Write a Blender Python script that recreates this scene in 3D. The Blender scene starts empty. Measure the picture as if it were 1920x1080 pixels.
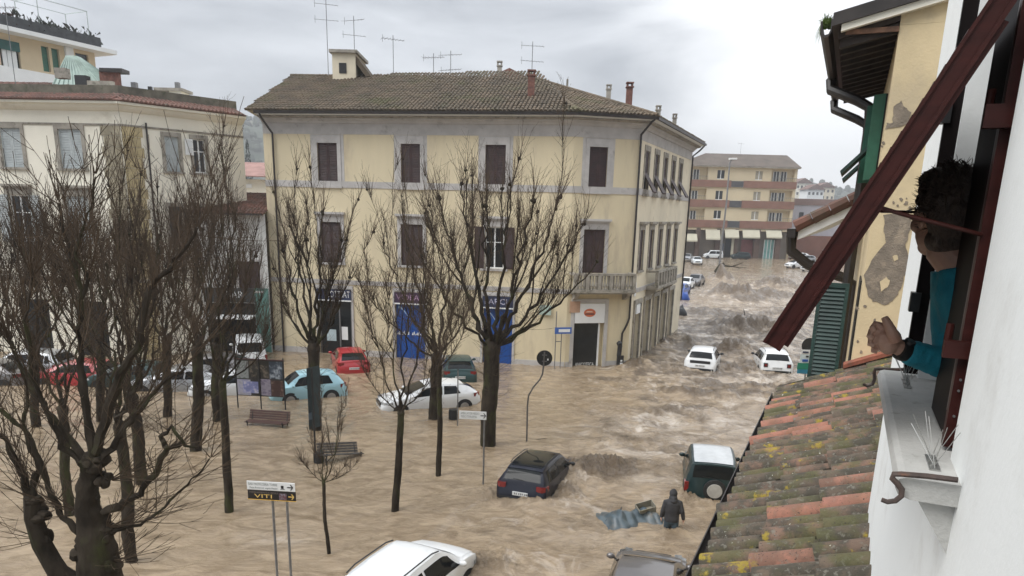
import bpy, math, random
import numpy as np
from mathutils import Vector, Matrix, noise as mnoise

# ------------------------------------------------------------------ camera, sky, sun, exposure
SC = bpy.context.scene
COL = SC.collection
R = math.radians
FPX, PITCH, ROLL, EYE = 1350.0, math.atan(342 / 1350), R(1.5), 8.7     # focal length in px of a 1920 wide frame
PPY = 740.0                              # the lens axis meets the frame below its middle: the photo keeps the top of a taller frame

cam_d = bpy.data.cameras.new('camera')
cam = bpy.data.objects.new('camera', cam_d)
COL.objects.link(cam)
SC.camera = cam
cam_d.sensor_width = 36.0
cam_d.lens = 36.0 * FPX / 1920.0
cam_d.shift_y = (PPY - 540.0) / 1920.0
cam_d.clip_start = 0.05
cam_d.clip_end = 4000.0
cam.location = (0, 0, EYE)
cam.rotation_euler = (Matrix.Rotation(math.pi / 2 - PITCH, 3, 'X') @ Matrix.Rotation(ROLL, 3, 'Z')).to_euler()

SUN_EL, SUN_AZ = R(50), R(246)           # azimuth clockwise from +Y
w = bpy.data.worlds.new('World')
SC.world = w
w.use_nodes = True
wt = w.node_tree
wt.nodes.clear()
def wn(t, **kw):
    n = wt.nodes.new(t)
    for k, v in kw.items():
        setattr(n, k, v)
    return n
out = wn('ShaderNodeOutputWorld')
bg = wn('ShaderNodeBackground')
bg.inputs['Strength'].default_value = 0.1
sky = wn('ShaderNodeTexSky', sky_type='NISHITA')
sky.sun_disc = False
sky.sun_elevation = SUN_EL
sky.sun_rotation = SUN_AZ
tc = wn('ShaderNodeTexCoord')
mp = wn('ShaderNodeMapping')
mp.inputs['Scale'].default_value = (1.0, 1.0, 3.2)
mp.inputs['Location'].default_value = (0.3, 1.1, 0.2)
wt.links.new(tc.outputs['Generated'], mp.inputs['Vector'])
n1 = wn('ShaderNodeTexNoise')
n1.inputs['Scale'].default_value = 2.9
n1.inputs['Detail'].default_value = 7.0
n1.inputs['Roughness'].default_value = 0.55
n1.inputs['Distortion'].default_value = 0.35
wt.links.new(mp.outputs['Vector'], n1.inputs['Vector'])
ramp = wn('ShaderNodeValToRGB')
cr = ramp.color_ramp
cr.elements[0].position, cr.elements[0].color = 0.39, (2.5, 2.66, 2.9, 1)
cr.elements[1].position, cr.elements[1].color = 0.61, (4.4, 4.58, 4.85, 1)
wt.links.new(n1.outputs['Fac'], ramp.inputs['Fac'])
# the thin bright part of the cloud deck, widened out of view to the right to light the street facade
dt = wn('ShaderNodeVectorMath', operation='DOT_PRODUCT')
BR = Vector((0.74, 0.63, 0.24)).normalized()
dt.inputs[1].default_value = BR
nrm = wn('ShaderNodeVectorMath', operation='NORMALIZE')
wt.links.new(tc.outputs['Generated'], nrm.inputs[0])
wt.links.new(nrm.outputs['Vector'], dt.inputs[0])
addn = wn('ShaderNodeMath', operation='MULTIPLY_ADD')
addn.inputs[1].default_value = 0.15
wt.links.new(n1.outputs['Fac'], addn.inputs[0])
wt.links.new(dt.outputs['Value'], addn.inputs[2])
mr = wn('ShaderNodeMapRange', interpolation_type='SMOOTHSTEP')
mr.inputs['From Min'].default_value = 0.80
mr.inputs['From Max'].default_value = 0.915
wt.links.new(addn.outputs['Value'], mr.inputs['Value'])
mxb = wn('ShaderNodeMix', data_type='RGBA')
wt.links.new(mr.outputs['Result'], mxb.inputs[0])
wt.links.new(ramp.outputs['Color'], mxb.inputs[6])
mxb.inputs[7].default_value = (7.3, 7.4, 7.55, 1)
# an overcast sky brightens towards the zenith
sep = wn('ShaderNodeSeparateXYZ')
wt.links.new(nrm.outputs['Vector'], sep.inputs[0])
zr = wn('ShaderNodeMapRange', interpolation_type='SMOOTHSTEP')
zr.inputs['From Min'].default_value = 0.33
zr.inputs['From Max'].default_value = 1.0
zr.inputs['To Min'].default_value = 1.0
zr.inputs['To Max'].default_value = 2.6
wt.links.new(sep.outputs['Z'], zr.inputs['Value'])
vm = wn('ShaderNodeVectorMath', operation='SCALE')
wt.links.new(mxb.outputs[2], vm.inputs[0])
wt.links.new(zr.outputs['Result'], vm.inputs['Scale'])
mx = wn('ShaderNodeMix', data_type='RGBA')
mx.inputs[0].default_value = 0.93
wt.links.new(sky.outputs['Color'], mx.inputs[6])
wt.links.new(vm.outputs['Vector'], mx.inputs[7])
wt.links.new(mx.outputs[2], bg.inputs['Color'])
wt.links.new(bg.outputs['Background'], out.inputs['Surface'])

sun_d = bpy.data.lights.new('sun', 'SUN')
sun_d.energy = 1.5
sun_d.angle = R(40)
sun_d.color = (1.0, 0.975, 0.94)
sun = bpy.data.objects.new('sun', sun_d)
COL.objects.link(sun)
sdir = Vector((math.sin(SUN_AZ) * math.cos(SUN_EL), math.cos(SUN_AZ) * math.cos(SUN_EL), math.sin(SUN_EL)))
sun.rotation_euler = sdir.to_track_quat('Z', 'Y').to_euler()

SC.view_settings.view_transform = 'Standard'
SC.view_settings.look = 'None'
SC.view_settings.exposure = 0.93
SC.view_settings.gamma = 1.0
SC.view_settings.use_curve_mapping = False

# ------------------------------------------------------------------ survey helpers: photo point -> place
def ray(px, py):
    x, y = (px - 960) / FPX, (py - PPY) / FPX
    c, s = math.cos(ROLL), math.sin(ROLL)
    x, y = c * x + s * y, -s * x + c * y
    return Vector((x, math.cos(PITCH) - math.sin(PITCH) * y, -(math.cos(PITCH) * y + math.sin(PITCH))))
def at(px, py, z=0.0):
    r = ray(px, py)
    t = (z - EYE) / r.z
    return Vector((r.x * t, r.y * t, z))
def atY(px, py, Y):
    r = ray(px, py)
    t = Y / r.y
    return Vector((r.x * t, Y, EYE + r.z * t))
SA = math.atan(630 / (FPX / math.cos(PITCH)))
SD, ND = Vector((math.sin(SA), math.cos(SA), 0)), Vector((math.cos(SA), -math.sin(SA), 0))   # along / across the street
def uv(u, v, z=0.0):
    return SD * u + ND * v + Vector((0, 0, z))

# ------------------------------------------------------------------ materials
MATS = {}
def mat(name, col, rough=0.7, var=0.12, scale=2.0, col2=None, bump=0.0, bscale=30.0, metal=0.0, coat=0.0,
        dirt=None, dscale=1.2, dlo=0.52, dhi=0.7, spec=0.5, world=True, stretch=(1, 1, 1), trans=0.0):
    if name in MATS:
        return MATS[name]
    m = bpy.data.materials.new(name)
    m.use_nodes = True
    nt = m.node_tree
    b = nt.nodes['Principled BSDF']
    b.inputs['Roughness'].default_value = rough
    b.inputs['Metallic'].default_value = metal
    b.inputs['Coat Weight'].default_value = coat
    b.inputs['Coat Roughness'].default_value = 0.06
    b.inputs['Specular IOR Level'].default_value = spec
    b.inputs['Transmission Weight'].default_value = trans
    L = nt.links.new
    if world:
        g = nt.nodes.new('ShaderNodeNewGeometry'); src = g.outputs['Position']
    else:
        g = nt.nodes.new('ShaderNodeTexCoord'); src = g.outputs['Object']
    mpn = nt.nodes.new('ShaderNodeMapping')
    mpn.inputs['Scale'].default_value = stretch
    L(src, mpn.inputs['Vector']); src = mpn.outputs['Vector']
    def noise(sc, det=5.0, rg=0.6):
        n = nt.nodes.new('ShaderNodeTexNoise')
        n.inputs['Scale'].default_value = sc
        n.inputs['Detail'].default_value = det
        n.inputs['Roughness'].default_value = rg
        L(src, n.inputs['Vector'])
        return n.outputs['Fac']
    c2 = col2 if col2 else tuple(max(0, c * (1 - 2.2 * var)) for c in col)
    c1 = tuple(min(1, c * (1 + (0.6 * var if not col2 else 0))) for c in col)
    r = nt.nodes.new('ShaderNodeValToRGB')
    r.color_ramp.elements[0].position, r.color_ramp.elements[0].color = 0.32, (*c2, 1)
    r.color_ramp.elements[1].position, r.color_ramp.elements[1].color = 0.68, (*c1, 1)
    L(noise(scale), r.inputs['Fac'])
    o = r.outputs['Color']
    if dirt:
        d = nt.nodes.new('ShaderNodeMapRange')
        d.interpolation_type = 'SMOOTHSTEP'
        d.inputs['From Min'].default_value, d.inputs['From Max'].default_value = dlo, dhi
        L(noise(dscale, 8.0, 0.68), d.inputs['Value'])
        x = nt.nodes.new('ShaderNodeMix'); x.data_type = 'RGBA'
        L(d.outputs['Result'], x.inputs[0]); L(o, x.inputs[6])
        x.inputs[7].default_value = (*dirt, 1)
        o = x.outputs[2]
    L(o, b.inputs['Base Color'])
    if bump:
        bp = nt.nodes.new('ShaderNodeBump')
        bp.inputs['Strength'].default_value = bump
        bp.inputs['Distance'].default_value = 0.02
        L(noise(bscale, 4.0), bp.inputs['Height'])
        L(bp.outputs['Normal'], b.inputs['Normal'])
    MATS[name] = m
    return m

# ------------------------------------------------------------------ mesh builder
class MB:
    def __init__(self, xf=None):
        self.v, self.f, self.xf = [], [], xf
    def add(self, vs, fs):
        o = len(self.v)
        if self.xf:
            self.v += [Vector(self.xf(*p)) for p in vs]
        else:
            self.v += [Vector(p) for p in vs]
        self.f += [tuple(i + o for i in f) for f in fs]
        return self
    def box(self, x0, x1, y0, y1, z0, z1):
        return self.add([(x0, y0, z0), (x1, y0, z0), (x1, y1, z0), (x0, y1, z0), (x0, y0, z1), (x1, y0, z1), (x1, y1, z1), (x0, y1, z1)],
                        [(0, 3, 2, 1), (4, 5, 6, 7), (0, 1, 5, 4), (1, 2, 6, 5), (2, 3, 7, 6), (3, 0, 4, 7)])
    def obox(self, c, ax, ay, az):
        """box from a centre and three half-axis vectors"""
        c, ax, ay, az = map(Vector, (c, ax, ay, az))
        vs = [c + sx * ax + sy * ay + sz * az for sz in (-1, 1) for sx, sy in ((-1, -1), (1, -1), (1, 1), (-1, 1))]
        return self.add(vs, [(0, 3, 2, 1), (4, 5, 6, 7), (0, 1, 5, 4), (1, 2, 6, 5), (2, 3, 7, 6), (3, 0, 4, 7)])
    def quad(self, a, b, c, d):
        return self.add([a, b, c, d], [(0, 1, 2, 3)])
    def poly(self, pts):
        return self.add(pts, [tuple(range(len(pts)))])
    def prism(self, pts, d):
        """extrude a planar polygon by vector d"""
        n = len(pts); d = Vector(d)
        pts = [Vector(p) for p in pts]
        return self.add(pts + [p + d for p in pts],
                        [tuple(range(n - 1, -1, -1)), tuple(range(n, 2 * n))] + [(i, (i + 1) % n, n + (i + 1) % n, n + i) for i in range(n)])
    def tube(self, pts, rad, n=6, cap=True):
        pts = [Vector(p) for p in pts]
        if not hasattr(rad, '__len__'):
            rad = [rad] * len(pts)
        vs, fs = [], []
        a = None
        for i, p in enumerate(pts):
            t = (pts[min(i + 1, len(pts) - 1)] - pts[max(i - 1, 0)])
            if t.length < 1e-9: t = Vector((0, 0, 1))
            t.normalize()
            if a is None:
                a = t.orthogonal().normalized()
            else:
                a = (a - t * a.dot(t))
                a = a.normalized() if a.length > 1e-6 else t.orthogonal().normalized()
            b = t.cross(a)
            for k in range(n):
                q = 2 * math.pi * k / n
                vs.append(p + (a * math.cos(q) + b * math.sin(q)) * rad[i])
        for i in range(len(pts) - 1):
            for k in range(n):
                fs.append((i * n + k, i * n + (k + 1) % n, (i + 1) * n + (k + 1) % n, (i + 1) * n + k))
        if cap:
            fs.append(tuple(range(n - 1, -1, -1)))
            fs.append(tuple(range((len(pts) - 1) * n, len(pts) * n)))
        return self.add(vs, fs)
    def ell(self, c, r, nu=14, nv=9, M=None):
        c = Vector(c)
        vs, fs = [], []
        for j in range(nv + 1):
            th = math.pi * j / nv
            for i in range(nu):
                ph = 2 * math.pi * i / nu
                p = Vector((r[0] * math.sin(th) * math.cos(ph), r[1] * math.sin(th) * math.sin(ph), r[2] * math.cos(th)))
                if M: p = M @ p
                vs.append(c + p)
        for j in range(nv):
            for i in range(nu):
                fs.append((j * nu + i, (j + 1) * nu + i, (j + 1) * nu + (i + 1) % nu, j * nu + (i + 1) % nu))
        return self.add(vs, fs)
    def grid(self, fn, nu, nv):
        vs = [fn(i / nu, j / nv) for j in range(nv + 1) for i in range(nu + 1)]
        fs = [(j * (nu + 1) + i, j * (nu + 1) + i + 1, (j + 1) * (nu + 1) + i + 1, (j + 1) * (nu + 1) + i) for j in range(nv) for i in range(nu)]
        return self.add(vs, fs)
    def sweep(self, path, prof, closed=False):
        """sweep a closed (out, z) profile along a plan polyline; out is to the right of the path direction"""
        path = [Vector((p[0], p[1])) for p in path]
        n, m = len(path), len(prof)
        vs = []
        for i, p in enumerate(path):
            def nn(a, b):
                d = (b - a).normalized(); return Vector((d.y, -d.x))
            pv = path[i - 1] if (i > 0 or closed) else None
            nx = path[(i + 1) % n] if (i < n - 1 or closed) else None
            if pv is None: mt = nn(p, nx)
            elif nx is None: mt = nn(pv, p)
            else:
                a, b = nn(pv, p), nn(p, nx)
                mt = (a + b).normalized()
                mt = mt / max(0.3, mt.dot(a))
            for o, z in prof:
                vs.append((p.x + mt.x * o, p.y + mt.y * o, z))
        fs = []
        rng = n if closed else n - 1
        for i in range(rng):
            j = (i + 1) % n
            for k in range(m):
                l = (k + 1) % m
                fs.append((i * m + k, j * m + k, j * m + l, i * m + l))
        if not closed:
            fs.append(tuple(range(m - 1, -1, -1)))
            fs.append(tuple(range((n - 1) * m, n * m)))
        return self.add(vs, fs)
    def mesh(self, name, m=None, smooth=False, inv=None):
        me = bpy.data.meshes.new(name)
        vs = [inv @ p for p in self.v] if inv else self.v
        me.from_pydata([tuple(p) for p in vs], [], self.f)
        if m: me.materials.append(m)
        if smooth:
            me.polygons.foreach_set('use_smooth', [True] * len(me.polygons))
            if smooth != 'all':
                me.set_sharp_from_angle(angle=R(38))
        me.update()
        return me
    def build(self, name, m, parent=None, smooth=False, world=False, loc=None):
        """link as ONE object; world=True means the coordinates are world ones and get moved into the parent's frame"""
        inv = None
        if world and parent is not None:
            inv = wm(parent).inverted()
        if loc is not None:
            inv = Matrix.Translation(-Vector(loc))
        o = bpy.data.objects.new(name, self.mesh(name, m, smooth, inv))
        if loc is not None: o.location = loc
        COL.objects.link(o)
        if parent is not None: o.parent = parent
        return o
def lm(o):
    return Matrix.LocRotScale(o.location, o.rotation_euler, o.scale)
def wm(o):
    m = lm(o)
    while o.parent is not None:
        o = o.parent
        m = lm(o) @ m
    return m
def tag(o, label, cat, group=None):
    o['label'] = label; o['category'] = cat
    if group: o['group'] = group
    return o
def thing(name, label, cat, loc=(0, 0, 0), rz=0.0, group=None, rot=None):
    o = bpy.data.objects.new(name, None)
    o.empty_display_size = 0.2
    COL.objects.link(o)
    o.location = loc
    o.rotation_euler = rot if rot else (0, 0, rz)
    return tag(o, label, cat, group)
def stuff(o):
    o['kind'] = 'stuff'; return o
def structure(o):
    o['kind'] = 'structure'; return o
def copy_thing(t, loc, rot, label, group=None):
    kids = {}
    for o in list(SC.objects):
        if o.parent is not None: kids.setdefault(o.parent, []).append(o)
    def rec(o, par):
        c = o.copy(); COL.objects.link(c); c.parent = par
        for k in kids.get(o, []): rec(k, c)
        return c
    r = rec(t, None)
    r.location = loc; r.rotation_euler = rot; r['label'] = label
    if group: r['group'] = group
    return r
def inst(o, name, parent, loc, rot=(0, 0, 0), scale=(1, 1, 1), m=None):
    """another part sharing the mesh of o"""
    c = bpy.data.objects.new(name, o.data if hasattr(o, 'data') else o)
    COL.objects.link(c); c.parent = parent
    c.location = loc; c.rotation_euler = rot; c.scale = scale
    return c
def text(body, size, m, name, parent, O, dx, dy, depth=0.003, align='CENTER', fit=None):
    """flat lettering: O is the centre, dx / dy the reading and up directions"""
    cu = bpy.data.curves.new('lettering', 'FONT')
    cu.body = body; cu.size = size; cu.align_x = align; cu.align_y = 'CENTER'; cu.extrude = depth
    cu.resolution_u = 2
    t = bpy.data.objects.new('lettering', cu)
    COL.objects.link(t)
    bpy.context.view_layer.update()
    me = bpy.data.meshes.new_from_object(t.evaluated_get(bpy.context.evaluated_depsgraph_get()))
    bpy.data.objects.remove(t)
    dx, dy = Vector(dx).normalized(), Vector(dy).normalized()
    nz = dx.cross(dy)
    k = 1.0
    if fit:
        xs = [v.co.x for v in me.vertices]
        k = fit / max(1e-6, max(xs) - min(xs))
    inv = wm(parent).inverted()
    for v in me.vertices:
        v.co = inv @ (Vector(O) + dx * (v.co.x * k) + dy * v.co.y + nz * v.co.z)
    me.materials.clear(); me.materials.append(m)
    o = bpy.data.objects.new(name, me)
    COL.objects.link(o); o.parent = parent
    return o

# ------------------------------------------------------------------ facades: a along, z up, o outwards
class Fac:
    def __init__(s, A, B):
        s.A = Vector((A[0], A[1], 0)); d = Vector((B[0], B[1], 0)) - s.A
        s.L = d.length; s.d = d.normalized(); s.n = Vector((s.d.y, -s.d.x, 0))
    def p(s, a, z, o=0.0):
        return s.A + s.d * a + s.n * o + Vector((0, 0, z))
    def xf(s):
        return lambda a, o, z: s.p(a, z, o)
    def hit(s, px, py, o=0.0):
        r = ray(px, py); E = Vector((0, 0, EYE))
        t = (s.A + s.n * o - E).dot(s.n) / r.dot(s.n)
        q = E + r * t
        return (q - s.A).dot(s.d), q.z
    def mb(s):
        return MB(s.xf())
    def rect(s, x0, y0, x1, y1):
        """photo rectangle -> (a0, a1, z0, z1)"""
        ym, xm = (y0 + y1) / 2, (x0 + x1) / 2
        a0, a1 = s.hit(x0, ym)[0], s.hit(x1, ym)[0]
        z1, z0 = s.hit(xm, y0)[1], s.hit(xm, y1)[1]
        return a0, a1, z0, z1
def wall_holes(mb, A0, A1, Z0, Z1, holes, depth=0.22, o=0.0):
    aa = sorted({A0, A1, *[h[0] for h in holes], *[h[1] for h in holes]})
    zz = sorted({Z0, Z1, *[h[2] for h in holes], *[h[3] for h in holes]})
    for i in range(len(aa) - 1):
        for j in range(len(zz) - 1):
            ca, cz = (aa[i] + aa[i + 1]) / 2, (zz[j] + zz[j + 1]) / 2
            if any(h[0] < ca < h[1] and h[2] < cz < h[3] for h in holes): continue
            mb.quad((aa[i], o, zz[j]), (aa[i + 1], o, zz[j]), (aa[i + 1], o, zz[j + 1]), (aa[i], o, zz[j + 1]))
    for a0, a1, z0, z1 in holes:
        i = o - depth
        mb.quad((a0, o, z0), (a0, o, z1), (a0, i, z1), (a0, i, z0))
        mb.quad((a1, o, z0), (a1, i, z0), (a1, i, z1), (a1, o, z1))
        mb.quad((a0, o, z1), (a1, o, z1), (a1, i, z1), (a0, i, z1))
        mb.quad((a0, o, z0), (a0, i, z0), (a1, i, z0), (a1, o, z0))
        mb.quad((a0, i, z0), (a0, i, z1), (a1, i, z1), (a1, i, z0))
def leaf(mb, a0, a1, z0, z1, o, slats, th=0.04):
    """a louvred shutter leaf in facade coordinates"""
    s = min(0.08, (a1 - a0) * 0.2)
    mb.box(a0, a0 + s, o, o + th, z0, z1)
    mb.box(a1 - s, a1, o, o + th, z0, z1)
    zm = (z0 + z1) / 2
    for a, b in ((z0, z0 + s), (zm - s / 2, zm + s / 2), (z1 - s, z1)):
        mb.box(a0 + s, a1 - s, o, o + th, a, b)
    mb.box(a0 + s, a1 - s, o - 0.004, o + 0.003, z0, z1)
    h = (z1 - z0) / slats
    for k in range(slats):
        z = z0 + (k + 0.5) * h
        mb.add([(a0 + s, o + 0.008, z + h * 0.42), (a1 - s, o + 0.008, z + h * 0.42), (a1 - s, o + th * 0.92, z - h * 0.36), (a0 + s, o + th * 0.92, z - h * 0.36),
                (a0 + s, o + th * 0.7, z - h * 0.5), (a1 - s, o + th * 0.7, z - h * 0.5)], [(0, 3, 2, 1), (3, 4, 5, 2)])
# ------------------------------------------------------------------ palette
M_YEL = mat('yellow_plaster', (0.67, 0.58, 0.395), 0.85, 0.05, 0.5, dirt=(0.49, 0.415, 0.295), dscale=0.9, dlo=0.48, dhi=0.74, bump=0.15, bscale=25, stretch=(1, 1, .22))
M_YEL2 = mat('pale_yellow_plaster', (0.74, 0.66, 0.50), 0.85, 0.06, 0.6, dirt=(0.45, 0.38, 0.27), dscale=0.8, dlo=0.55, dhi=0.8, bump=0.2)
M_CREAM = mat('cream_plaster', (0.83, 0.79, 0.67), 0.85, 0.04, 0.6, dirt=(0.60, 0.55, 0.43), dscale=0.5, dlo=0.55, dhi=0.8, bump=0.2)
M_OCHRE = mat('ochre_quoin', (0.50, 0.41, 0.23), 0.9, 0.15, 1.5, dirt=(0.27, 0.23, 0.15), dscale=0.9, dlo=0.5, dhi=0.7, bump=0.3)
M_QGREY = mat('grey_quoin', (0.36, 0.32, 0.23), 0.9, 0.15, 1.5, dirt=(0.2, 0.17, 0.11), dscale=0.9, dlo=0.48, dhi=0.7, bump=0.3)
M_GREY = mat('grey_stone_trim', (0.49, 0.47, 0.45), 0.85, 0.08, 1.5, dirt=(0.27, 0.25, 0.23), dscale=1.6, dlo=0.55, dhi=0.75, bump=0.2)
M_STONE = mat('weathered_stone', (0.36, 0.33, 0.28), 0.9, 0.15, 2, dirt=(0.15, 0.14, 0.11), dscale=2.5, dlo=0.5, dhi=0.68, bump=0.4)
M_BRSH = mat('brown_shutter_paint', (0.045, 0.020, 0.019), 0.6, 0.2, 3)
M_GRSH = mat('pale_green_grey_shutter', (0.46, 0.50, 0.50), 0.6, 0.1, 3)
M_DKGR = mat('dark_green_shutter', (0.022, 0.055, 0.048), 0.5, 0.2, 4)
M_GREEN = mat('green_shutter', (0.03, 0.14, 0.09), 0.5, 0.15, 4)
M_TILE = mat('old_roof_tiles', (0.150, 0.110, 0.072), 0.9, 0.2, 1.1, col2=(0.075, 0.060, 0.040), dirt=(0.088, 0.082, 0.036), dscale=0.5, dlo=0.48, dhi=0.72, bump=0.5, bscale=14)
M_TILER = mat('reddish_roof_tiles', (0.20, 0.095, 0.07), 0.9, 0.2, 1.1, col2=(0.10, 0.06, 0.048), dirt=(0.09, 0.075, 0.055), dscale=1.5, dlo=0.5, dhi=0.7, bump=0.4, bscale=14)
M_COPP = mat('green_copper', (0.33, 0.42, 0.37), 0.7, 0.12, 1.5, dirt=(0.22, 0.28, 0.24), dscale=2)
M_GUT = mat('dark_gutter_metal', (0.030, 0.024, 0.021), 0.45, 0.2, 3)
M_DARK = mat('dark_interior', (0.012, 0.012, 0.012), 0.5, 0.2, 3)
M_GLASS = mat('window_glass', (0.018, 0.02, 0.021), 0.08, 0.2, 1.0, spec=.35)
M_WHITE = mat('white_paint', (0.78, 0.79, 0.78), 0.6, 0.03, 1)
M_WWALL = mat('white_wall_render', (0.84, 0.86, 0.845), 0.9, 0.02, 0.8, dirt=(0.66, 0.66, 0.63), dscale=2.2, dlo=0.50, dhi=0.80, bump=0.07, bscale=45)
M_CONC = mat('pale_concrete_sill', (0.47, 0.465, 0.44), 0.8, 0.1, 4, dirt=(0.28, 0.27, 0.24), dscale=9, dlo=0.58, dhi=0.72, bump=0.25, bscale=80)
M_WOODB = mat('brown_gloss_paint', (0.042, 0.010, 0.008), 0.42, 0.15, 5, stretch=(1, 1, 6), spec=0.22)
M_WOODD = mat('shaded_brown_paint', (0.007, 0.004, 0.004), 0.6, 0.2, 5, spec=0.15)  # shutter brown on its unlit faces, shade put into the colour
M_IRON = mat('rusty_iron', (0.07, 0.048, 0.04), 0.6, 0.25, 30, dirt=(0.13, 0.06, 0.035), dscale=25, dlo=0.55, dhi=0.7)
M_STEEL = mat('grey_galvanised', (0.22, 0.22, 0.22), 0.45, 0.12, 8, metal=0.5)
M_BLACK = mat('black_metal', (0.018, 0.019, 0.02), 0.5, 0.15, 5)
M_RED = mat('brick_red_band', (0.24, 0.125, 0.09), 0.9, 0.1, 0.7)
M_BROWN = mat('brown_cladding', (0.13, 0.085, 0.065), 0.9, 0.15, 0.7)
M_LAV = mat('lavender_plaster', (0.40, 0.39, 0.43), 0.9, 0.06, 0.4)
M_TEAL = mat('teal_shopfront', (0.10, 0.22, 0.19), 0.6, 0.1, 1)
M_BLUE = mat('blue_shop_panel', (0.008, 0.07, 0.30), 0.4, 0.1, 0.8)
M_NAVY = mat('navy_sign', (0.02, 0.03, 0.075), 0.5, 0.1, 1)
M_ORANGE = mat('orange_print', (0.62, 0.16, 0.07), 0.6, 0.05, 5)
M_AWN = mat('cream_awning', (0.52, 0.49, 0.38), 0.9, 0.04, 1)

# ------------------------------------------------------------------ ground, hills, air
def sheet(name, x0, x1, y0, y1, z, m):
    return structure(MB().quad((x0, y0, z), (x1, y0, z), (x1, y1, z), (x0, y1, z)).build(name, m))
sheet('ground', -1150, 1150, -300, 1500, -1.0, mat('wet_asphalt', (0.05, 0.048, 0.045), 0.6, 0.15, 0.5))

def fnoise(x, y, s):
    return mnoise.fractal(Vector((x / s, y / s, 0.37)), 1.0, 2.0, 4)
def hill(name, cx, cy, rx, ry, h, m, seed):
    mb = MB()
    def fn(i, j):
        x, y = (i - .5) * 2, (j - .5) * 2
        d = math.sqrt(x * x + y * y)
        k = max(0.0, 1 - d * d)
        z = h * k * (0.85 + 0.35 * fnoise(cx + x * rx + seed, cy + y * ry, 130)) + 0.9 * k * h * 0.03 * fnoise(x * rx, y * ry + seed, 12)
        return (cx + x * rx, cy + y * ry, -1.2 + z)
    mb.grid(fn, 120, 50)
    return structure(mb.build(name, m, smooth='all'))
M_HILL = mat('wooded_hill', (0.055, 0.07, 0.045), 0.95, 0.2, 0.06, col2=(0.03, 0.042, 0.028), dirt=(0.14, 0.13, 0.09), dscale=0.02, dlo=0.58, dhi=0.7)
hill('hill', -250, 810, 230, 250, 108, M_HILL, 3)
hill('hill', 430, 1000, 240, 240, 62, M_HILL, 40)
rng = random.Random(5)
woods = MB()
for cx, cy, rx, ry, n in ((-250, 700, 130, 110, 500), (425, 880, 130, 90, 300)):
    for _ in range(n):
        x, y = cx + rng.uniform(-rx, rx), cy + rng.uniform(-ry, ry)
        hx, hy, hrx, hry, hh, sd = (-250, 810, 230, 250, 108, 3) if cx < 0 else (430, 1000, 240, 240, 62, 40)
        dx, dy = (x - hx) / hrx, (y - hy) / hry
        k = max(0.0, 1 - dx * dx - dy * dy)
        z = -1.2 + hh * k * (0.85 + 0.35 * fnoise(x + sd, y, 130))
        if k <= 0: continue
        r = rng.uniform(2.0, 4.5)
        woods.ell((x, y, z + r * .6), (r, r, r * rng.uniform(.8, 1.5)), 6, 4)
stuff(woods.build('woodland', mat('woodland_green', (0.05, 0.065, 0.04), 0.95, 0.25, 0.08)))
o = tag(bpy.data.objects['woodland'], 'misty woodland scattered over the far hillsides', 'woodland')
for i, (px, top, Yd) in enumerate(((467, 262, 188), (455, 292, 191))):
    b = atY(px, 330, Yd); tz = atY(px, top, Yd).z
    t = thing('cypress_tree', ['tall thin dark cypress in the gap between the two pale buildings', 'short dark cypress left of the tall one in the gap'][i], 'tree', (b.x, b.y, -1.0))
    mb = MB(); mb.tube([(0, 0, 0), (0, 0, 6)], [.3, .2], 6); mb.build('trunk', mat('bark', (0.05, 0.042, 0.032), 0.9, 0.25, 4), t)
    mb = MB(); rr = random.Random(i)
    for _ in range(500):
        q = rr.random() ** .8; z = 2 + q * (tz - 1.5); rad = 1.35 * (1 - q) ** .55 * min(1, q * 5 + .3) * (1 if i == 0 else 1.5)
        an = rr.uniform(0, 6.28); p = Vector((rad * math.cos(an), rad * math.sin(an), z))
        e = Vector((rr.uniform(-.3, .3), rr.uniform(-.3, .3), rr.uniform(.3, .9)))
        mb.add([p, p + e, p + Vector((e.y, -e.x, e.z * .3)) * .9], [(0, 1, 2)])
    stuff(mb.build('crown', mat('cypress_green', (0.022, 0.033, 0.02), 0.9, 0.2, 1), t))

# ------------------------------------------------------------------ flood water
def np_noise(x, y, seed):
    rs = np.random.RandomState(seed)
    perm = rs.permutation(512)
    g = rs.uniform(0, 2 * np.pi, 512)
    xi, yi = np.floor(x).astype(int), np.floor(y).astype(int)
    xf, yf = x - xi, y - yi
    u, v = xf * xf * xf * (xf * (xf * 6 - 15) + 10), yf * yf * yf * (yf * (yf * 6 - 15) + 10)
    def gr(ix, iy, dx, dy):
        a = g[perm[(perm[ix & 511] + iy) & 511]]
        return np.cos(a) * dx + np.sin(a) * dy
    a = gr(xi, yi, xf, yf); b = gr(xi + 1, yi, xf - 1, yf); c = gr(xi, yi + 1, xf, yf - 1); d = gr(xi + 1, yi + 1, xf - 1, yf - 1)
    return (a * (1 - u) + b * u) * (1 - v) + (c * (1 - u) + d * u) * v
def np_fbm(x, y, seed, o=4, rough=.5):
    t, a = 0, 1
    for k in range(o):
        t = t + a * np_noise(x * 2 ** k + 17.3 * k, y * 2 ** k - 9.1 * k, seed + k); a *= rough
    return t
def sstep(a, b, x):
    t = np.clip((x - a) / (b - a), 0, 1); return t * t * (3 - 2 * t)
FANP = [at(1345, 690), at(1320, 725), at(1270, 775), at(1200, 835), at(1120, 890), at(1040, 955), at(960, 1060)]
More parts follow.
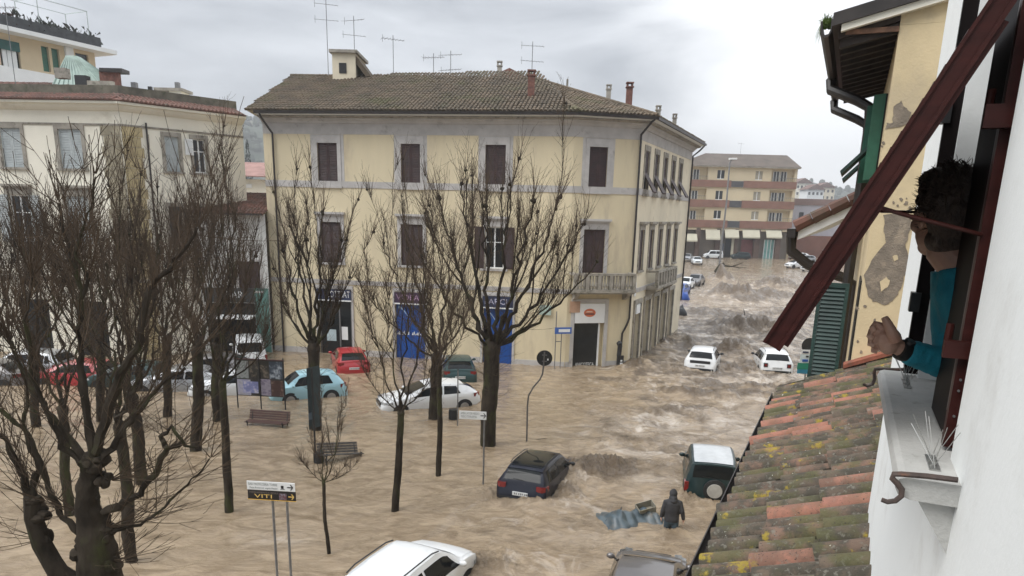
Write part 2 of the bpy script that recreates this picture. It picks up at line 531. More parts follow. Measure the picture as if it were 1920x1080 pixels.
def turb(x, y):
    """how rough the water runs: the torrent down the street, fanning out below the corner into the square"""
    u = math.sin(SA) * x + math.cos(SA) * y; v = math.cos(SA) * x - math.sin(SA) * y
    street = sstep(-13.2, -10.8, v) * (1 - sstep(30, 60, v)) * sstep(30, 40, u)
    wide = sstep(53, 60, u) * sstep(-44, -28, v)
    t = np.maximum(street, wide * .85)
    for k, (a, b_) in enumerate(zip(FANP, FANP[1:])):
        dx, dy = b_.x - a.x, b_.y - a.y
        q = np.clip(((x - a.x) * dx + (y - a.y) * dy) / (dx * dx + dy * dy), 0, 1)
        d = np.hypot(x - a.x - q * dx, (y - a.y - q * dy) * .75)
        t = np.maximum(t, (.92 - .075 * (k + q)) * np.exp(-(d / (4.6 - .35 * (k + q))) ** 2))
    t = np.maximum(t, .30 * sstep(-4, 4, x) * sstep(10, 16, y))
    return np.clip(t, 0, 1) * (1 - .5 * sstep(80, 120, y))
MOUNDS = []      # x, y, radius along x, radius along y, height
def water_h(x, y):
    u = math.sin(SA) * x + math.cos(SA) * y; v = math.cos(SA) * x - math.sin(SA) * y
    T = turb(x, y)
    wx = x + 1.0 * np_fbm(x / 3.5, y / 3.5, 51, 2); wy = y + 1.0 * np_fbm(x / 3.5 + 7, y / 3.5, 61, 2)
    wu = math.sin(SA) * wx + math.cos(SA) * wy; wv = math.cos(SA) * wx - math.sin(SA) * wy
    far = sstep(45, 90, y)
    r1 = 1 - np.abs(np_fbm(wu / 3.2, wv / 3.4, 3, 3)) * 2.2
    r2 = 1 - np.abs(np_fbm(wu / 1.05, wv / 1.2, 13, 3)) * 2.2
    ch = np_fbm(wu / .62, wv / .5, 23, 3); r3 = 1 - np.abs(np_fbm(wu / .75, wv / .8, 83, 2)) * 2.4
    big = np_fbm(u / 9, v / 5, 33, 2)
    h = T * ((.16 - .10 * far) * r1 + (.10 - .07 * far) * r2 * (.5 + 1.1 * np.clip(big + .4, 0, 1)) + .022 * ch + .04 * r3 + (.30 - .14 * far) * big * sstep(28, 42, u))
    c = 1 - T
    h = h + c * (.050 * np_fbm(wx / 1.8, wy / 1.0, 43, 3) + .016 * np_fbm(wx / .62, wy / .38, 47, 2) + .045 * (1 - np.abs(np_fbm((wx * -.65 - wy * .76) / 5.0, (wx * .76 - wy * .65) / .9, 111, 3)) * 2) + .05 * np_fbm(x / 5.5, y / 4, 49, 2))
    for mx_, my_, rx, ry, hh in MOUNDS:
        g = np.exp(-((x - mx_) / rx) ** 2 - ((y - my_) / ry) ** 2)
        h = h + hh * g * (0.5 + 1.0 * np.clip(np_fbm(x / (rx * .5), y / (ry * .45), 71, 4, .65) + .35, 0, 1.4))
    return h
def mound(px, py, rx, ry, h):
    p = at(px, py); MOUNDS.append((p.x, p.y, rx, ry * 1.5, h * (1.25 if p.y < 60 else .9)))
# standing waves where the current breaks on wrecks and cars
mound(1372, 556, 2.7, 1.8, 1.5); mound(1452, 540, 3.2, 2.2, 1.5); mound(1352, 526, 1.2, 2.5, 1.9); mound(1465, 562, 3.4, 1.5, 0.9); mound(1410, 566, 2.5, 1.0, .6); mound(1440, 556, 2, 1.2, .8)
mound(1400, 622, 2.6, 1.8, .85); mound(1375, 664, 1.3, 1.2, .55); mound(1290, 640, .9, 1.5, .3)
mound(1085, 895, .8, .45, .34); mound(1140, 885, .7, .35, .24); mound(1068, 925, .5, .5, .22); mound(1100, 880, 1.2, .4, .2)
mound(1330, 745, 3.0, .5, .3); mound(1255, 780, 2.2, .5, .22); mound(1420, 735, 2, .45, .28); mound(1235, 640, .8, 1.0, .35)
mound(1200, 690, 1.0, .8, .2); mound(1240, 880, 1.6, .35, .16); mound(1180, 838, 1.6, .5, .16); mound(940, 1060, .5, .5, .12); mound(1020, 950, .8, .3, .1)
mound(1390, 600, 3, 1.5, .6); mound(1480, 590, 3, 2, .5); mound(1330, 590, 2.4, 1.4, .45)

# water heaped against cars and legs
for a in ((1366, 694, .7, .5, .3), (1270, 696, .5, .5, .22), (1412, 700, .5, .6, .26), (1282, 938, .35, .4, .18), (1345, 950, .9, .2, .12), (888, 1062, .4, .4, .16), (1247, 1002, .22, .2, .09), (1270, 1000, .22, .2, .09), (1300, 1070, .3, .4, .14), (700, 778, .4, .4, .12), (905, 760, .4, .4, .12), (978, 948, 1.0, .15, .12), (916, 930, .25, .4, .14)): mound(*a)
NT, NR = 720, 760
th = np.linspace(R(-56), R(48), NT + 1)
rr_ = 4.0 * (300 / 4.0) ** np.linspace(0, 1, NR + 1)
TH, RR = np.meshgrid(th, rr_)
X, Y = RR * np.sin(TH), RR * np.cos(TH)
Z = water_h(X, Y)
co = np.stack([X, Y, Z], -1).reshape(-1, 3)
idx = np.arange((NR + 1) * (NT + 1)).reshape(NR + 1, NT + 1)
fq = np.stack([idx[:-1, 1:], idx[:-1, :-1], idx[1:, :-1], idx[1:, 1:]], -1).reshape(-1, 4)
me = bpy.data.meshes.new('water')
me.vertices.add(len(co)); me.vertices.foreach_set('co', co.ravel())
me.loops.add(fq.size); me.loops.foreach_set('vertex_index', fq.ravel())
me.polygons.add(len(fq)); me.polygons.foreach_set('loop_start', np.arange(0, fq.size, 4)); me.polygons.foreach_set('loop_total', np.full(len(fq), 4))
me.polygons.foreach_set('use_smooth', np.ones(len(fq), bool))
me.update(calc_edges=True); me.validate()
# silt load: how much churned mud the water carries at each point (a property of the water, not of the light)
silt = np.clip(turb(X, Y) * (1 - .45 * sstep(50, 80, Y)) * (.50 + 1.5 * np_fbm(X / 1.6 + .4 * np_fbm(X / 4, Y / 4, 95, 2), Y / 1.5, 91, 5, .62)), 0, 1).ravel().astype(np.float32)
for mx_, my_, rx, ry, hh in MOUNDS:
    silt = np.clip(silt + (1.0 * min(1, hh * 1.6) * np.exp(-((X - mx_) / rx) ** 2 - ((Y - my_) / ry) ** 2)).ravel(), 0, 1).astype(np.float32)
at_ = me.attributes.new('silt', 'FLOAT', 'POINT'); at_.data.foreach_set('value', silt)
at2 = me.attributes.new('churn', 'FLOAT', 'POINT'); at2.data.foreach_set('value', turb(X, Y).ravel().astype(np.float32))
# pale patches between the crests: sky reflection put into the water colour
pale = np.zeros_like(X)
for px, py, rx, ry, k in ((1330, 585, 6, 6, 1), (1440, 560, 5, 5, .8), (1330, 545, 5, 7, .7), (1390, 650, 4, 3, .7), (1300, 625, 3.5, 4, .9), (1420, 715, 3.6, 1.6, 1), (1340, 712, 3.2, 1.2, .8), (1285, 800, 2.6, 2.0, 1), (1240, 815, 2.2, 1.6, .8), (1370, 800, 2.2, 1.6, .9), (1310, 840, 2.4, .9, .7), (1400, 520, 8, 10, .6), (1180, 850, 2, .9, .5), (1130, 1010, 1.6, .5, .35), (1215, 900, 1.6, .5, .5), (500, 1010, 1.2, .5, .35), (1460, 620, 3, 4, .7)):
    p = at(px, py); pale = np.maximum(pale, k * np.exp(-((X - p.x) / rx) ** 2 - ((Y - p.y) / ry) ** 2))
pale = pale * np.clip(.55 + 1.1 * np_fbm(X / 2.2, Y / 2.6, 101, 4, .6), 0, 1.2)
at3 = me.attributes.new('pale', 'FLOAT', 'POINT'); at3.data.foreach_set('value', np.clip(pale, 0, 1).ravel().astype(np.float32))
mw = bpy.data.materials.new('muddy_flood_water'); mw.use_nodes = True
nt = mw.node_tree; b = nt.nodes['Principled BSDF']; L = nt.links.new
b.inputs['Roughness'].default_value = 0.06; b.inputs['IOR'].default_value = 1.45
g = nt.nodes.new('ShaderNodeNewGeometry')
def wnoise(sc, st, det=5, rg=.6, dist=0.0):
    m_ = nt.nodes.new('ShaderNodeMapping'); m_.inputs['Scale'].default_value = st
    L(g.outputs['Position'], m_.inputs['Vector'])
    n_ = nt.nodes.new('ShaderNodeTexNoise'); n_.inputs['Scale'].default_value = sc; n_.inputs['Detail'].default_value = det
    n_.inputs['Roughness'].default_value = rg; n_.inputs['Distortion'].default_value = dist
    L(m_.outputs['Vector'], n_.inputs['Vector']); return n_.outputs['Fac']
r_ = nt.nodes.new('ShaderNodeValToRGB')
r_.color_ramp.elements[0].position, r_.color_ramp.elements[0].color = .36, (0.188, 0.137, 0.086, 1)
r_.color_ramp.elements[1].position, r_.color_ramp.elements[1].color = .64, (0.355, 0.275, 0.185, 1)
L(wnoise(1.15, (.7, 1.5, 1), 9, .68, 1.3), r_.inputs['Fac'])
sa = nt.nodes.new('ShaderNodeAttribute'); sa.attribute_name = 'silt'
sm = nt.nodes.new('ShaderNodeMix'); sm.data_type = 'RGBA'
rm = nt.nodes.new('ShaderNodeMapRange'); rm.inputs['From Min'].default_value = .38; rm.inputs['From Max'].default_value = .95; rm.inputs['To Max'].default_value = .85
L(sa.outputs['Fac'], rm.inputs['Value'])
L(rm.outputs['Result'], sm.inputs[0]); L(r_.outputs['Color'], sm.inputs[6]); sm.inputs[7].default_value = (0.105, 0.073, 0.045, 1)
# pale flecks on the rough water: foam, and sky reflection put into the colour
fm = nt.nodes.new('ShaderNodeMix'); fm.data_type = 'RGBA'
fr = nt.nodes.new('ShaderNodeMapRange'); fr.inputs['From Min'].default_value = .53; fr.inputs['From Max'].default_value = .70
L(wnoise(.62, (1.1, .8, 1), 10, .70, 1.6), fr.inputs['Value'])
tu = nt.nodes.new('ShaderNodeAttribute'); tu.attribute_name = 'churn'
fx = nt.nodes.new('ShaderNodeMath'); fx.operation = 'MULTIPLY'
ft = nt.nodes.new('ShaderNodeMapRange'); ft.inputs['From Min'].default_value = .12; ft.inputs['From Max'].default_value = .75; ft.inputs['To Min'].default_value = .04; ft.inputs['To Max'].default_value = .85
L(tu.outputs['Fac'], ft.inputs['Value'])
L(fr.outputs['Result'], fx.inputs[0]); L(ft.outputs['Result'], fx.inputs[1])
iv = nt.nodes.new('ShaderNodeMath'); iv.operation = 'SUBTRACT'; iv.inputs[0].default_value = 1.0; L(rm.outputs['Result'], iv.inputs[1])
fy = nt.nodes.new('ShaderNodeMath'); fy.operation = 'MULTIPLY'; L(fx.outputs['Value'], fy.inputs[0]); L(iv.outputs['Value'], fy.inputs[1])
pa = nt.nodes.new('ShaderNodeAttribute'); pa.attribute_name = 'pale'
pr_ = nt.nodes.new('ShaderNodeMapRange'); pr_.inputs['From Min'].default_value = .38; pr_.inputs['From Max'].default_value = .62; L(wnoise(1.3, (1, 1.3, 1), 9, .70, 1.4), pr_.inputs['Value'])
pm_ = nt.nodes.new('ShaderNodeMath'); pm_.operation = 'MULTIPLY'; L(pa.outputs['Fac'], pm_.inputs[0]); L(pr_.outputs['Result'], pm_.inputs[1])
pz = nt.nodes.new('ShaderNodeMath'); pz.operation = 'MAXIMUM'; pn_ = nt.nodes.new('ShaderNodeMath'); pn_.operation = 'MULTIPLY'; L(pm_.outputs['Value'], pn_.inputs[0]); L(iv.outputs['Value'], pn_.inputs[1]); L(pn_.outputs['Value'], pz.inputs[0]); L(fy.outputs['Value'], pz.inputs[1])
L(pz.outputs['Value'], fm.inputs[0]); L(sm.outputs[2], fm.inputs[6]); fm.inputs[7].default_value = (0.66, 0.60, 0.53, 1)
L(fm.outputs[2], b.inputs['Base Color'])
bp = nt.nodes.new('ShaderNodeBump'); bp.inputs['Strength'].default_value = 1.0
bd_ = nt.nodes.new('ShaderNodeMapRange'); bd_.inputs['From Min'].default_value = 0.0; bd_.inputs['From Max'].default_value = .7; bd_.inputs['To Min'].default_value = .034; bd_.inputs['To Max'].default_value = .17
L(sa.outputs['Fac'], bd_.inputs['Value']); L(bd_.outputs['Result'], bp.inputs['Distance'])
ad = nt.nodes.new('ShaderNodeMath'); ad.operation = 'ADD'
L(wnoise(2.6, (1, 1.9, 1), 8, .68, .7), ad.inputs[0])
wn2 = nt.nodes.new('ShaderNodeMath'); wn2.operation = 'MULTIPLY'; wn2.inputs[1].default_value = .35; L(wnoise(7, (1, 1.5, 1), 4, .6), wn2.inputs[0]); L(wn2.outputs['Value'], ad.inputs[1])
L(ad.outputs['Value'], bp.inputs['Height']); L(bp.outputs['Normal'], b.inputs['Normal'])
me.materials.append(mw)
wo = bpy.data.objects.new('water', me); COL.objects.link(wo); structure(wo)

# ------------------------------------------------------------------ building helpers
def tiles(mb, O, a, b, nrm_, wa, inside, pitch=.22, course=.42, seed=1, r=.085):
    """one half-round tile per cell on a roof plane: O corner, a along the eave, b up the slope"""
    rg = random.Random(seed)
    na, nb = int(wa[0] / pitch), int(wa[1] / course)
    for i in range(na):
        for j in range(nb):
            s, t = (i + .5) * pitch, j * course
            if not inside(s, t + course * .5): continue
            dz, dw = rg.uniform(-.012, .014), rg.uniform(-.012, .012)
            vs = []
            for t_, lift, rr in ((t - .04, .022, r * 1.06), (t + course, 0.0, r * .92)):
                for k in range(5):
                    q = math.pi * k / 4
                    vs.append(O + a * (s + dw + math.cos(q) * rr) + b * t_ + nrm_ * (math.sin(q) * rr * .8 + lift + dz))
            mb.add(vs, [(k, k + 1, k + 6, k + 5) for k in range(4)] + [(4, 3, 2, 1, 0)])
def roof_plane(t, name, pts, m, th=.06, tile=True, seed=1, pitch=.22, course=.42):
    """pts: eave start, eave end, then the upper corner(s) back to the start"""
    P = [Vector(p) for p in pts]
    a = (P[1] - P[0]).normalized(); n = a.cross(P[-1] - P[0]).normalized()
    if n.z < 0: n = -n
    b = n.cross(a).normalized()
    base = MB().prism([p - n * th for p in P], n * th).build(name, m, t, world=True)
    if not tile: return base
    Q = [((p - P[0]).dot(a), (p - P[0]).dot(b)) for p in P]
    def inside(s, q):
        c = False
        for i in range(len(Q)):
            (x1, y1), (x2, y2) = Q[i], Q[i - 1]
            if (y1 > q) != (y2 > q) and s < (x2 - x1) * (q - y1) / (y2 - y1) + x1: c = not c
        return c
    mn, mxs, mxt = min(q[0] for q in Q), max(q[0] for q in Q), max(q[1] for q in Q)
    mb = MB(); tiles(mb, P[0] + a * mn, a, b, n, (mxs - mn, mxt), lambda s, q: inside(s + mn, q), seed=seed, pitch=pitch, course=course)
    stuff(mb.build('roof_tiles', m, base, world=True))
    return base
def part(mb, name, m, parent, smooth=False):
    return mb.build(name, m, parent, smooth, world=True)
def window(t, f, a0, a1, z0, z1, sur=.2, top=.2, msur=None, shut='closed', msh=None, sill=True, slats=22, hood=False, depth=.22):
    """frame, sill and shutters or panes of one window in facade f"""
    mb = f.mb()
    s = sur
    mb.box(a0 - s, a0, -.02, .05, z0, z1); mb.box(a1, a1 + s, -.02, .05, z0, z1); mb.box(a0 - s, a1 + s, -.02, .055, z1, z1 + top)
    if sill: mb.box(a0 - s - .04, a1 + s + .04, -.05, .11, z0 - .12, z0)
    if hood:
        mb.box(a0 - s - .08, a1 + s + .08, -.02, .24, z1 + top, z1 + top + .12); mb.box(a0 - s - .03, a1 + s + .03, -.02, .15, z1 + top - .08, z1 + top)
    wd = part(mb, 'window', msur or M_GREY, t)
    am = (a0 + a1) / 2
    if shut == 'closed':
        for x0, x1 in ((a0 + .01, am - .006), (am + .006, a1 - .01)):
            q = f.mb(); leaf(q, x0, x1, z0 + .01, z1 - .01, -.09, slats); part(q, 'shutter', msh or M_BRSH, wd)
    else:
        q = f.mb(); q.box(a0 + .01, a1 - .01, -.17, -.15, z0 + .01, z1 - .01); part(q, 'pane', M_GLASS, wd)
        q = f.mb()
        for x in (a0 + .01, am - .04, a1 - .07): q.box(x, x + (.06 if x != am - .04 else .08), -.15, -.11, z0, z1)
        q.box(a0 + .01, a1 - .01, -.15, -.112, z1 - .07, z1 - .005); q.box(a0 + .01, a1 - .01, -.15, -.112, z0 + .005, z0 + .08); q.box(a0 + .07, a1 - .07, -.148, -.118, z0 + (z1 - z0) * .62, z0 + (z1 - z0) * .62 + .05)
        part(q, 'sash', M_WHITE if shut != 'flap' else M_DARK, wd)
        hw = (a1 - a0) / 2
        if shut == 'open':
            for x0, x1 in ((a0 - hw - .03, a0 - .03), (a1 + .03, a1 + hw + .03)):
                q = f.mb(); leaf(q, x0, x1, z0 + .01, z1 - .01, .06, slats); part(q, 'shutter', msh or M_BRSH, wd)
        if shut == 'flap':
            q = f.mb(); zt = z0 + (z1 - z0) * .5
            leaf(q, a0 + .02, a1 - .02, zt, z1 - .02, -.07, slats // 2); part(q, 'shutter', msh or M_BRSH, wd)
            q = f.mb(); h = zt - z0
            q.add([(a0 + .03, -.03, zt), (a1 - .03, -.03, zt), (a1 - .03, .62, zt - h * .88), (a0 + .03, .62, zt - h * .88), (a0 + .03, -.07, zt - .05), (a1 - .03, -.07, zt - .05), (a1 - .03, .58, zt - h * .94), (a0 + .03, .58, zt - h * .94)],
                  [(0, 1, 2, 3), (7, 6, 5, 4), (0, 3, 7, 4), (1, 5, 6, 2), (3, 2, 6, 7), (0, 4, 5, 1)])
            part(q, 'shutter_flap', msh or M_BRSH, wd)
    return wd
def antenna(t, base, h, seed, kind=0):
    rg = random.Random(seed); mb = MB(); b = Vector(base)
    mb.tube([b, b + Vector((0, 0, h))], .022, 5)
    for k in range(2 if kind else 1):
        z = h - .25 - k * .9; an = rg.uniform(-.5, .5); d = Vector((math.cos(an), math.sin(an), 0)); c = b + Vector((0, 0, z))
        mb.tube([c - d * .75, c + d * .75], .014, 4); e = Vector((-d.y, d.x, 0))
        for q in range(7):
            p = c + d * (-.7 + q * .23); l = .42 - q * .03
            mb.tube([p - e * l + Vector((0, 0, -.1 if kind else 0)), p, p + e * l + Vector((0, 0, .1 if kind else 0))], .010, 3)
        mb.tube([c - d * .7 + Vector((0, 0, .22)), c - d * .7 - Vector((0, 0, .22))], .012, 3)
    return part(mb, 'antenna', M_STEEL, t)
# ------------------------------------------------------------------ the yellow corner building
EZ = 13.92
P0, P1, P2, P3 = (-14.75, 43.85), (3.0, 41.0), (6.8, 41.95), (12.75, 55.6)
F1, F2, F3 = Fac(P0, P1), Fac(P1, P2), Fac(P2, P3)
P4 = (P0[0] - 1.2, 58.0)
YB = thing('yellow_corner_building', 'three storey yellow building with brown shutters and mossy tiled roof at the street corner', 'building', (-4, 43, 0))
def rng_avg(f, rs):
    return [f.rect(*r) for r in rs]
top1 = rng_avg(F1, [(596, 269, 633, 349), (752, 270, 788, 352), (910, 270, 948, 354)])
mid1 = rng_avg(F1, [(602, 416, 640, 492), (752, 418, 793, 498), (909, 428, 945, 504)])
top2 = F2.rect(1104, 276, 1138, 358); mid2 = F2.rect(1093, 428, 1133, 512)
ZT0, ZT1 = sum(w_[2] for w_ in top1) / 3, sum(w_[3] for w_ in top1) / 3
ZM0, ZM1 = sum(w_[2] for w_ in mid1) / 3, sum(w_[3] for w_ in mid1) / 3
top1 = [(a, b_, ZT0, ZT1) for a, b_, *_ in top1]; mid1 = [(a, b_, ZM0, ZM1) for a, b_, *_ in mid1]
top2 = (top2[0], top2[1], ZT0, ZT1); mid2 = (mid2[0], mid2[1], mid2[2], ZM1)
shop = [F1.rect(598, 574, 660, 645), F1.rect(742, 582, 797, 680), F1.rect(905, 588, 960, 690)]
ZS = 4.1
shop = [(a, b_, -.6, ZS - .75) for a, b_, *_ in shop]
door = F2.rect(1074, 606, 1130, 690); door = (door[0], door[1], -.6, door[3])
mb = F1.mb(); wall_holes(mb, 0, F1.L, -1.2, EZ - .15, top1 + mid1 + shop, .25); part(mb, 'wall', M_YEL, YB)
mb = F2.mb(); wall_holes(mb, 0, F2.L, -1.2, EZ - .15, [top2, mid2, door], .25); part(mb, 'wall', M_YEL, YB)
a_first, a_last = F3.hit(1211, 330)[0], F3.hit(1275, 330)[0]
a3 = [a_first + (a_last - a_first) * k / 4 for k in range(5)]
W3 = .50
ZT3 = (F3.hit(1226, 362)[1], F3.hit(1226, 292)[1]); ZM3 = (F3.hit(1231, 498)[1], F3.hit(1231, 418)[1])
top3 = [(a - W3, a + W3, ZT0, ZT1) for a in a3]; mid3 = [(a - W3, a + W3, ZM0, ZM1) for a in a3]
gr3 = [(a - .7, a + .7, -.6, 3.6) for a in a3]
mb = F3.mb(); wall_holes(mb, 0, F3.L, -1.2, EZ - .15, top3 + mid3 + gr3, .3); part(mb, 'wall', M_YEL2, YB)
FB = [Fac(P3, P4), Fac(P4, P0)]
for f in FB:
    part(f.mb().quad((0, 0, -1.2), (f.L, 0, -1.2), (f.L, 0, EZ - .15), (0, 0, EZ - .15)), 'wall', M_YEL2, YB)
zs1 = F1.hit(690, 347)[1]; zs2 = F1.hit(690, 531)[1]
# windows
for w_ in top1 + [top2]: window(YB, F1 if w_ is not top2 else F2, *w_, sur=.22, top=.42, slats=26)
for i, w_ in enumerate(mid1): window(YB, F1, *w_, sur=.2, top=.45, hood=True, shut='open' if i == 2 else 'closed', slats=26)
window(YB, F2, *mid2, sur=.2, top=.45, hood=True, sill=False, slats=30)
for w_ in top3: window(YB, F3, *w_, sur=.16, top=.3, shut='flap', slats=22, msur=M_STONE)
for w_ in mid3: window(YB, F3, *w_, sur=.16, top=.35, hood=True, slats=24, msur=M_STONE)
# painted grey frames that tie the top windows to the cornice band
for f, w_ in [(F1, q) for q in top1] + [(F2, top2)]:
    mb = f.mb(); mb.box(w_[0] - .40, w_[0] - .221, -.05, .012, zs1 + .19, 12.72).box(w_[1] + .221, w_[1] + .40, -.05, .012, zs1 + .19, 12.72).box(w_[0] - .221, w_[1] + .221, -.05, .012, ZT1 + .43, 12.72)
    part(mb, 'window_panel', M_GREY, YB)
# cornice, string courses, plinth, eaves and gutter
path = [P0, P1, P2, P3]
def ring(name, prof, m, pth=path): return part(MB().sweep(pth, prof), name, m, YB)
ring('cornice_band', [(-.05, 12.73), (.02, 12.73), (.02, 13.52), (-.05, 13.52)], M_GREY)
ring('cornice', [(-.05, 13.3), (.1, 13.32), (.16, 13.42), (.3, 13.5), (.34, 13.6), (-.05, 13.6)], M_GREY)
zs1 = F1.hit(690, 347)[1]; zs2 = F1.hit(690, 531)[1]
ring('string_course', [(-.05, zs1 - .18), (.035, zs1 - .18), (.05, zs1 + .18), (-.05, zs1 + .18)], M_GREY)
ring('string_course', [(-.05, zs2 - .13), (.05, zs2 - .13), (.09, zs2 + .13), (-.05, zs2 + .13)], M_GREY)
zp = F2.hit(1040, 679)[1]
for f, segs in ((F1, [(0, shop[0][0]), (shop[0][1], shop[1][0]), (shop[1][1], shop[2][0]), (shop[2][1], F1.L - .02)]), (F2, [(.02, door[0] - .22), (door[1] + .22, F2.L - .02)])):
    for a, b_ in segs: part(f.mb().box(a, b_, -.05, .045, -1.1, max(.35, zp)), 'plinth', M_GREY, YB)
OV = .85
ep = MB()
ring('eave_soffit', [(0, 13.62), (OV, 13.70), (OV, 13.80), (0, 13.80)], M_WHITE, path)
ring('gutter', [(OV + .005, 13.72), (OV + .13, 13.72), (OV + .15, 13.86), (OV + .12, 13.86), (OV + .10, 13.76), (OV + .005, 13.76)], M_GUT)
ring('eave_rafters', [(.36, 13.56), (.6, 13.60), (.6, 13.66), (.36, 13.62)], M_STONE)
def off(path, o):
    m = MB().sweep(path, [(o, 0), (o + .01, 0), (o, .01)])
    return [m.v[i * 3].xy for i in range(len(path))]
e0, e1, e2, e3 = [Vector((q.x, q.y, EZ)) for q in off(path, OV)]
e0.x -= .35
r0, r1 = atY(545, 146, 50.5), atY(1008, 147, 49.5)
zr_ = (r0.z + r1.z) / 2; r0.z = r1.z = zr_
e0 = e0 + Vector((-.2, 0, 0)); r0 = atY(545, 146, 50.5); r0.z = zr_
r2 = Vector((5.2, 58.0, zr_ - .2))
roof_plane(YB, 'roof', [e0, e1, r1, r0], M_TILE, seed=2)
roof_plane(YB, 'roof', [e1, e2, r1], M_TILE, seed=3)
roof_plane(YB, 'roof', [e2, e3, r2, r1], M_TILE, seed=4)
bk0, bk1 = Vector((P4[0] - 1.6, P4[1] + .8, EZ)), Vector((P3[0], P4[1] + 4, EZ))
roof_plane(YB, 'roof', [bk1, bk0, r0, r1, r2], M_TILE, tile=False)
part(MB().poly([e3, bk1, r2]), 'roof', M_TILE, YB)
part(MB().poly([bk0, e0, r0]), 'gable', M_YEL2, YB)
mb = MB()
for a, b_ in ((r0, r1), (e1, r1), (e2, r1), (r1, r2)):
    n = int((b_ - a).length / .4)
    for k in range(n):
        p, q = a.lerp(b_, k / n), a.lerp(b_, (k + 1.1) / n)
        mb.tube([p + Vector((0, 0, .02)), q + Vector((0, 0, .05))], [.13, .11], 7)
stuff(part(mb, 'ridge_tiles', M_TILE, YB))
# stair tower, chimneys and aerials on the roof
def pxbox(mb, x0, x1, y0, y1, Yd, dp, taper=0):
    A, B_ = atY(x0, y1, Yd), atY(x1, y0, Yd)
    mb.box(A.x, B_.x, Yd, Yd + dp, min(A.z, B_.z) , max(A.z, B_.z)); return A, B_
mb = MB(); A, B_ = pxbox(mb, 624, 666, 100, 152, 49.0, 3.2)
part(mb, 'stair_tower', M_YEL2, YB)
part(MB().box(A.x - .15, B_.x + .15, 48.8, 52.4, B_.z, B_.z + .18), 'tower_roof', M_STONE, YB)
part(MB().prism([(B_.x + .01, 49.1, B_.z - .1), (B_.x + .01, 52.1, B_.z - .1), (B_.x + .95, 52.1, zr_ - .1), (B_.x + .95, 49.1, zr_ - .1)], (-.35, 0, -.02)), 'tower_slope', M_TILE, YB)
mb = MB(); pxbox(mb, 636, 649, 118, 137, 48.96, .1); part(mb, 'tower_window', M_DARK, YB)
M_CHIM = mat('old_chimney_brick', (0.22, 0.10, 0.075), 0.9, 0.2, 5, dirt=(0.10, 0.06, 0.05), dscale=4)
M_PCH = mat('pale_chimney', (0.42, 0.39, 0.34), 0.9, 0.1, 4)
def chimney(x0, x1, ytop, ybase, Yd, m, cap=True):
    A, B_ = atY(x0, ybase, Yd), atY(x1, ytop, Yd); w2 = (B_.x - A.x) / 2; cx = (A.x + B_.x) / 2
    mb = MB().box(cx - w2, cx + w2, Yd, Yd + 2 * w2, A.z - .4, B_.z)
    if cap:
        h = B_.z
        mb.box(cx - w2 * 1.3, cx + w2 * 1.3, Yd - w2 * .3, Yd + 2.3 * w2, h, h + .07)
        for dx in (-.8, .8): mb.box(cx + dx * w2 - .05, cx + dx * w2 + .05, Yd + .02, Yd + 2 * w2 - .02, h + .07, h + .25)
        mb.box(cx - w2 * 1.25, cx + w2 * 1.25, Yd - w2 * .25, Yd + 2.25 * w2, h + .25, h + .32)
    return part(mb, 'chimney', m, YB)
chimney(989, 1003, 142, 186, 43.2, M_CHIM); chimney(932, 941, 124, 148, 50.5, M_PCH); chimney(1137, 1146, 168, 184, 50, M_PCH); chimney(1174, 1187, 164, 196, 48, M_CHIM)
chimney(1230, 1239, 207, 222, 51, M_STONE); chimney(1261, 1269, 222, 240, 54, M_STONE); chimney(700, 706, 142, 150, 50.5, M_STONE, False); chimney(1062, 1066, 148, 158, 50.5, M_STONE, False)
mb = MB(); A, B_ = atY(920, 146, 54), atY(990, 128, 54); cx = (A.x + B_.x) / 2
mb.prism([(A.x, 54, A.z - .5), (A.x, 54, A.z + .1), (cx, 54, B_.z), (B_.x, 54, A.z + .1), (B_.x, 54, A.z - .5)], (0, 3, 0)); part(mb, 'roof_dormer', M_CHIM, YB)
for i, (px, y0, y1, Yd, kd) in enumerate(((616, 0, 146, 49.8, 1), (666, 30, 146, 51, 1), (738, 66, 146, 50.6, 0), (813, 100, 146, 51, 0), (845, 95, 146, 50.6, 1), (997, 78, 146, 50, 1))):
    b0, b1 = atY(px, y1, Yd), atY(px, y0, Yd); antenna(YB, (b0.x, Yd, b0.z - .4), b1.z - b0.z + .4, i, kd)
# downpipes
def pipe(t, pts, r=.06, name='downpipe', m=None): return part(MB().tube(pts, r, 8), name, m or M_GUT, t, True)
a = F1.hit(515, 300)[0]
pipe(YB, [F1.p(a - .35, 13.75, OV), F1.p(a - .3, 13.55, .8), F1.p(a, 12.75, .12), F1.p(a, 12.3, .12), F1.p(a, 0, .12)])
pipe(YB, [F2.p(F2.L + .3, 13.75, OV), F2.p(F2.L + .1, 13.5, .7), F2.p(F2.L - .12, 13.0, .14), F2.p(F2.L - .12, 12.6, .13), F2.p(F2.L - .12, 2.9, .13), F2.p(F2.L - .25, 2.5, .13), F2.p(F2.L - .5, 2.0, .13), F2.p(F2.L - .55, -.2, .13)])
pipe(YB, [F3.p(F3.L - .1, 13.72, OV), F3.p(F3.L - .25, 13.4, .6), F3.p(F3.L - .35, 13.0, .14), F3.p(F3.L - .35, 2.5, .13)])
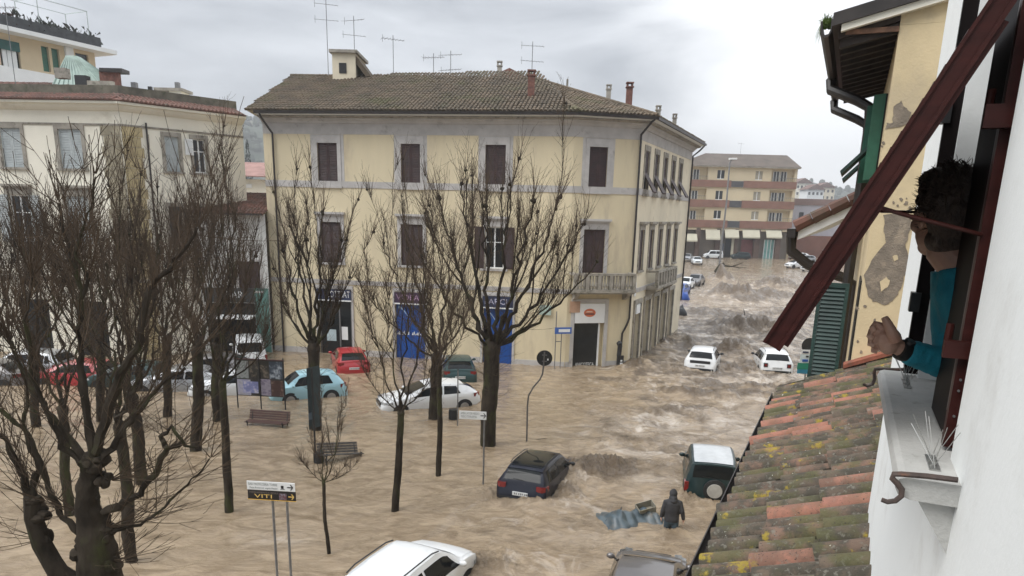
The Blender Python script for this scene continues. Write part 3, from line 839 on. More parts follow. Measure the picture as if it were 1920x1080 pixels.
# balconies
def balcony(f, a0, a1, z0, z1, dep):
    mb = f.mb(); mb.box(a0, a1, 0, dep, z0, z0 + .16); mb.box(a0 + .06, a1 - .06, 0, dep - .08, z0 - .08, z0)
    bal = part(mb, 'balcony', M_STONE, YB)
    q = f.mb()
    q.box(a0 + .03, a1 - .03, dep - .2, dep - .03, z1 - .13, z1)
    for x in (a0 + .03, a1 - .19): q.box(x, x + .16, 0, dep - .2, z1 - .13, z1)
    part(q, 'handrail', M_STONE, bal)
    n = max(3, round((a1 - a0) / .78))
    for k in range(n + 1):
        x = a0 + .03 + (a1 - a0 - .26) * k / n
        q = f.mb().box(x, x + .2, dep - .22, dep - .02, z0 + .16, z1 - .13); part(q, 'pier', M_STONE, bal)
        if k < n:
            w_ = (a1 - a0 - .26) / n - .2
            for j in range(3):
                xc = x + .2 + w_ * (j + .5) / 3
                zs = [z0 + .16, z0 + .2, z0 + .16 + (z1 - z0 - .29) * .3, z0 + .16 + (z1 - z0 - .29) * .55, z0 + .16 + (z1 - z0 - .29) * .9, z1 - .13]
                q = f.mb().tube([(xc, dep - .12, z) for z in zs], [.06, .045, .085, .045, .05, .06], 6); part(q, 'baluster', M_STONE, bal)
    for x in (a0 + .25, a1 - .45):
        q = f.mb().prism([(x, 0, z0 - .08), (x, dep - .15, z0 - .08), (x, dep - .2, z0 - .18), (x, .3, z0 - .42), (x, 0, z0 - .5)], (.2, 0, 0)); part(q, 'bracket', M_STONE, bal)
b0 = F2.rect(1052, 512, 1182, 546)
balcony(F2, max(.02, b0[0]), min(F2.L - .15, b0[1]), b0[2], b0[3] + .05, .95)
balcony(F3, a3[1] - .7, a3[3] + .2, ZM0 - 1.0 - .2, ZM0 - .1, .8)
# shop fronts
sh = part(F1.mb().box(shop[0][0] + .02, shop[0][1] - .02, -.22, -.19, -.5, shop[0][3] - .02), 'shop_window', M_GLASS, YB)
mb = F1.mb()
for x in (shop[0][0] + .02, (shop[0][0] + shop[0][1]) / 2 + .2, shop[0][1] - .1): mb.box(x, x + .08, -.19, -.12, -.5, shop[0][3] - .03)
part(mb, 'window_frame', M_STEEL, sh)
part(F1.mb().box(shop[0][1] - .75, shop[0][1] - .35, -.185, -.18, .9, 1.7), 'poster', M_WHITE, sh)
part(F1.mb().box(shop[0][1] - 1.7, shop[0][1] - 1.1, -.185, -.18, .8, 1.5), 'poster', mat('pale_blue_poster', (0.45, 0.55, 0.58), .7), sh)
for i, s_ in enumerate(shop):
    m_ = M_NAVY if i != 1 else mat('dark_plum_sign', (0.05, 0.025, 0.06), .5)
    sg = part(F1.mb().box(s_[0] - .02, s_[1] + .02, -.04, .14, s_[3], s_[3] + .62), 'shop_sign', m_, YB)
    part(F1.mb().box(s_[0] - .05, s_[1] + .05, -.04, .17, s_[3] - .07, s_[3]), 'sign_rail', M_WHITE, sg)
    part(F1.mb().box(s_[0] - .14, s_[0] - .02, -.04, .06, -.6, s_[3] + .66).box(s_[1] + .02, s_[1] + .14, -.04, .06, -.6, s_[3] + .66).box(s_[0] - .14, s_[1] + .14, -.04, .06, s_[3] + .66, s_[3] + .86), 'shop_frame', M_GREY, YB)
    if i == 0: text('LOTTSAT', .56, M_WHITE, 'lettering', sg, F1.p((s_[0] + s_[1]) / 2 + .32, s_[3] + .32, .142), F1.d, (0, 0, 1), fit=(s_[1] - s_[0]) * .66)
    if i == 1: text('VIDEA', .46, mat('mauve_letters', (0.45, 0.28, 0.42), .6), 'lettering', sg, F1.p((s_[0] + s_[1]) / 2 - .1, s_[3] + .32, .142), F1.d, (0, 0, 1), fit=1.4)
    if i == 2: text('FARCI', .46, mat('lilac_letters', (0.5, 0.48, 0.6), .6), 'lettering', sg, F1.p((s_[0] + s_[1]) / 2 - .1, s_[3] + .32, .142), F1.d, (0, 0, 1), fit=1.3)
for s_ in shop[1:]:
    am = (s_[0] + s_[1]) / 2
    for x0, x1 in ((s_[0] + .02, am - .015), (am + .015, s_[1] - .02)):
        pn = part(F1.mb().box(x0, x1, -.16, -.12, -.5, s_[3] - .02), 'blue_panel', M_BLUE, YB)
        # white wave print across the panel and a pale swoosh at the top
        q = F1.mb(); n = 8
        for k in range(n):
            xa, xb = x0 + .06 + (x1 - x0 - .12) * k / n, x0 + .06 + (x1 - x0 - .12) * (k + .7) / n
            h = .16 + .08 * math.sin(k * 2.1)
            q.quad((xa, -.117, 1.42), (xb, -.117, 1.45), (xb, -.117, 1.45 + h), (xa, -.117, 1.42 + h * .6))
        part(q, 'panel_print', M_WHITE, pn)
    q = F1.mb(); pts = [(s_[0] + .15 + .09 * k, -.117, s_[3] - .35 - .012 * k * k) for k in range(8)]
    for k in range(7): q.quad(pts[k], pts[k + 1], (pts[k + 1][0], -.117, pts[k + 1][2] + .14 - .018 * k), (pts[k][0], -.117, pts[k][2] + .15 - .018 * k))
    part(q, 'panel_swoosh', mat('pale_blue_print', (0.45, 0.6, 0.8), .6), pn)
# entrance with the white sign
dz = door[3]
sg = F2.rect(1078, 574, 1136, 602)
dm = F2.mb()
dm.box(door[0] - .2, door[0], -.04, .08, -.6, sg[3] + .2); dm.box(door[1], door[1] + .2, -.04, .08, -.6, sg[3] + .2); dm.box(door[0] - .2, door[1] + .2, -.04, .085, sg[3] + .2, sg[3] + .42)
dr = part(dm, 'doorway', M_GREY, YB)
part(F2.mb().box(door[0] + .05, door[1] - .3, -.2, -.16, -.5, dz - .02), 'door_glass', M_GLASS, dr)
part(F2.mb().box(door[1] - .3, door[1] - .22, -.2, -.05, -.5, dz - .02), 'door_edge', M_WHITE, dr)
sb = part(F2.mb().box(door[0] + .02, door[1] - .02, -.02, .1, dz + .02, sg[3] + .16), 'shop_sign', M_WHITE, YB)
mb = F2.mb(); cx, cz = (door[0] + door[1]) / 2 - .02, (dz + sg[3]) / 2 + .12
mb.poly([(cx + .36 * math.cos(q), .104, cz + .24 * math.sin(q)) for q in [2 * math.pi * k / 20 for k in range(20)]])
part(mb, 'sign_logo', M_ORANGE, sb)
part(F2.mb().poly([(cx - .3, .107, cz - .12), (cx + .3, .107, cz - .12), (cx + .26, .107, cz - .02), (cx - .26, .107, cz - .02)]), 'logo_band', mat('logo_brown', (0.2, 0.07, 0.05), .6), sb)
part(F2.mb().poly([(cx - .26, .107, cz + .03), (cx + .2, .107, cz + .03), (cx + .13, .107, cz + .1), (cx - .16, .107, cz + .1)]), 'logo_band', mat('logo_pale', (0.75, 0.55, 0.42), .6), sb)
text('ANICOTECA', .30, M_WHITE, 'lettering', dr, F2.p((door[0] + door[1]) / 2 - .1, .14, -.15), F2.d, (0, 0, 1), fit=1.15)
# little signs on the wall left of the entrance
bs = F2.rect(1037, 612, 1068, 624)
s2 = thing('street_name_sign', 'small blue rectangular sign on two thin posts left of the entrance', 'sign', F2.p(bs[0] + .1, 0, .3))
mb = F2.mb().box(bs[0], bs[1], .34, .38, bs[2], bs[3]); part(mb, 'sign_panel', mat('sign_blue', (0.05, 0.13, 0.42), .5), s2)
part(F2.mb().box(bs[0] + .22, bs[1] - .1, .382, .386, bs[2] + .1, bs[3] - .1), 'sign_stripe', M_WHITE, s2)
part(F2.mb().tube([(bs[0] + .08, .3, -1), (bs[0] + .08, .3, bs[3] + .9)], .03, 6), 'post', M_STEEL, s2)
part(F2.mb().tube([(bs[0] + .42, .3, -1), (bs[0] + .42, .3, bs[2])], .03, 6), 'post', M_STEEL, s2)
part(F2.mb().tube([(bs[0] + .08, .3, bs[2] - .45), (bs[0] + .42, .3, bs[2] - .45)], .025, 6), 'crossbar', M_STEEL, s2)
gs = F1.rect(1012, 572, 1034, 590)
part(F1.mb().box(gs[0], gs[1], .1, .16, gs[2], gs[3]), 'wall_sign', mat('pale_green_sign', (0.40, 0.50, 0.44), .6), YB)
gs = F1.rect(1040, 569, 1052, 580)
part(F2.mb().box(.15, .75, .05, .12, gs[2] - .15, gs[3] + .15), 'wall_sign', mat('faded_terracotta_sign', (0.48, 0.30, 0.2), .7), YB)
# parking notice on the corner
part(F3.mb().box(.35, .75, .02, .05, 4.1, 4.9), 'wall_sign', M_WHITE, YB)
cz_ = F3.mb(); cz_.poly([(.55 + .15 * math.cos(q), .054, 4.5 + .17 * math.sin(q)) for q in [2 * math.pi * k / 16 for k in range(16)]])
part(cz_, 'sign_disc', mat('dark_blue_disc', (0.04, 0.06, 0.2), .5), YB)
for i, (a0, a1, z0, z1) in enumerate(gr3):
    part(F3.mb().box(a0 + .02, a1 - .02, -.26, -.22, -.6, z1 - .02), 'street_door', mat('grey_brown_door', (0.17, 0.15, 0.125), .6), YB)
    part(F3.mb().box(a0 - .16, a0, -.04, .1, -.8, z1).box(a1, a1 + .16, -.04, .1, -.8, z1).box(a0 - .2, a1 + .2, -.04, .12, z1, z1 + .25), 'door_surround', M_STONE, YB)
part(F3.mb().box(a3[0] - .45, a3[0] + .45, -.1, .1, 3.0, 3.55), 'door_sign', M_WHITE, YB)
# dark folded stand by the entrance
q = F2.rect(1149, 640, 1166, 690); ac = (q[0] + q[1]) / 2
t = thing('folded_stand', 'tall narrow black stand with white lettering against the wall right of the entrance', 'stand', F2.p(ac, -.9, .5))
part(F2.mb().box(ac - .2, ac + .2, .42, .52, -.9, .75), 'board', M_BLACK, t)
part(F2.mb().tube([(ac - .1, .45, .75), (ac - .12, .45, 1.0), (ac - .05, .45, 1.3), (ac - .12, .45, 1.5), (ac - .1, .45, 1.62)], [.13, .09, .15, .17, .05], 8), 'folded_top', M_BLACK, t)
part(F2.mb().box(ac - .02, ac + .14, .522, .526, .22, .34).box(ac + .0, ac + .12, .522, .526, .40, .5).box(ac + .06, ac + .16, .522, .526, .08, .16), 'board_print', M_WHITE, t)

# ------------------------------------------------------------------ the cream building on the left
CB = thing('cream_building', 'cream plastered building with ochre corner quoins and grey shutters on the left', 'building', (-24, 43, 0))
Q0, Qc, Q1 = (-42.0, 42.2), (-21.2, 40.5), (-16.6, 45.75)
G1, G2 = Fac(Q0, Qc), Fac(Qc, Q1)
CZ = 13.76
wins1 = [G1.rect(3, 240, 42, 314), G1.rect(112, 242, 155, 316)]
wins1b = [G1.rect(24, 380, 62, 452), G1.rect(132, 380, 166, 452)]
zt = (wins1[1][2], wins1[1][3])
zb_ = (zt[0] - 4.0, zt[0] - 1.45)
wins1 = [(a, b_, *zt) for a, b_, *_ in wins1]
wd1 = wins1[1][0] - wins1[0][0]
wins1 = [(wins1[0][0] - wd1 * k, wins1[0][1] - wd1 * k, *zt) for k in (2, 1)] + wins1
wins1b = [(a, b_, *zb_) for a, b_, *_ in wins1]
wins2 = [G2.rect(310, 254, 336, 324), G2.rect(363, 258, 386, 326)]
wins2 = [(a, b_, zt[0] + .05, zt[1] - .1) for a, b_, *_ in wins2]
wins2b = [(a - .1, b_ - .1, zb_[0], zb_[1] - .4) for a, b_, *_ in wins2]
g1 = [(a - .3, b_ + .3, -.6, 3.2) for a, b_, *_ in wins1]
mb = G1.mb(); wall_holes(mb, 0, G1.L, -1.2, CZ, wins1 + wins1b + g1, .2); part(mb, 'wall', M_CREAM, CB)
mb = G2.mb(); wall_holes(mb, 0, G2.L, -1.2, CZ, wins2 + wins2b, .2); part(mb, 'wall', M_CREAM, CB)
for f in (Fac(Q1, (-24, 62)), Fac((-42, 62), Q0), Fac((-24, 62), (-42, 62))):
    part(f.mb().quad((0, 0, -1.2), (f.L, 0, -1.2), (f.L, 0, CZ), (0, 0, CZ)), 'wall', M_CREAM, CB)
for i, w_ in enumerate(wins1): window(CB, G1, *w_, sur=.2, top=.25, msur=M_STONE, msh=M_GRSH, slats=24)
for i, w_ in enumerate(wins1b): window(CB, G1, *w_, sur=.2, top=.45, msur=M_STONE, msh=M_GRSH, shut='open' if i == 2 else 'closed', hood=True, slats=24)
window(CB, G2, *wins2[0], sur=.18, top=.22, msur=M_STONE, msh=M_GRSH, slats=24)
window(CB, G2, *wins2[1], sur=.18, top=.22, msur=M_STONE, msh=M_GRSH, shut='none', slats=24)
a0 = wins2[1][0]
q = G2.mb(); leaf(q, a0 - .5, a0 - .04, zt[0] + 1.0, zt[1] - .15, .08, 14); part(q, 'shutter', M_WHITE, CB)
for w_ in wins2b: window(CB, G2, *w_, sur=.18, top=.2, msur=M_STONE, msh=M_DARK, slats=20)
for s_ in g1: part(G1.mb().box(s_[0] + .02, s_[1] - .02, -.19, -.14, -.6, s_[3] - .02), 'shop_window', M_GLASS, CB)
# quoin blocks up the corner, alternately long and short
qh = .54
for f, m_, x_at in ((G1, M_QGREY, lambda k: (G1.L - (1.15 if k % 2 else 1.0), G1.L)), (G2, M_OCHRE, lambda k: (0.0, 1.1 if k % 2 else .98))):
    for k in range(24):
        z0 = -.3 + k * qh
        if z0 + qh > 13.33: break
        x0, x1 = x_at(k)
        part(f.mb().box(x0 + (.035 if f is G2 else 0), x1 - (.035 if f is G1 else 0) , -.03, .035, z0 + .012, z0 + qh - .012), 'quoin_block', m_, CB)
cp = [Q0, Qc, Q1]
def cring(name, prof, m): return part(MB().sweep(cp, prof), name, m, CB)
cring('frieze_line', [(-.03, 12.62), (.05, 12.62), (.07, 12.72), (-.03, 12.72)], M_STONE)
cring('cornice', [(-.03, 13.35), (.1, 13.38), (.25, 13.5), (.34, 13.62), (.5, 13.68), (.5, 13.8), (-.03, 13.8)], M_CREAM)
zf = (zt[0] + zb_[1]) / 2 + .1
cring('string_course', [(-.03, 4.3), (.06, 4.3), (.08, 4.5), (-.03, 4.5)], M_STONE)
mb = MB(); rgq = random.Random(3)
cpo = off(cp, .18)
for i in range(2):
    a = Vector((*cpo[i], 13.82)); b_ = Vector((*cpo[i + 1], 13.82)); d = (b_ - a).normalized(); n = Vector((d.y, -d.x, 0)); Ld = (b_ - a).length
    for k in range(int(Ld / .23)):
        c = a + d * (k * .23 + .12)
        for j in range(3):
            o_ = .42 - j * .36
            vs = []
            for oo, zz, r_ in ((o_ + .03, .02 + j * .13, .095), (o_ - .38, .16 + j * .13, .082)):
                for q in range(5):
                    an = math.pi * q / 4
                    vs.append(c + n * oo + d * (math.cos(an) * r_) + Vector((0, 0, zz + math.sin(an) * r_ + rgq.uniform(0, .01))))
            mb.add(vs, [(q, q + 1, q + 6, q + 5) for q in range(4)] + [(4, 3, 2, 1, 0)])
stuff(part(mb, 'eave_tiles', M_TILER, CB))
cring('roof_edge', [(.52, 13.8), (.56, 13.86), (-.75, 14.32), (-.75, 13.8)], M_TILER)
cring('roof_parapet', [(-.62, 14.2), (-.55, 14.2), (-.55, 14.72), (-.85, 14.72), (-.85, 14.2)], mat('mossy_parapet', (0.16, 0.145, 0.11), .9, .2, 2, dirt=(0.06, 0.065, 0.035), dscale=1.5))
part(MB().prism([(-42, 43, 14.3), (-21.4, 41.3, 14.3), (-17.6, 46.2, 14.3), (-24.4, 61.5, 14.3), (-42, 61.5, 14.3)], (0, 0, .1)), 'roof_terrace', M_STONE, CB)
# tiled back slope seen above the parapet at far left
roof_plane(CB, 'roof', [(-42, 44.5, 14.4), (-26.0, 43.5, 14.4), (-26.5, 49.5, 15.9), (-42, 50, 15.9)], M_TILER, seed=8)
# copper pyramid lantern
pb = atY(150, 155, 49.0); ap = atY(137, 107, 50.5)
x0, x1 = atY(93, 150, 48).x, atY(198, 158, 48).x
zb0 = pb.z - .6
py = part(MB().add([(x0, 48, zb0), (x1, 48, zb0), (x1, 53, zb0), (x0, 53, zb0), (ap.x - .3, 50.3, ap.z), (ap.x + .3, 50.3, ap.z), (ap.x + .3, 50.8, ap.z), (ap.x - .3, 50.8, ap.z)],
          [(0, 1, 5, 4), (1, 2, 6, 5), (2, 3, 7, 6), (3, 0, 4, 7), (4, 5, 6, 7)]), 'copper_lantern', M_COPP, CB)
q = MB()
for k in range(11):
    f_ = k / 10
    q.tube([Vector((x0, 48, zb0)).lerp(Vector((x1, 48, zb0)), f_) + Vector((0, -.03, .03)), Vector((ap.x - .3, 50.3, ap.z)).lerp(Vector((ap.x + .3, 50.3, ap.z)), f_) + Vector((0, -.03, .03))], .035, 4)
    q.tube([Vector((x1, 48, zb0)).lerp(Vector((x1, 53, zb0)), f_) + Vector((.03, 0, .03)), Vector((ap.x + .3, 50.3, ap.z)).lerp(Vector((ap.x + .3, 50.8, ap.z)), f_) + Vector((.03, 0, .03))], .035, 4)
part(q, 'standing_seams', M_COPP, py)
def roofbox(x0, x1, y0, y1, Yd, dp, name, m):
    mb = MB(); pxbox(mb, x0, x1, y0, y1, Yd, dp); return part(mb, name, m, CB)
ac1 = roofbox(103, 122, 127, 146, 46.5, .5, 'air_conditioner', M_STONE); roofbox(141, 160, 141, 160, 45.0, .5, 'air_conditioner', M_BLACK)
roofbox(165, 210, 152, 172, 44.2, .3, 'parapet_wall', M_STONE)
for k in range(6):
    x = 188 + k * 6.2
    roofbox(x, x + 3.4, 133, 160, 46.5 + .02 * k, .2, 'vent_slat', M_CHIM)
roofbox(186, 228, 128, 134, 46.4, .9, 'vent_cap', M_GUT)
roofbox(246, 254, 154, 168, 47, .3, 'chimney', M_STEEL); roofbox(278, 283, 162, 176, 48, .2, 'chimney', M_BLACK); roofbox(318, 339, 168, 186, 49.5, 1.2, 'roof_cabin', M_CREAM); roofbox(288, 341, 165, 169, 49.4, 1.6, 'cabin_roof', M_STONE); roofbox(328, 334, 154, 166, 49.6, .3, 'chimney', M_STEEL)
pipe(CB, [G2.p(1.3, 12.9, .1), G2.p(1.3, 8, .1), G2.p(1.25, 2, .1)], .05)
antenna(CB, (atY(28, 150, 47).x, 47, 14.5), atY(28, 6, 47).z - 14.5, 41, 0)

# ------------------------------------------------------------------ modern flats behind, top left
end = atY(176, 92, 72.0); end.z = 0
FA = end - SD * 46
H1 = Fac((FA.x, FA.y), (end.x, end.y))
AB = thing('apartment_block', 'modern beige apartment block with green awnings and a planted roof terrace, top left', 'building', (end.x, end.y, 0))
zr1 = H1.hit(176, 94)[1]
rows = H1.rect(78, 98, 92, 126)
def hpx(px, py): return H1.hit(px, py)
AL = H1.L
ztop = zr1 - .25
hole = [(hpx(0, 100)[0], hpx(37, 100)[0], ztop - 2.6, ztop - .5), (hpx(78, 100)[0], hpx(93, 110)[0], ztop - 2.4, ztop - .35), (hpx(98, 110)[0], hpx(112, 110)[0], ztop - 2.4, ztop - .35), (hpx(142, 110)[0], hpx(166, 110)[0], ztop - 2.6, ztop - .3)]
mb = H1.mb(); wall_holes(mb, 0, AL, -1, ztop, hole, .3); part(mb, 'wall', mat('beige_flats', (0.62, 0.50, 0.33), .9, .05, .4), AB)
fb = [Fac((end.x, end.y), (end.x - 9, end.y + 7)), Fac((end.x - 9, end.y + 7), (FA.x - 9, FA.y + 7))]
for f in fb: part(f.mb().quad((0, 0, -1), (f.L, 0, -1), (f.L, 0, ztop), (0, 0, ztop)), 'wall', M_CREAM, AB)
part(MB().prism([H1.p(-.5, ztop, 1.4), H1.p(AL + 1.3, ztop, 1.4), H1.p(AL + 1.3, ztop, -12), H1.p(-.5, ztop, -12)], (0, 0, .35)), 'roof_slab', M_WHITE, AB)
part(H1.mb().box(0, AL, .02, 1.2, ztop - 4.6, ztop - 2.75), 'balcony_front', M_WHITE, AB)
part(H1.mb().box(hole[2][1] + .5, hole[3][0] - .3, .02, .25, ztop - 2.75, ztop - .02), 'white_bay', M_WHITE, AB)
for i, h_ in enumerate(hole):
    wd = part(H1.mb().box(h_[0] + .03, h_[1] - .03, -.26, -.22, h_[2] + .02, h_[3] - .02), 'window', M_GLASS if i in (0, 3) else M_GREEN, AB)
    if i == 0:
        part(H1.mb().box(h_[0], h_[1], -.1, .1, h_[3] - .75, h_[3] - .03), 'awning', mat('teal_awning', (0.03, 0.11, 0.10), .8), wd)
        for k in range(3): part(H1.mb().box(h_[0] + (h_[1] - h_[0]) * (k + .6) / 4, h_[0] + (h_[1] - h_[0]) * (k + .6) / 4 + .35, -.21, -.12, h_[2], h_[3] - .75), 'mullion', M_WHITE, wd)
part(H1.mb().box(AL - 25, AL - 15.5, .05, .9, ztop - 5.4, ztop - 4.75), 'awning', mat('teal_awning', (0.03, 0.11, 0.10), .8), AB)
mb = MB(); rg = random.Random(9)
for _ in range(3600):
    a = rg.uniform(AL - 31, AL - .2); z = ztop + .35 + abs(rg.gauss(0, .5)) ; p = H1.p(a, z, rg.uniform(.3, 1.2))
    e = Vector((rg.uniform(-.35, .35), rg.uniform(-.3, .3), rg.uniform(-.1, .5)))
    mb.add([p, p + e, p + Vector((e.y, e.z, e.x))], [(0, 1, 2)])
stuff(part(mb, 'roof_planting', mat('roof_plants', (0.05, 0.06, 0.045), .9, .25, 2, dirt=(0.12, 0.06, 0.05), dscale=.6), AB))
mb = H1.mb()
mb.box(AL - 31, AL - .2, 1.22, 1.3, ztop + .35, ztop + 1.15); part(mb, 'terrace_railing', mat('dark_grey_parapet', (0.06, 0.065, 0.07), .8, .2, 2), AB)
mb = H1.mb()
for x in (AL - 15.5, AL - 10.5, AL - 5.5, AL - 1):
    mb.tube([(x, .9, ztop + .4), (x, .9, ztop + 3.2)], .035, 5); mb.tube([(x, -2, ztop + .4), (x, -2, ztop + 3.2)], .035, 5)
    mb.tube([(x, -2, ztop + 3.2), (x, .9, ztop + 3.2)], .03, 5)
for oo in (.9, -2): mb.tube([(AL - 15.5, oo, ztop + 3.2), (AL - 1, oo, ztop + 3.2)], .03, 5)
part(mb, 'pergola', mat('pale_green_frame', (0.4, 0.46, 0.43), .6), AB)

# ------------------------------------------------------------------ low buildings in the gap
LB = thing('low_shop_building', 'low white building with red tiled roof between the cream and yellow buildings', 'building', (-17, 44, 0))
gA, gB = (-18.7, 43.0), (-14.72, 43.3)
K = Fac(gA, gB)
ez = K.hit(440, 400)[1]
wl = [(K.hit(447, 515)[0], K.hit(488, 515)[0], K.hit(470, 545)[1], K.hit(470, 490)[1])]
mb = K.mb(); wall_holes(mb, 0, K.L, -1, ez, wl + [(.3, K.L - .9, -.6, 3.0)], .25); part(mb, 'wall', mat('whitewash', (0.62, 0.62, 0.59), .9, .06, .6), LB)
window(LB, K, *wl[0], sur=.12, top=.12, msh=M_BRSH, slats=18)
part(K.mb().box(.32, K.L - .92, -.22, -.18, -.6, 2.98), 'shop_window', M_GLASS, LB)
sg = part(K.mb().box(.2, K.L - .85, .02, .14, 3.05, 3.9), 'shop_sign', mat('dark_grey_sign', (0.035, 0.04, 0.04), .5), LB)
text('BAR', .55, M_WHITE, 'lettering', sg, K.p(K.L - 2.0, 3.5, .144), K.d, (0, 0, 1))
part(K.mb().box(.2, K.L - .85, .04, 1.3, 2.2, 2.3), 'canopy', M_WHITE, LB)
part(K.mb().box(K.L - .85, K.L - .05, -.02, .1, -.6, 3.9), 'teal_pier', M_TEAL, LB)
ea, eb = K.p(-.3, ez, .5), K.p(K.L - .02, ez, .5)
rz_ = atY(440, 360, 48.0).z
roof_plane(LB, 'roof', [ea, eb, Vector((eb.x - .1, 48.0, rz_)), Vector((ea.x - .5, 48.0, rz_))], M_TILER, seed=6)
part(K.mb().box(-.3, K.L - .03, .5, .62, ez - .08, ez + .02), 'gutter', M_GUT, LB)
part(MB().box(-20, -16.2, 48.1, 56, -1, rz_ - .9), 'rear_wing', M_CREAM, LB)
pr = thing('pink_roofed_house', 'far house with pale pink roof glimpsed in the gap below the hill', 'building', (-33, 90, 0))
A, B_ = atY(440, 330, 90), atY(500, 333, 90)
part(MB().box(A.x - 5, B_.x + 2, 90, 99, -1, atY(470, 336, 90).z), 'wall', M_CREAM, pr)
zz = atY(470, 332, 90).z; zz2 = atY(470, 306, 96).z
part(MB().prism([(A.x - 5, 89, zz), (B_.x + 3, 89, zz), (B_.x + 3, 96, zz2), (A.x - 5, 96, zz2)], (0, 0, .12)), 'roof', mat('pink_tiles', (0.36, 0.21, 0.18), .9, .15, .8), pr)
part(MB().box(atY(455, 348, 89.9).x, atY(472, 348, 89.9).x, 89.88, 89.98, atY(460, 352, 90).z, atY(460, 345, 90).z), 'skylight', M_WHITE, pr)

# ------------------------------------------------------------------ flats across the end of the street
EB = thing('street_end_flats', 'four storey yellow flats with brick red balcony bands closing the end of the street', 'building', (53, 165, 0))
YD = 165.0
JX0, JX1 = atY(1272, 380, YD).x, atY(1489, 380, YD).x
J = Fac((JX0, YD), (JX1, YD))
def jr(x0, y0, x1, y1): return J.rect(x0, y0, x1, y1)
def jy(y, x=1390): return J.hit(x, y)[1]
M_FY = mat('flats_yellow', (0.62, 0.53, 0.36), .9, .05, .2); M_FG = mat('flats_loggia', (0.36, 0.31, 0.23), .9, .08, .2)
ja = lambda x: J.hit(x, 380)[0]
eave = jy(312)
bands = [(jy(352), jy(339)), (jy(390), jy(376)), (jy(428), jy(414))]
wx = [ja(1347), ja(1418)]
lvl = [(jy(337), jy(320)), (jy(376), jy(359)), (jy(412), jy(396))]
holes = []
for x, wd_ in ((ja(1347), 1.6), (ja(1418), 1.6)):
    for z0, z1 in lvl: holes.append((x - wd_ / 2, x + wd_ / 2, z0, z1))
logg = []
for x0, x1 in ((.3, ja(1323)), (ja(1441), ja(1484))):
    for (z0, z1), tz in zip([(b_[1] + .02, 0) for b_ in bands], [eave, bands[0][0], bands[1][0]]): logg.append((x0, x1, z0 + .0, tz - .35))
mid_ = [(ja(1367), ja(1390), b_[0] + .1, b_[1] - .1) for b_ in bands]
gz = bands[2][0] - .2
mb = J.mb(); wall_holes(mb, 0, J.L, gz, eave, holes + logg, 1.2); part(mb, 'wall', M_FY, EB)
part(J.mb().quad((J.L, 0, -1), (J.L, -12, -1), (J.L, -12, eave), (J.L, 0, eave)), 'side_wall', M_FY, EB)
for h_ in holes:
    w_ = part(J.mb().box(h_[0], h_[1], -.3, -.2, h_[2], h_[3]), 'window', M_GLASS if (int(h_[0] * 7) % 3) else mat('roller_blind', (0.36, 0.33, 0.26), .7), EB)
    part(J.mb().box((h_[0] + h_[1]) / 2 - .07, (h_[0] + h_[1]) / 2 + .07, -.2, -.12, h_[2], h_[3]).box(h_[0], h_[1], -.2, -.14, h_[2], h_[2] + .15), 'frame', M_WHITE, w_)
for h_ in logg:
    xm = (h_[0] + h_[1]) / 2
    for dx in (-1.1, .5):
        w_ = part(J.mb().box(xm + dx - .7, xm + dx + .7, -1.15, -1.1, h_[2] + .1, h_[3] - .5), 'window', M_GLASS, EB)
        part(J.mb().box(xm + dx - .7, xm + dx - .55, -1.1, -1.02, h_[2] + .1, h_[3] - .5).box(xm + dx - .08, xm + dx + .08, -1.1, -1.02, h_[2] + .1, h_[3] - .5).box(xm + dx + .55, xm + dx + .7, -1.1, -1.02, h_[2] + .1, h_[3] - .5), 'frame', M_WHITE, w_)
for b_ in bands:
    part(J.mb().box(0, ja(1367), .02, .35, b_[0], b_[1]), 'red_band', M_RED, EB); part(J.mb().box(ja(1390), J.L, .02, .35, b_[0], b_[1]), 'red_band', M_RED, EB)
    part(J.mb().box(ja(1367) + .02, ja(1390) - .02, .02, .3, b_[0] + .1, b_[1] - .1), 'dark_panel', mat('dark_glazed_panel', (0.07, 0.07, 0.075), .5), EB)
mb = J.mb()
for b_ in bands:
    for x0, x1 in ((0.0, ja(1323)), (ja(1441), J.L)):
        mb = J.mb()
        for k in range(13): x = x0 + (x1 - x0) * (k + .5) / 13; mb.box(x - .02, x + .02, .3, .34, b_[1], b_[1] + .75)
        mb.box(x0, x1, .29, .35, b_[1] + .75, b_[1] + .82); part(mb, 'balcony_railing', M_STEEL, EB)
rzt = jy(289)
part(MB().add([(JX0 - .8, YD - .8, eave), (JX1 + .5, YD - .8, eave), (JX1 + .5, YD + 13, eave), (JX0 - .8, YD + 13, eave), (JX0 + 6.5, YD + 6, atY(1390, 289, YD + 6).z), (JX1 - .6, YD + 6, atY(1390, 289, YD + 6).z)], [(0, 1, 5, 4), (1, 2, 5), (2, 3, 4, 5), (3, 0, 4)]), 'roof', mat('brown_flat_tiles', (0.13, 0.105, 0.085), .9, .15, .5), EB)
part(MB().box(JX0 - .6, JX1 + .4, YD - .75, YD + 12.9, eave - .25, eave - .01), 'eave', M_STONE, EB)
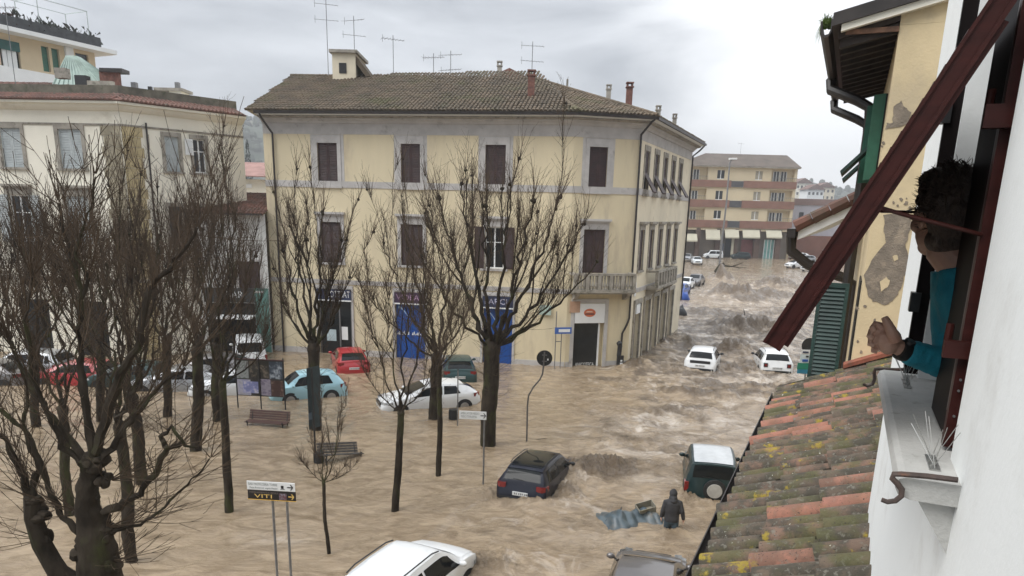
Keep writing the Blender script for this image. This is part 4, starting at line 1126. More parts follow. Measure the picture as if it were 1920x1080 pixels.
# ground floor: dark piers, awnings, doors
part(J.mb().box(0, J.L, -1.4, -1.2, -1, gz), 'shop_wall', mat('dim_shop_wall', (0.20, 0.17, 0.14), .9, .1, .3), EB)
for x0, x1 in ((0.0, ja(1288)), (ja(1310), ja(1318)), (ja(1349), ja(1357)), (ja(1384), ja(1390)), (ja(1422), ja(1432)), (ja(1463), ja(1472))):
    part(J.mb().box(x0, x1, -1.2, .15, -1, gz), 'pier', M_BROWN, EB)
part(J.mb().box(0, J.L, -1.25, .12, gz - .35, gz - .01), 'lintel', M_FY, EB)
for x0, x1, y0, y1 in ((1322, 1349, 430, 447), (1391, 1423, 430, 444), (1435, 1464, 431, 444), (1358, 1384, 430, 444), (1278, 1306, 438, 450)):
    q = J.rect(x0, y0, x1, y1)
    part(J.mb().add([(q[0], .1, q[3]), (q[1], .1, q[3]), (q[1], 1.2, q[2]), (q[0], 1.2, q[2]), (q[0], .1, q[3] - .08), (q[1], .1, q[3] - .08), (q[1], 1.2, q[2] - .3), (q[0], 1.2, q[2] - .3)], [(0, 3, 2, 1), (4, 5, 6, 7), (3, 7, 6, 2), (0, 4, 7, 3), (1, 2, 6, 5), (0, 1, 5, 4)]), 'awning', M_AWN, EB)
q = J.rect(1391, 450, 1421, 478); part(J.mb().box(q[0], q[1], -.9, -.8, -1, q[3]), 'red_door', mat('dark_red_door', (0.16, 0.04, 0.035), .6), EB)
q = J.rect(1434, 450, 1461, 477); dq = part(J.mb().box(q[0], q[1], -.9, -.8, -1, q[3]), 'turquoise_door', mat('turquoise_glazing', (0.16, 0.36, 0.34), .4), EB)
for k in range(5): x = q[0] + (q[1] - q[0]) * k / 4.4; part(J.mb().box(x, x + .14, -.8, -.72, -1, q[3]), 'mullion', M_WHITE, dq)
q = J.rect(1362, 444, 1380, 470); part(J.mb().box(q[0], q[1], -.9, -.8, -1, q[3]), 'dark_door', M_GLASS, EB)
part(J.mb().box(ja(1358), ja(1362), -.5, .0, -1, gz - .4).box(ja(1380), ja(1384), -.5, 0, -1, gz - .4), 'door_jamb', M_AWN, EB)
antenna(EB, (J.p(ja(1394), eave + 1.5, -6)), jy(262) - eave - 1.5, 77)
# low lavender house and far houses beside it
LV = thing('lavender_house', 'low lavender house with brown upper storey right of the flats at the street end', 'building', (72, 176, 0))
V = Fac((atY(1480, 420, 176).x, 176), (92, 176))
part(V.mb().box(0, V.L, -9, 0, -1, V.hit(1520, 385)[1]), 'wall', M_LAV, LV)
part(V.mb().box(0, V.L, -9.1, .15, V.hit(1520, 385)[1], V.hit(1520, 373)[1]), 'upper_storey', mat('reddish_brown_render', (0.22, 0.15, 0.135), .9, .1, .3), LV)
part(V.mb().box(0, V.L, -.2, .2, -1, V.hit(1520, 442)[1]), 'brown_base', mat('rust_shutters', (0.22, 0.10, 0.07), .9, .1, .5), LV)
q = V.rect(1521, 396, 1531, 404); part(V.mb().box(q[0], q[1], .05, .12, q[2], q[3]), 'window', M_WHITE, LV)
q = V.rect(1498, 398, 1506, 412); part(V.mb().box(q[0], q[1], .05, .12, q[2], q[3]), 'window', M_GLASS, LV)
for i, (x0, x1, y0, Yd, m_) in enumerate(((1490, 1522, 344, 470, M_CREAM), (1530, 1566, 352, 480, M_YEL2), (1512, 1545, 356, 440, M_WHITE))):
    A, B_ = atY(x0, 375, Yd), atY(x1, y0, Yd)
    t = thing('hillside_house', ['pale hillside house left of the other two above the lavender roof', 'yellowish hillside house farthest right beside the peeling wall', 'white hillside house between the two others in the mist'][i], 'building', ((A.x + B_.x) / 2, Yd, 0), group='far houses on the hill')
    part(MB().box(A.x, B_.x, Yd, Yd + 12, 0, B_.z), 'wall', m_, t)
    part(MB().prism([(A.x - 1, Yd - .8, B_.z), (B_.x + 1, Yd - .8, B_.z), ((A.x + B_.x) / 2, Yd - .8, B_.z + 3.2)], (0, 13.5, 0)), 'roof', M_TILER, t)
    q = MB()
    for k in range(4):
        x = A.x + (B_.x - A.x) * (k + .5) / 4
        for z in (B_.z - 3, B_.z - 7): q.box(x - .6, x + .6, Yd - .1, Yd + .05, z, z + 1.6)
    part(q, 'windows', M_GLASS, t)
# right-hand row farther down the street (hidden side, closes the street)
RH = thing('right_hand_row', 'low row house with eave roof down the right side of the street', 'building', uv(20, 3))
# ------------------------------------------------------------------ right-hand side: coordinates u (along the street), v (across), z
def U(): return MB(lambda u, v, z: uv(u, v, z))
def hitU(px, py, u):
    r = ray(px, py); t = u / r.dot(SD)
    return (r.dot(ND) * t, EYE + r.z * t)
def P3u(px, py, u):
    v, z = hitU(px, py, u); return (u, v, z)
# own white house: wall with a window, sill, shutter
WV = .312
WH = thing('white_house', 'white rendered house wall with brown shuttered window and stone sill, close at right', 'building', uv(1.5, WV, 0))
WU0, WU1, SZ, WTOP = 2.12, 3.22, 8.10, 9.75
UE = 4.72
mb = U()
for a, b_, z0, z1 in ((-2.5, WU0, -1, 13), (WU1, UE, -1, 13), (WU0, WU1, -1, SZ - .05), (WU0, WU1, WTOP, 13)):
    mb.box(a, b_, WV, WV + .32, z0, z1)
part(mb, 'wall', M_WWALL, WH)
part(U().box(UE - .32, UE, WV + .325, 5, -1, 13), 'end_wall', M_WWALL, WH)
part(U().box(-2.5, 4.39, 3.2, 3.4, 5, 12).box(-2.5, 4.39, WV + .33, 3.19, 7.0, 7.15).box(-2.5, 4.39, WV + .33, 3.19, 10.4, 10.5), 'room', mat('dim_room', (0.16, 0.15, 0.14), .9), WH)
# sill with rounded nose and corbel
prof = [(WV + .30, SZ - .055), (WV - .10, SZ - .055), (WV - .128, SZ - .045), (WV - .137, SZ - .027), (WV - .130, SZ - .006), (WV - .115, SZ), (WV + .30, SZ)]
mb = U(); n = len(prof)
pts = [(1.90, v, z) for v, z in prof] + [(3.34, v, z) for v, z in prof]
mb.add(pts, [tuple(range(n)), tuple(range(2 * n - 1, n - 1, -1))] + [(i, (i + 1) % n, n + (i + 1) % n, n + i) for i in range(n)])
sill = part(mb, 'window_sill', M_CONC, WH)
part(U().prism([(1.93, WV, SZ - .056), (1.93, WV - .085, SZ - .056), (1.93, WV, SZ - .19)], (.045, 0, 0)), 'corbel', M_CONC, WH)
part(U().prism([(3.25, WV, SZ - .056), (3.25, WV - .085, SZ - .056), (3.25, WV, SZ - .19)], (.045, 0, 0)), 'corbel', M_CONC, WH)
# wrought iron shutter hooks
for base, pts in ((1.885, [(1796, 900), (1740, 893), (1690, 889), (1676, 889), (1673, 897), (1682, 906), (1691, 918), (1690, 930), (1679, 939), (1664, 941), (1653, 937)]),
                  (3.36, [(1712, 692), (1680, 693), (1650, 692), (1641, 692), (1639, 699), (1640, 710), (1636, 721), (1626, 724), (1618, 720)])):
    part(U().tube([P3u(x, y, base) for x, y in pts], [.007] + [.0072] * (len(pts) - 4) + [.007, .0065, .006], 8), 'shutter_hook', M_IRON, WH, True)
# bird spikes on the sill
M_SPIKE = mat('spike_wire', (0.42, 0.42, 0.40), 0.35, .05, 5, metal=0.8)
rg = random.Random(2)
for uu in (2.02, 2.09, 3.02, 3.10, 3.18):
    bx = part(U().box(uu - .03, uu + .03, WV - .06, WV - .035, SZ + .0005, SZ + .004), 'spike_base', M_SPIKE, WH)
    q = U()
    for k in range(4):
        q.tube([(uu + rg.uniform(-.02, .02), WV - .047, SZ + .003), (uu + rg.uniform(-.07, .07), WV - .047 + (-.06 + .035 * k), SZ + rg.uniform(.09, .13))], .0011, 4)
    part(q, 'bird_spike', M_SPIKE, WH)
# window frame parts: near rail, then fixed and far leaf, their shade put into near-black paint
part(U().box(2.19, 2.225, .298, .326, SZ + .012, WTOP), 'shutter_rail', M_WOODB, WH)
part(U().box(2.30, 2.66, .312, .326, SZ + .012, WTOP), 'dark_leaf', M_WOODD, WH)
part(U().box(2.255, 2.262, .302, .326, SZ + .1, WTOP - .1), 'edge_strip', M_STEEL, WH)
part(U().box(3.24, 3.275, .262, .37, SZ + .012, WTOP), 'far_leaf', M_WOODD, WH)
part(U().box(3.31, 3.32, .268, .305, SZ + .1, WTOP), 'edge_strip', M_STEEL, WH)
for zz in (8.36, 9.06): part(U().box(3.225, 3.285, .245, .28, zz, zz + .075), 'far_hinge', M_BLACK, WH)
for y0, y1 in ((640, 672), (195, 240)):
    z1, z0 = hitU(1805 if y0 > 300 else 1900, y0, 2.175)[1], hitU(1805 if y0 > 300 else 1900, y1, 2.175)[1]
    part(U().box(2.16, 2.188, .258, .326, z0, z1), 'hinge_block', M_WOODB, WH)
    part(U().tube([(2.21, .270, z1 - .005), (2.21, .270, z1 + .04)], .010, 8), 'hinge_pin', M_WOODB, WH)
for zz in (8.3, 8.27, 8.2):
    part(U().tube([(2.189, .312, zz), (2.185, .312, zz)], .0035, 6), 'screw', M_STEEL, WH)
# the tilted louvred flap, pushed out at the bottom
L0, L1, R1_, R0_ = (-.186, 8.368), (.232, 9.225), (.280, 9.202), (-.138, 8.345)
FL = bpy.data.objects.new('shutter_flap', None); COL.objects.link(FL); FL.parent = WH; FL.location = SD * 0.2
def stile(u0, u1): return U().prism([(u0, *L0), (u0, *R0_), (u0, *R1_), (u0, *L1)], (u1 - u0, 0, 0))
for u0 in (2.10, 3.02): part(stile(u0, u0 + .07), 'stile', M_WOODB, FL)
for ka, kb in ((.0, .16), (.80, 1.0)):
    A0, A1 = Vector(L0), Vector(L1); D_ = Vector(R0_) - A0
    part(U().prism([(2.0995, *(A0 + D_ * ka)), (2.0995, *(A0 + D_ * kb)), (2.0995, *(A1 + D_ * kb)), (2.0995, *(A1 + D_ * ka))], (-.006, 0, 0)), 'edge_bead', M_WOODB, FL)
dv, dz_ = Vector((L1[0] - L0[0], L1[1] - L0[1])).normalized(), Vector((R0_[0] - L0[0], R0_[1] - L0[1]))
for s0, s1 in ((0.0, .07), (.44, .49), (.90, .97)):
    a = Vector(L0) + dv * s0; b_ = Vector(L0) + dv * s1
    part(U().prism([(2.171, *a), (2.171, *(a + dz_ * .95)), (2.171, *(b_ + dz_ * .95)), (2.171, *b_)], (.848, 0, 0)), 'rail', M_WOODB, FL)
for k in range(20):
    s = .085 + k * .0425
    if .41 < s < .50: continue
    c = Vector(L0) + dv * s + dz_ * .5; e = (dz_ * .5 + dv * .022); f_ = Vector((-e.y, e.x)).normalized() * .004
    part(U().prism([(2.172, *(c - e - f_)), (2.172, *(c + e - f_)), (2.172, *(c + e + f_)), (2.172, *(c - e + f_))], (.846, 0, 0)), 'slat', M_WOODB, FL)
a = Vector(R0_); part(U().prism([(2.102, *(a + dv * .02)), (2.102, *(a + dv * .02 + dz_ * .22)), (2.102, *(a + dv * .9 + dz_ * .22)), (2.102, *(a + dv * .9))], (.98, 0, 0)), 'back_bead', M_WOODB, FL)
part(U().tube([(2.13, *hitU(1652, 390, 2.13)), (2.15, *hitU(1700, 404, 2.15)), (2.185, .30, hitU(1838, 440, 2.185)[1])], .0055, 7), 'stay_rod', M_WOODB, WH)
part(U().tube([(2.13, *hitU(1652, 396, 2.13)), (3.24, .27, hitU(1768, 399, 3.24)[1])], .0045, 6), 'stay_rod', M_WOODB, WH)

# ------------------------------------------------------------------ low house with the tiled roof
TH_ = thing('tiled_lean_to', 'low house roof of mossy round clay tiles sloping to the street below the window', 'building', uv(6.5, 0, 0))
RS, VE = .44, -.57
def rz(v): return 6.46 + RS * (v - VE)
U0, U1 = 3.2, 9.97
mb = U().box(U0, U1, .1, .3, -1, rz(.1) - .1); mb.box(UE + .02, U1, .31, 3, -1, 6.3)
part(mb, 'wall', M_YEL2, TH_)
part(U().prism([(U0, VE, rz(VE) - .07), (U0, .308, rz(.308) - .07), (U0, .308, rz(.308) - .02), (U0, VE, rz(VE) - .02)], (UE + .004 - U0, 0, 0)), 'roof_deck', mat('roof_mortar', (0.26, 0.24, 0.21), .95, .2, 8, bump=.4), TH_)
part(U().prism([(UE + .008, VE, rz(VE) - .07), (UE + .008, 2.2, rz(2.2) - .07), (UE + .008, 2.2, rz(2.2) - .02), (UE + .008, VE, rz(VE) - .02)], (U1 - UE - .008, 0, 0)), 'roof_deck', MATS['roof_mortar'], TH_)
part(U().box(U0, U1, VE - .03, VE + .06, rz(VE) - .09, rz(VE) + .012), 'eave_mortar', mat('pale_mortar', (0.50, 0.49, 0.46), .95, .15, 20, bump=.5, bscale=60), TH_)
gz_ = rz(VE) + .035
mb = U(); gp = []
for k in range(9):
    q = math.pi + math.pi * k / 8; gp.append((VE - .075 + .045 * math.cos(q), gz_ - .02 + .07 * math.sin(q)))
gp += [(VE - .034, gz_ - .015)] + [(VE - .075 + .036 * math.cos(math.pi * 2 - math.pi * k / 8), gz_ - .018 + .06 * math.sin(math.pi * 2 - math.pi * k / 8)) for k in range(9)]
n = len(gp)
mb.add([(U0, *p) for p in gp] + [(U1 - .1, *p) for p in gp], [(i, (i + 1) % n, n + (i + 1) % n, n + i) for i in range(n)] + [tuple(range(n)), tuple(range(2 * n - 1, n - 1, -1))])
part(mb, 'gutter', M_GUT, TH_)
# tile material: each piece is its own age: fresh terracotta, grey lichen, black moss, yellow crust
mt = bpy.data.materials.new('lichened_clay'); mt.use_nodes = True
nt = mt.node_tree; b = nt.nodes['Principled BSDF']; L = nt.links.new
b.inputs['Roughness'].default_value = .9
oi = nt.nodes.new('ShaderNodeObjectInfo'); g = nt.nodes.new('ShaderNodeNewGeometry')
def tn(sc, det=6, rg_=.65):
    n_ = nt.nodes.new('ShaderNodeTexNoise'); n_.inputs['Scale'].default_value = sc; n_.inputs['Detail'].default_value = det; n_.inputs['Roughness'].default_value = rg_
    L(g.outputs['Position'], n_.inputs['Vector']); return n_.outputs['Fac']
def tmix(f, a, col, lo=None, hi=None):
    if lo is not None:
        r_ = nt.nodes.new('ShaderNodeMapRange'); r_.interpolation_type = 'SMOOTHSTEP'; r_.inputs['From Min'].default_value = lo; r_.inputs['From Max'].default_value = hi
        L(f, r_.inputs['Value']); f = r_.outputs['Result']
    x = nt.nodes.new('ShaderNodeMix'); x.data_type = 'RGBA'; L(f, x.inputs[0]); L(a, x.inputs[6])
    if isinstance(col, tuple): x.inputs[7].default_value = (*col, 1)
    else: L(col, x.inputs[7])
    return x.outputs[2]
cr = nt.nodes.new('ShaderNodeValToRGB'); cr.color_ramp.interpolation = 'LINEAR'
cr.color_ramp.elements[0].position, cr.color_ramp.elements[0].color = 0.0, (.14, .104, .074, 1)
cr.color_ramp.elements[1].position, cr.color_ramp.elements[1].color = 1.0, (.33, .15, .11, 1)
for p_, c_ in ((.3, (.10, .076, .056, 1)), (.55, (.18, .112, .080, 1)), (.80, (.22, .12, .085, 1)), (.87, (.33, .145, .098, 1))):
    e = cr.color_ramp.elements.new(p_); e.color = c_
L(oi.outputs['Random'], cr.inputs['Fac'])
age = nt.nodes.new('ShaderNodeMapRange'); age.inputs['From Min'].default_value = .76; age.inputs['From Max'].default_value = .88; age.inputs['To Min'].default_value = 1; age.inputs['To Max'].default_value = .30
L(oi.outputs['Random'], age.inputs['Value'])
def aged(sc, lo, hi, amt=1.0, det=7):
    r_ = nt.nodes.new('ShaderNodeMapRange'); r_.interpolation_type = 'SMOOTHSTEP'; r_.inputs['From Min'].default_value = lo; r_.inputs['From Max'].default_value = hi; r_.inputs['To Max'].default_value = amt
    L(tn(sc, det), r_.inputs['Value'])
    m_ = nt.nodes.new('ShaderNodeMath'); m_.operation = 'MULTIPLY'; L(r_.outputs['Result'], m_.inputs[0]); L(age.outputs['Result'], m_.inputs[1]); return m_.outputs['Value']
c = cr.outputs['Color']
c = tmix(aged(6.5, .40, .58, .9), c, (.05, .045, .033))
c = tmix(aged(26, .54, .64, .5), c, (.24, .225, .185))
c = tmix(aged(3.0, .47, .62, .7), c, (.082, .082, .028))
c = tmix(aged(5.2, .585, .66, .9), c, (.29, .215, .025))
c = tmix(aged(24, .70, .73, .9, 3), c, (.62, .60, .54))
c = tmix(tn(60, 3), c, (.035, .03, .026), .60, .70)
L(c, b.inputs['Base Color'])
bp = nt.nodes.new('ShaderNodeBump'); bp.inputs['Strength'].default_value = .5; bp.inputs['Distance'].default_value = .012; L(tn(45, 5), bp.inputs['Height']); L(bp.outputs['Normal'], b.inputs['Normal'])
# one coppo: a tapering half barrel with thickness, in a local frame x up the slope, y across
def coppo(Ln, r0_, r1_, th):
    mb = MB(); vs = []; K_ = 8
    for x, ra in ((0, r0_), (Ln * .5, (r0_ + r1_) / 2 * 1.01), (Ln, r1_)):
        for k in range(K_ + 1):
            q = math.pi * k / K_; vs.append((x, ra * math.cos(q), ra * math.sin(q) * 1.12))
        for k in range(K_ + 1):
            q = math.pi * k / K_; vs.append((x, (ra - th) * math.cos(q), (ra - th) * math.sin(q) * 1.12))
    s = 2 * (K_ + 1); fs = []
    for i in range(2):
        for k in range(K_):
            fs.append((i * s + k, i * s + k + 1, (i + 1) * s + k + 1, (i + 1) * s + k))
            fs.append((i * s + K_ + 1 + k, (i + 1) * s + K_ + 1 + k, (i + 1) * s + K_ + 2 + k, i * s + K_ + 2 + k))
    for e_ in (0, 2 * s):
        for k in range(K_): fs.append((e_ + k, e_ + K_ + 1 + k, e_ + K_ + 2 + k, e_ + k + 1))
    mb.add(vs, fs); return mb
PT, EX, TL = .192, .36, .47
cop = [coppo(TL, .086, .068, .014).mesh('roof_tile', mt, True), coppo(TL * .98, .081, .066, .015).mesh('roof_tile', mt, True), coppo(TL * 1.04, .090, .071, .014).mesh('roof_tile', mt, True)]
sl = math.atan(RS); ub, vb = Vector((SD.x, SD.y, 0)), (ND * math.cos(sl) + Vector((0, 0, math.sin(sl)))).normalized()
nb = vb.cross(-ub).normalized()
if nb.z < 0: nb = -nb
rg = random.Random(17)
chan = MB()
rows = int((U1 - U0) / PT)
tinv = wm(TH_).inverted()
count = 0
for i in range(rows):
    uu = U0 + (i + .5) * PT
    if uu > U1 - .06: break
    jit = rg.uniform(-.03, .03)
    for j in range(8):
        s = j * EX + rg.uniform(-.022, .022) + jit - (.03 if j == 0 else 0)
        vv = VE + s * math.cos(sl)
        if uu < UE + .05 and vv + (TL * .3) > .31: continue
        c = uv(uu + rg.uniform(-.010, .010), VE, rz(VE)) + vb * s + nb * (.036 + rg.uniform(-.008, .014))
        yaw = rg.gauss(0, .013); pit = .040 + rg.gauss(0, .008)
        x = (vb * math.cos(yaw) + ub * math.sin(yaw)); x = (x * math.cos(pit) - nb * math.sin(pit)).normalized()
        y = nb.cross(x).normalized(); z = x.cross(y)
        rl = rg.gauss(0, .04); y, z = y * math.cos(rl) + z * math.sin(rl), z * math.cos(rl) - y * math.sin(rl)
        M4 = Matrix((x, y, z)).transposed().to_4x4(); M4.translation = c
        o = bpy.data.objects.new('roof_tile', cop[rg.randrange(3)]); COL.objects.link(o); o.parent = TH_
        o.matrix_local = tinv @ M4; count += 1
    # concave channel tiles between the cover rows; valley shade put into their dark mossy colour
    for j in range(8):
        s0 = j * EX - .02; s1 = s0 + TL
        v1 = VE + s1 * math.cos(sl)
        if uu < UE - .05 and v1 > .55: continue
        vs = []
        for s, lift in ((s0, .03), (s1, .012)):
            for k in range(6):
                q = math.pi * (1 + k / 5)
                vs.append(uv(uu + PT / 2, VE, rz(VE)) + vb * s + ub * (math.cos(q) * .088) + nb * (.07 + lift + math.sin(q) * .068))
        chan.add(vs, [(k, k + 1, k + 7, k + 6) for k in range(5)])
stuff(part(chan, 'channel_tiles', mat('shaded_mossy_clay', (0.055, 0.045, 0.034), .95, .3, 9, dirt=(.05, .055, .02), dscale=3, bump=.6), TH_, True))
# slipped and upturned tile pieces on the roof, and the red flashing along the taller house
part(U().prism([(9.78, .12, rz(.12) + .14), (9.78, 2.1, rz(2.1) + .14), (9.78, 2.1, rz(2.1) + .19), (9.78, .12, rz(.12) + .19)], (.2, 0, 0)), 'red_flashing', mat('red_flashing', (0.30, 0.10, 0.06), .9, .2, 6, dirt=(.10, .07, .05), dscale=5), TH_)
# cables hanging down the corner of the white house
for k, (x0, x1) in enumerate(((1612, 1600), (1618, 1606), (1607, 1613), (1603, 1592))):
    pts = [P3u(x0 + (x1 - x0) * t_ + 3 * math.sin(5 * t_ + k), 1000 + 130 * t_, UE + .01 + .008 * k) for t_ in [i / 6 for i in range(7)]]
    pts = [(u_, v_ - .01, z_) for u_, v_, z_ in pts]
    part(U().tube(pts, .009 if k < 2 else .007, 6), 'cable', [M_WHITE, M_STONE, M_BLACK, M_WHITE][k], WH, True)
q = P3u(1610, 1012, UE + .02); part(U().tube([(UE + .02, q[1] - .03, q[2] - .02), (UE + .02, q[1] - .012, q[2]), (UE + .02, q[1] + .02, q[2] + .008)], [.016, .022, .016], 8), 'cable_joint', M_WHITE, WH, True)

# ------------------------------------------------------------------ tall ochre house with the flaking side wall
OH = thing('flaking_ochre_house', 'tall ochre house with peeling side wall, dark eave and green shutters, beyond the tiles', 'building', uv(12, .5, 0))
YU, YV, YE = 10.0, .21, 15.0
M_OCH2 = mat('old_ochre_plaster', (0.66, 0.535, 0.33), .92, .08, 1.2, dirt=(0.50, 0.41, 0.27), dscale=1.4, dlo=.5, dhi=.72, bump=.25, bscale=30)
part(U().box(YU, YE, YV, 7, -1, 10.88), 'wall', M_OCH2, OH)
part(U().prism([(YU, YV, 10.882), (YU, 7, 10.882), (YU, 7, 12.55), (YU, YV, 11.0)], (YE - YU, 0, 0)), 'gable', M_OCH2, OH)
ev0, ev1 = -.50, 7.0
def yz(v): return 10.915 + .238 * (v + .49)
part(U().prism([(YU - .14, ev0, yz(ev0) - .02), (YU - .14, ev1, yz(ev1) - .02), (YU - .14, ev1, yz(ev1) + .12), (YU - .14, ev0, yz(ev0) + .12)], (YE - YU + .2, 0, 0)), 'roof', M_GUT, OH)
part(U().prism([(YU - .10, -.40, yz(-.4) - .10), (YU - .10, ev1, yz(ev1) - .10), (YU - .10, ev1, yz(ev1) - .022), (YU - .10, -.40, yz(-.4) - .022)], (.1, 0, 0)), 'verge_trim', M_CREAM, OH)
part(U().prism([(YU - .02, -.42, yz(-.42) - .16), (YU - .02, YV - .002, yz(YV) - .16), (YU - .02, YV - .002, yz(YV) - .022), (YU - .02, -.42, yz(-.42) - .022)], (YE - YU, 0, 0)), 'eave_boards', mat('dark_eave_wood', (0.035, 0.024, 0.018), .8, .3, 4), OH)
M_RAFT = MATS['dark_eave_wood']
for k in range(13):
    u0 = YU + .02 + k * .37
    part(U().prism([(u0, -.40, yz(-.4) - .26), (u0, YV - .003, yz(YV) - .27), (u0, YV - .003, yz(YV) - .163), (u0, -.40, yz(-.4) - .163)], (.10, 0, 0)), 'rafter', M_RAFT, OH)
part(U().box(YU - .03, YU + .0, -.35, YV - .005, yz(0) - .22, yz(0) - .165), 'broken_tiles', mat('broken_terracotta', (0.20, 0.11, 0.07), .9, .3, 9), OH)
mb = U()
for a, b_ in ((-.13, YE - YU + .1),):
    pr_ = [(-.50, yz(-.5) + .06), (-.50, yz(-.5) - .08), (-.53, yz(-.5) - .13), (-.58, yz(-.5) - .14), (-.62, yz(-.5) - .10), (-.63, yz(-.5) + .04), (-.61, yz(-.5) + .04), (-.60, yz(-.5) - .07), (-.57, yz(-.5) - .11), (-.53, yz(-.5) - .10), (-.515, yz(-.5) - .06), (-.515, yz(-.5) + .06)]
    n = len(pr_); mb.add([(YU + a, *p) for p in pr_] + [(YU + b_, *p) for p in pr_], [(i, (i + 1) % n, n + (i + 1) % n, n + i) for i in range(n)] + [tuple(range(n)), tuple(range(2 * n - 1, n - 1, -1))])
part(mb, 'gutter', M_GUT, OH)
for du, rr2, ub_ in ((0, .075, 12.2), (1.3, .07, 14.4)):
    u0 = ub_
    part(U().tube([(u0 + .6, -.57, yz(-.5) - .12), (u0 + .55, -.55, yz(-.5) - .28), (u0 + .15, -.15, yz(-.5) - .50), (u0, .02, yz(-.5) - .62), (u0, .045, yz(-.5) - .85), (u0, .045, 6.2), (u0, .045, 3)], rr2, 9), 'downpipe', M_GUT, OH, True)
# grass tuft growing in the gutter
mb = MB(); rg = random.Random(4); gc = uv(YU - .05, -.57, yz(-.5) + .02)
for k in range(150):
    p = gc + ub * rg.uniform(-.06, .28) + ND * rg.uniform(-.05, .05); d = Vector((rg.gauss(0, .55), rg.gauss(0, .4), rg.uniform(.4, 1.2))); l = rg.uniform(.05, .16)
    tip = p + d.normalized() * l + Vector((0, 0, -.25 * l * rg.random() * 2)); m_ = p.lerp(tip, .55) + Vector((0, 0, .03)); w_ = Vector((.006, .003, 0))
    mb.add([p - w_, p + w_, m_ + w_ * .8, m_ - w_ * .8, tip], [(0, 1, 2, 3), (3, 2, 4)])
for k in range(14):
    p = gc + ub * rg.uniform(-.06, .2) + ND * -.06; t_ = p + Vector((rg.uniform(-.1, 0), rg.uniform(-.05, .05), rg.uniform(-.3, -.1)))
    mb.add([p, p + Vector((.006, 0, 0)), t_], [(0, 1, 2)])
g_ = mb.build('grass_tuft', mat('fresh_grass', (0.16, 0.24, 0.05), .8, .2, 30)); stuff(g_); tag(g_, 'bright green grass tuft growing from the dark roof gutter corner', 'grass')
# bare patches where the plaster has fallen
M_BARE = mat('bare_render', (0.24, 0.20, 0.155), .95, .12, 8, dirt=(.33, .27, .2), dscale=6, dlo=.5, dhi=.66, bump=.6, bscale=50)
def wallpoly(pts, d, m, name):
    return part(U().prism([(YU - .001, *hitU(x, y, YU)) for x, y in pts], (-d, 0, 0)), name, m, OH)
def rough(pts, n, amp, seed):
    rg = random.Random(seed); o = []
    for i in range(len(pts)):
        a, b_ = Vector(pts[i]), Vector(pts[(i + 1) % len(pts)])
        for k in range(n): o.append(tuple(a.lerp(b_, k / n) + Vector((rg.uniform(-amp, amp), rg.uniform(-amp, amp)))))
    return o
big = [(1657, 402), (1704, 400), (1710, 419), (1698, 459), (1705, 484), (1698, 512), (1688, 540), (1677, 561), (1661, 572), (1637, 565), (1626, 553), (1620, 516), (1633, 488), (1661, 455), (1658, 435)]
wallpoly(rough(big, 4, 1.6, 1), .006, M_BARE, 'bare_patch')
wallpoly(rough([(1673, 480), (1682, 478), (1684, 486), (1677, 490)], 2, .6, 2), .010, M_OCH2, 'plaster_island')
wallpoly(rough([(1650, 528), (1662, 520), (1669, 526), (1664, 538), (1652, 546)], 2, .8, 3), .010, M_OCH2, 'plaster_island')
up = [(1676, 201), (1689, 189), (1697, 201), (1708, 211), (1702, 233), (1679, 239), (1661, 242), (1662, 231), (1673, 231)]
wallpoly(rough(up, 4, 1.3, 4), .006, M_BARE, 'bare_patch')
rg = random.Random(11)
for x, y, r_ in ((1656, 268, 4), (1653, 274, 3), (1690, 374, 4), (1699, 381, 5), (1706, 388, 3), (1675, 380, 3), (1683, 385, 3), (1615, 660, 4), (1608, 640, 3), (1622, 574, 4), (1608, 578, 4), (1640, 600, 3), (1650, 655, 5), (1668, 640, 3), (1700, 372, 2), (1742, 275, 3)):
    wallpoly([(x + r_ * rg.uniform(.5, 1.2) * math.cos(q), y + r_ * rg.uniform(.5, 1.2) * math.sin(q)) for q in [k * .9 for k in range(7)]], .005, M_BARE, 'bare_patch')
# green shutters on its street face: an upper window with swung-out flaps, and the open leaf near the tiles
for u0, z0, z1 in ((11.0, 9.25, 10.3), (13.0, 9.25, 10.3)):
    w_ = part(U().box(u0, u0 + .9, YV - .03, YV + .01, z0, z1), 'window', M_DARK, OH)
    for uu, tilt in ((u0 - .03, .16), (u0 + .93, .22)):
        mb = U(); mb.prism([(uu, YV - .02, z0), (uu, YV - .02, z1), (uu, YV - tilt, z1 - .02), (uu, YV - tilt, z0 - .02)], (.03, 0, 0)); part(mb, 'shutter', M_GREEN, w_)
    part(U().prism([(u0 + .04, YV - .03, z0 + .55), (u0 + .04, YV - .45, z0 + .1), (u0 + .04, YV - .43, z0 + .06), (u0 + .04, YV - .03, z0 + .50)], (.8, 0, 0)), 'shutter_flap', M_DKGR, w_)
su = 10.4
c00, c10, c11, c01 = (hitU(1522, 690, su), hitU(1576, 690, su), hitU(1583, 531, su), hitU(1530, 530, su))
sh_ = bpy.data.objects.new('green_shutter', None); COL.objects.link(sh_); sh_.parent = OH; sh_.location = (0, 0, 0)
v0_, v1_ = (c00[0] + c01[0]) / 2 - .005, (c10[0] + c11[0]) / 2 + .02
z0_, z1_ = c00[1] - .25, c01[1] + .01
for a, b_ in ((v0_, v0_ + .045), (v1_ - .045, v1_)): part(U().box(su, su + .04, a, b_, z0_, z1_), 'stile', M_DKGR, sh_)
for a, b_ in ((z0_, z0_ + .06), (z1_ - .06, z1_)): part(U().box(su, su + .04, v0_ + .045, v1_ - .045, a, b_), 'rail', M_DKGR, sh_)
ns = 24
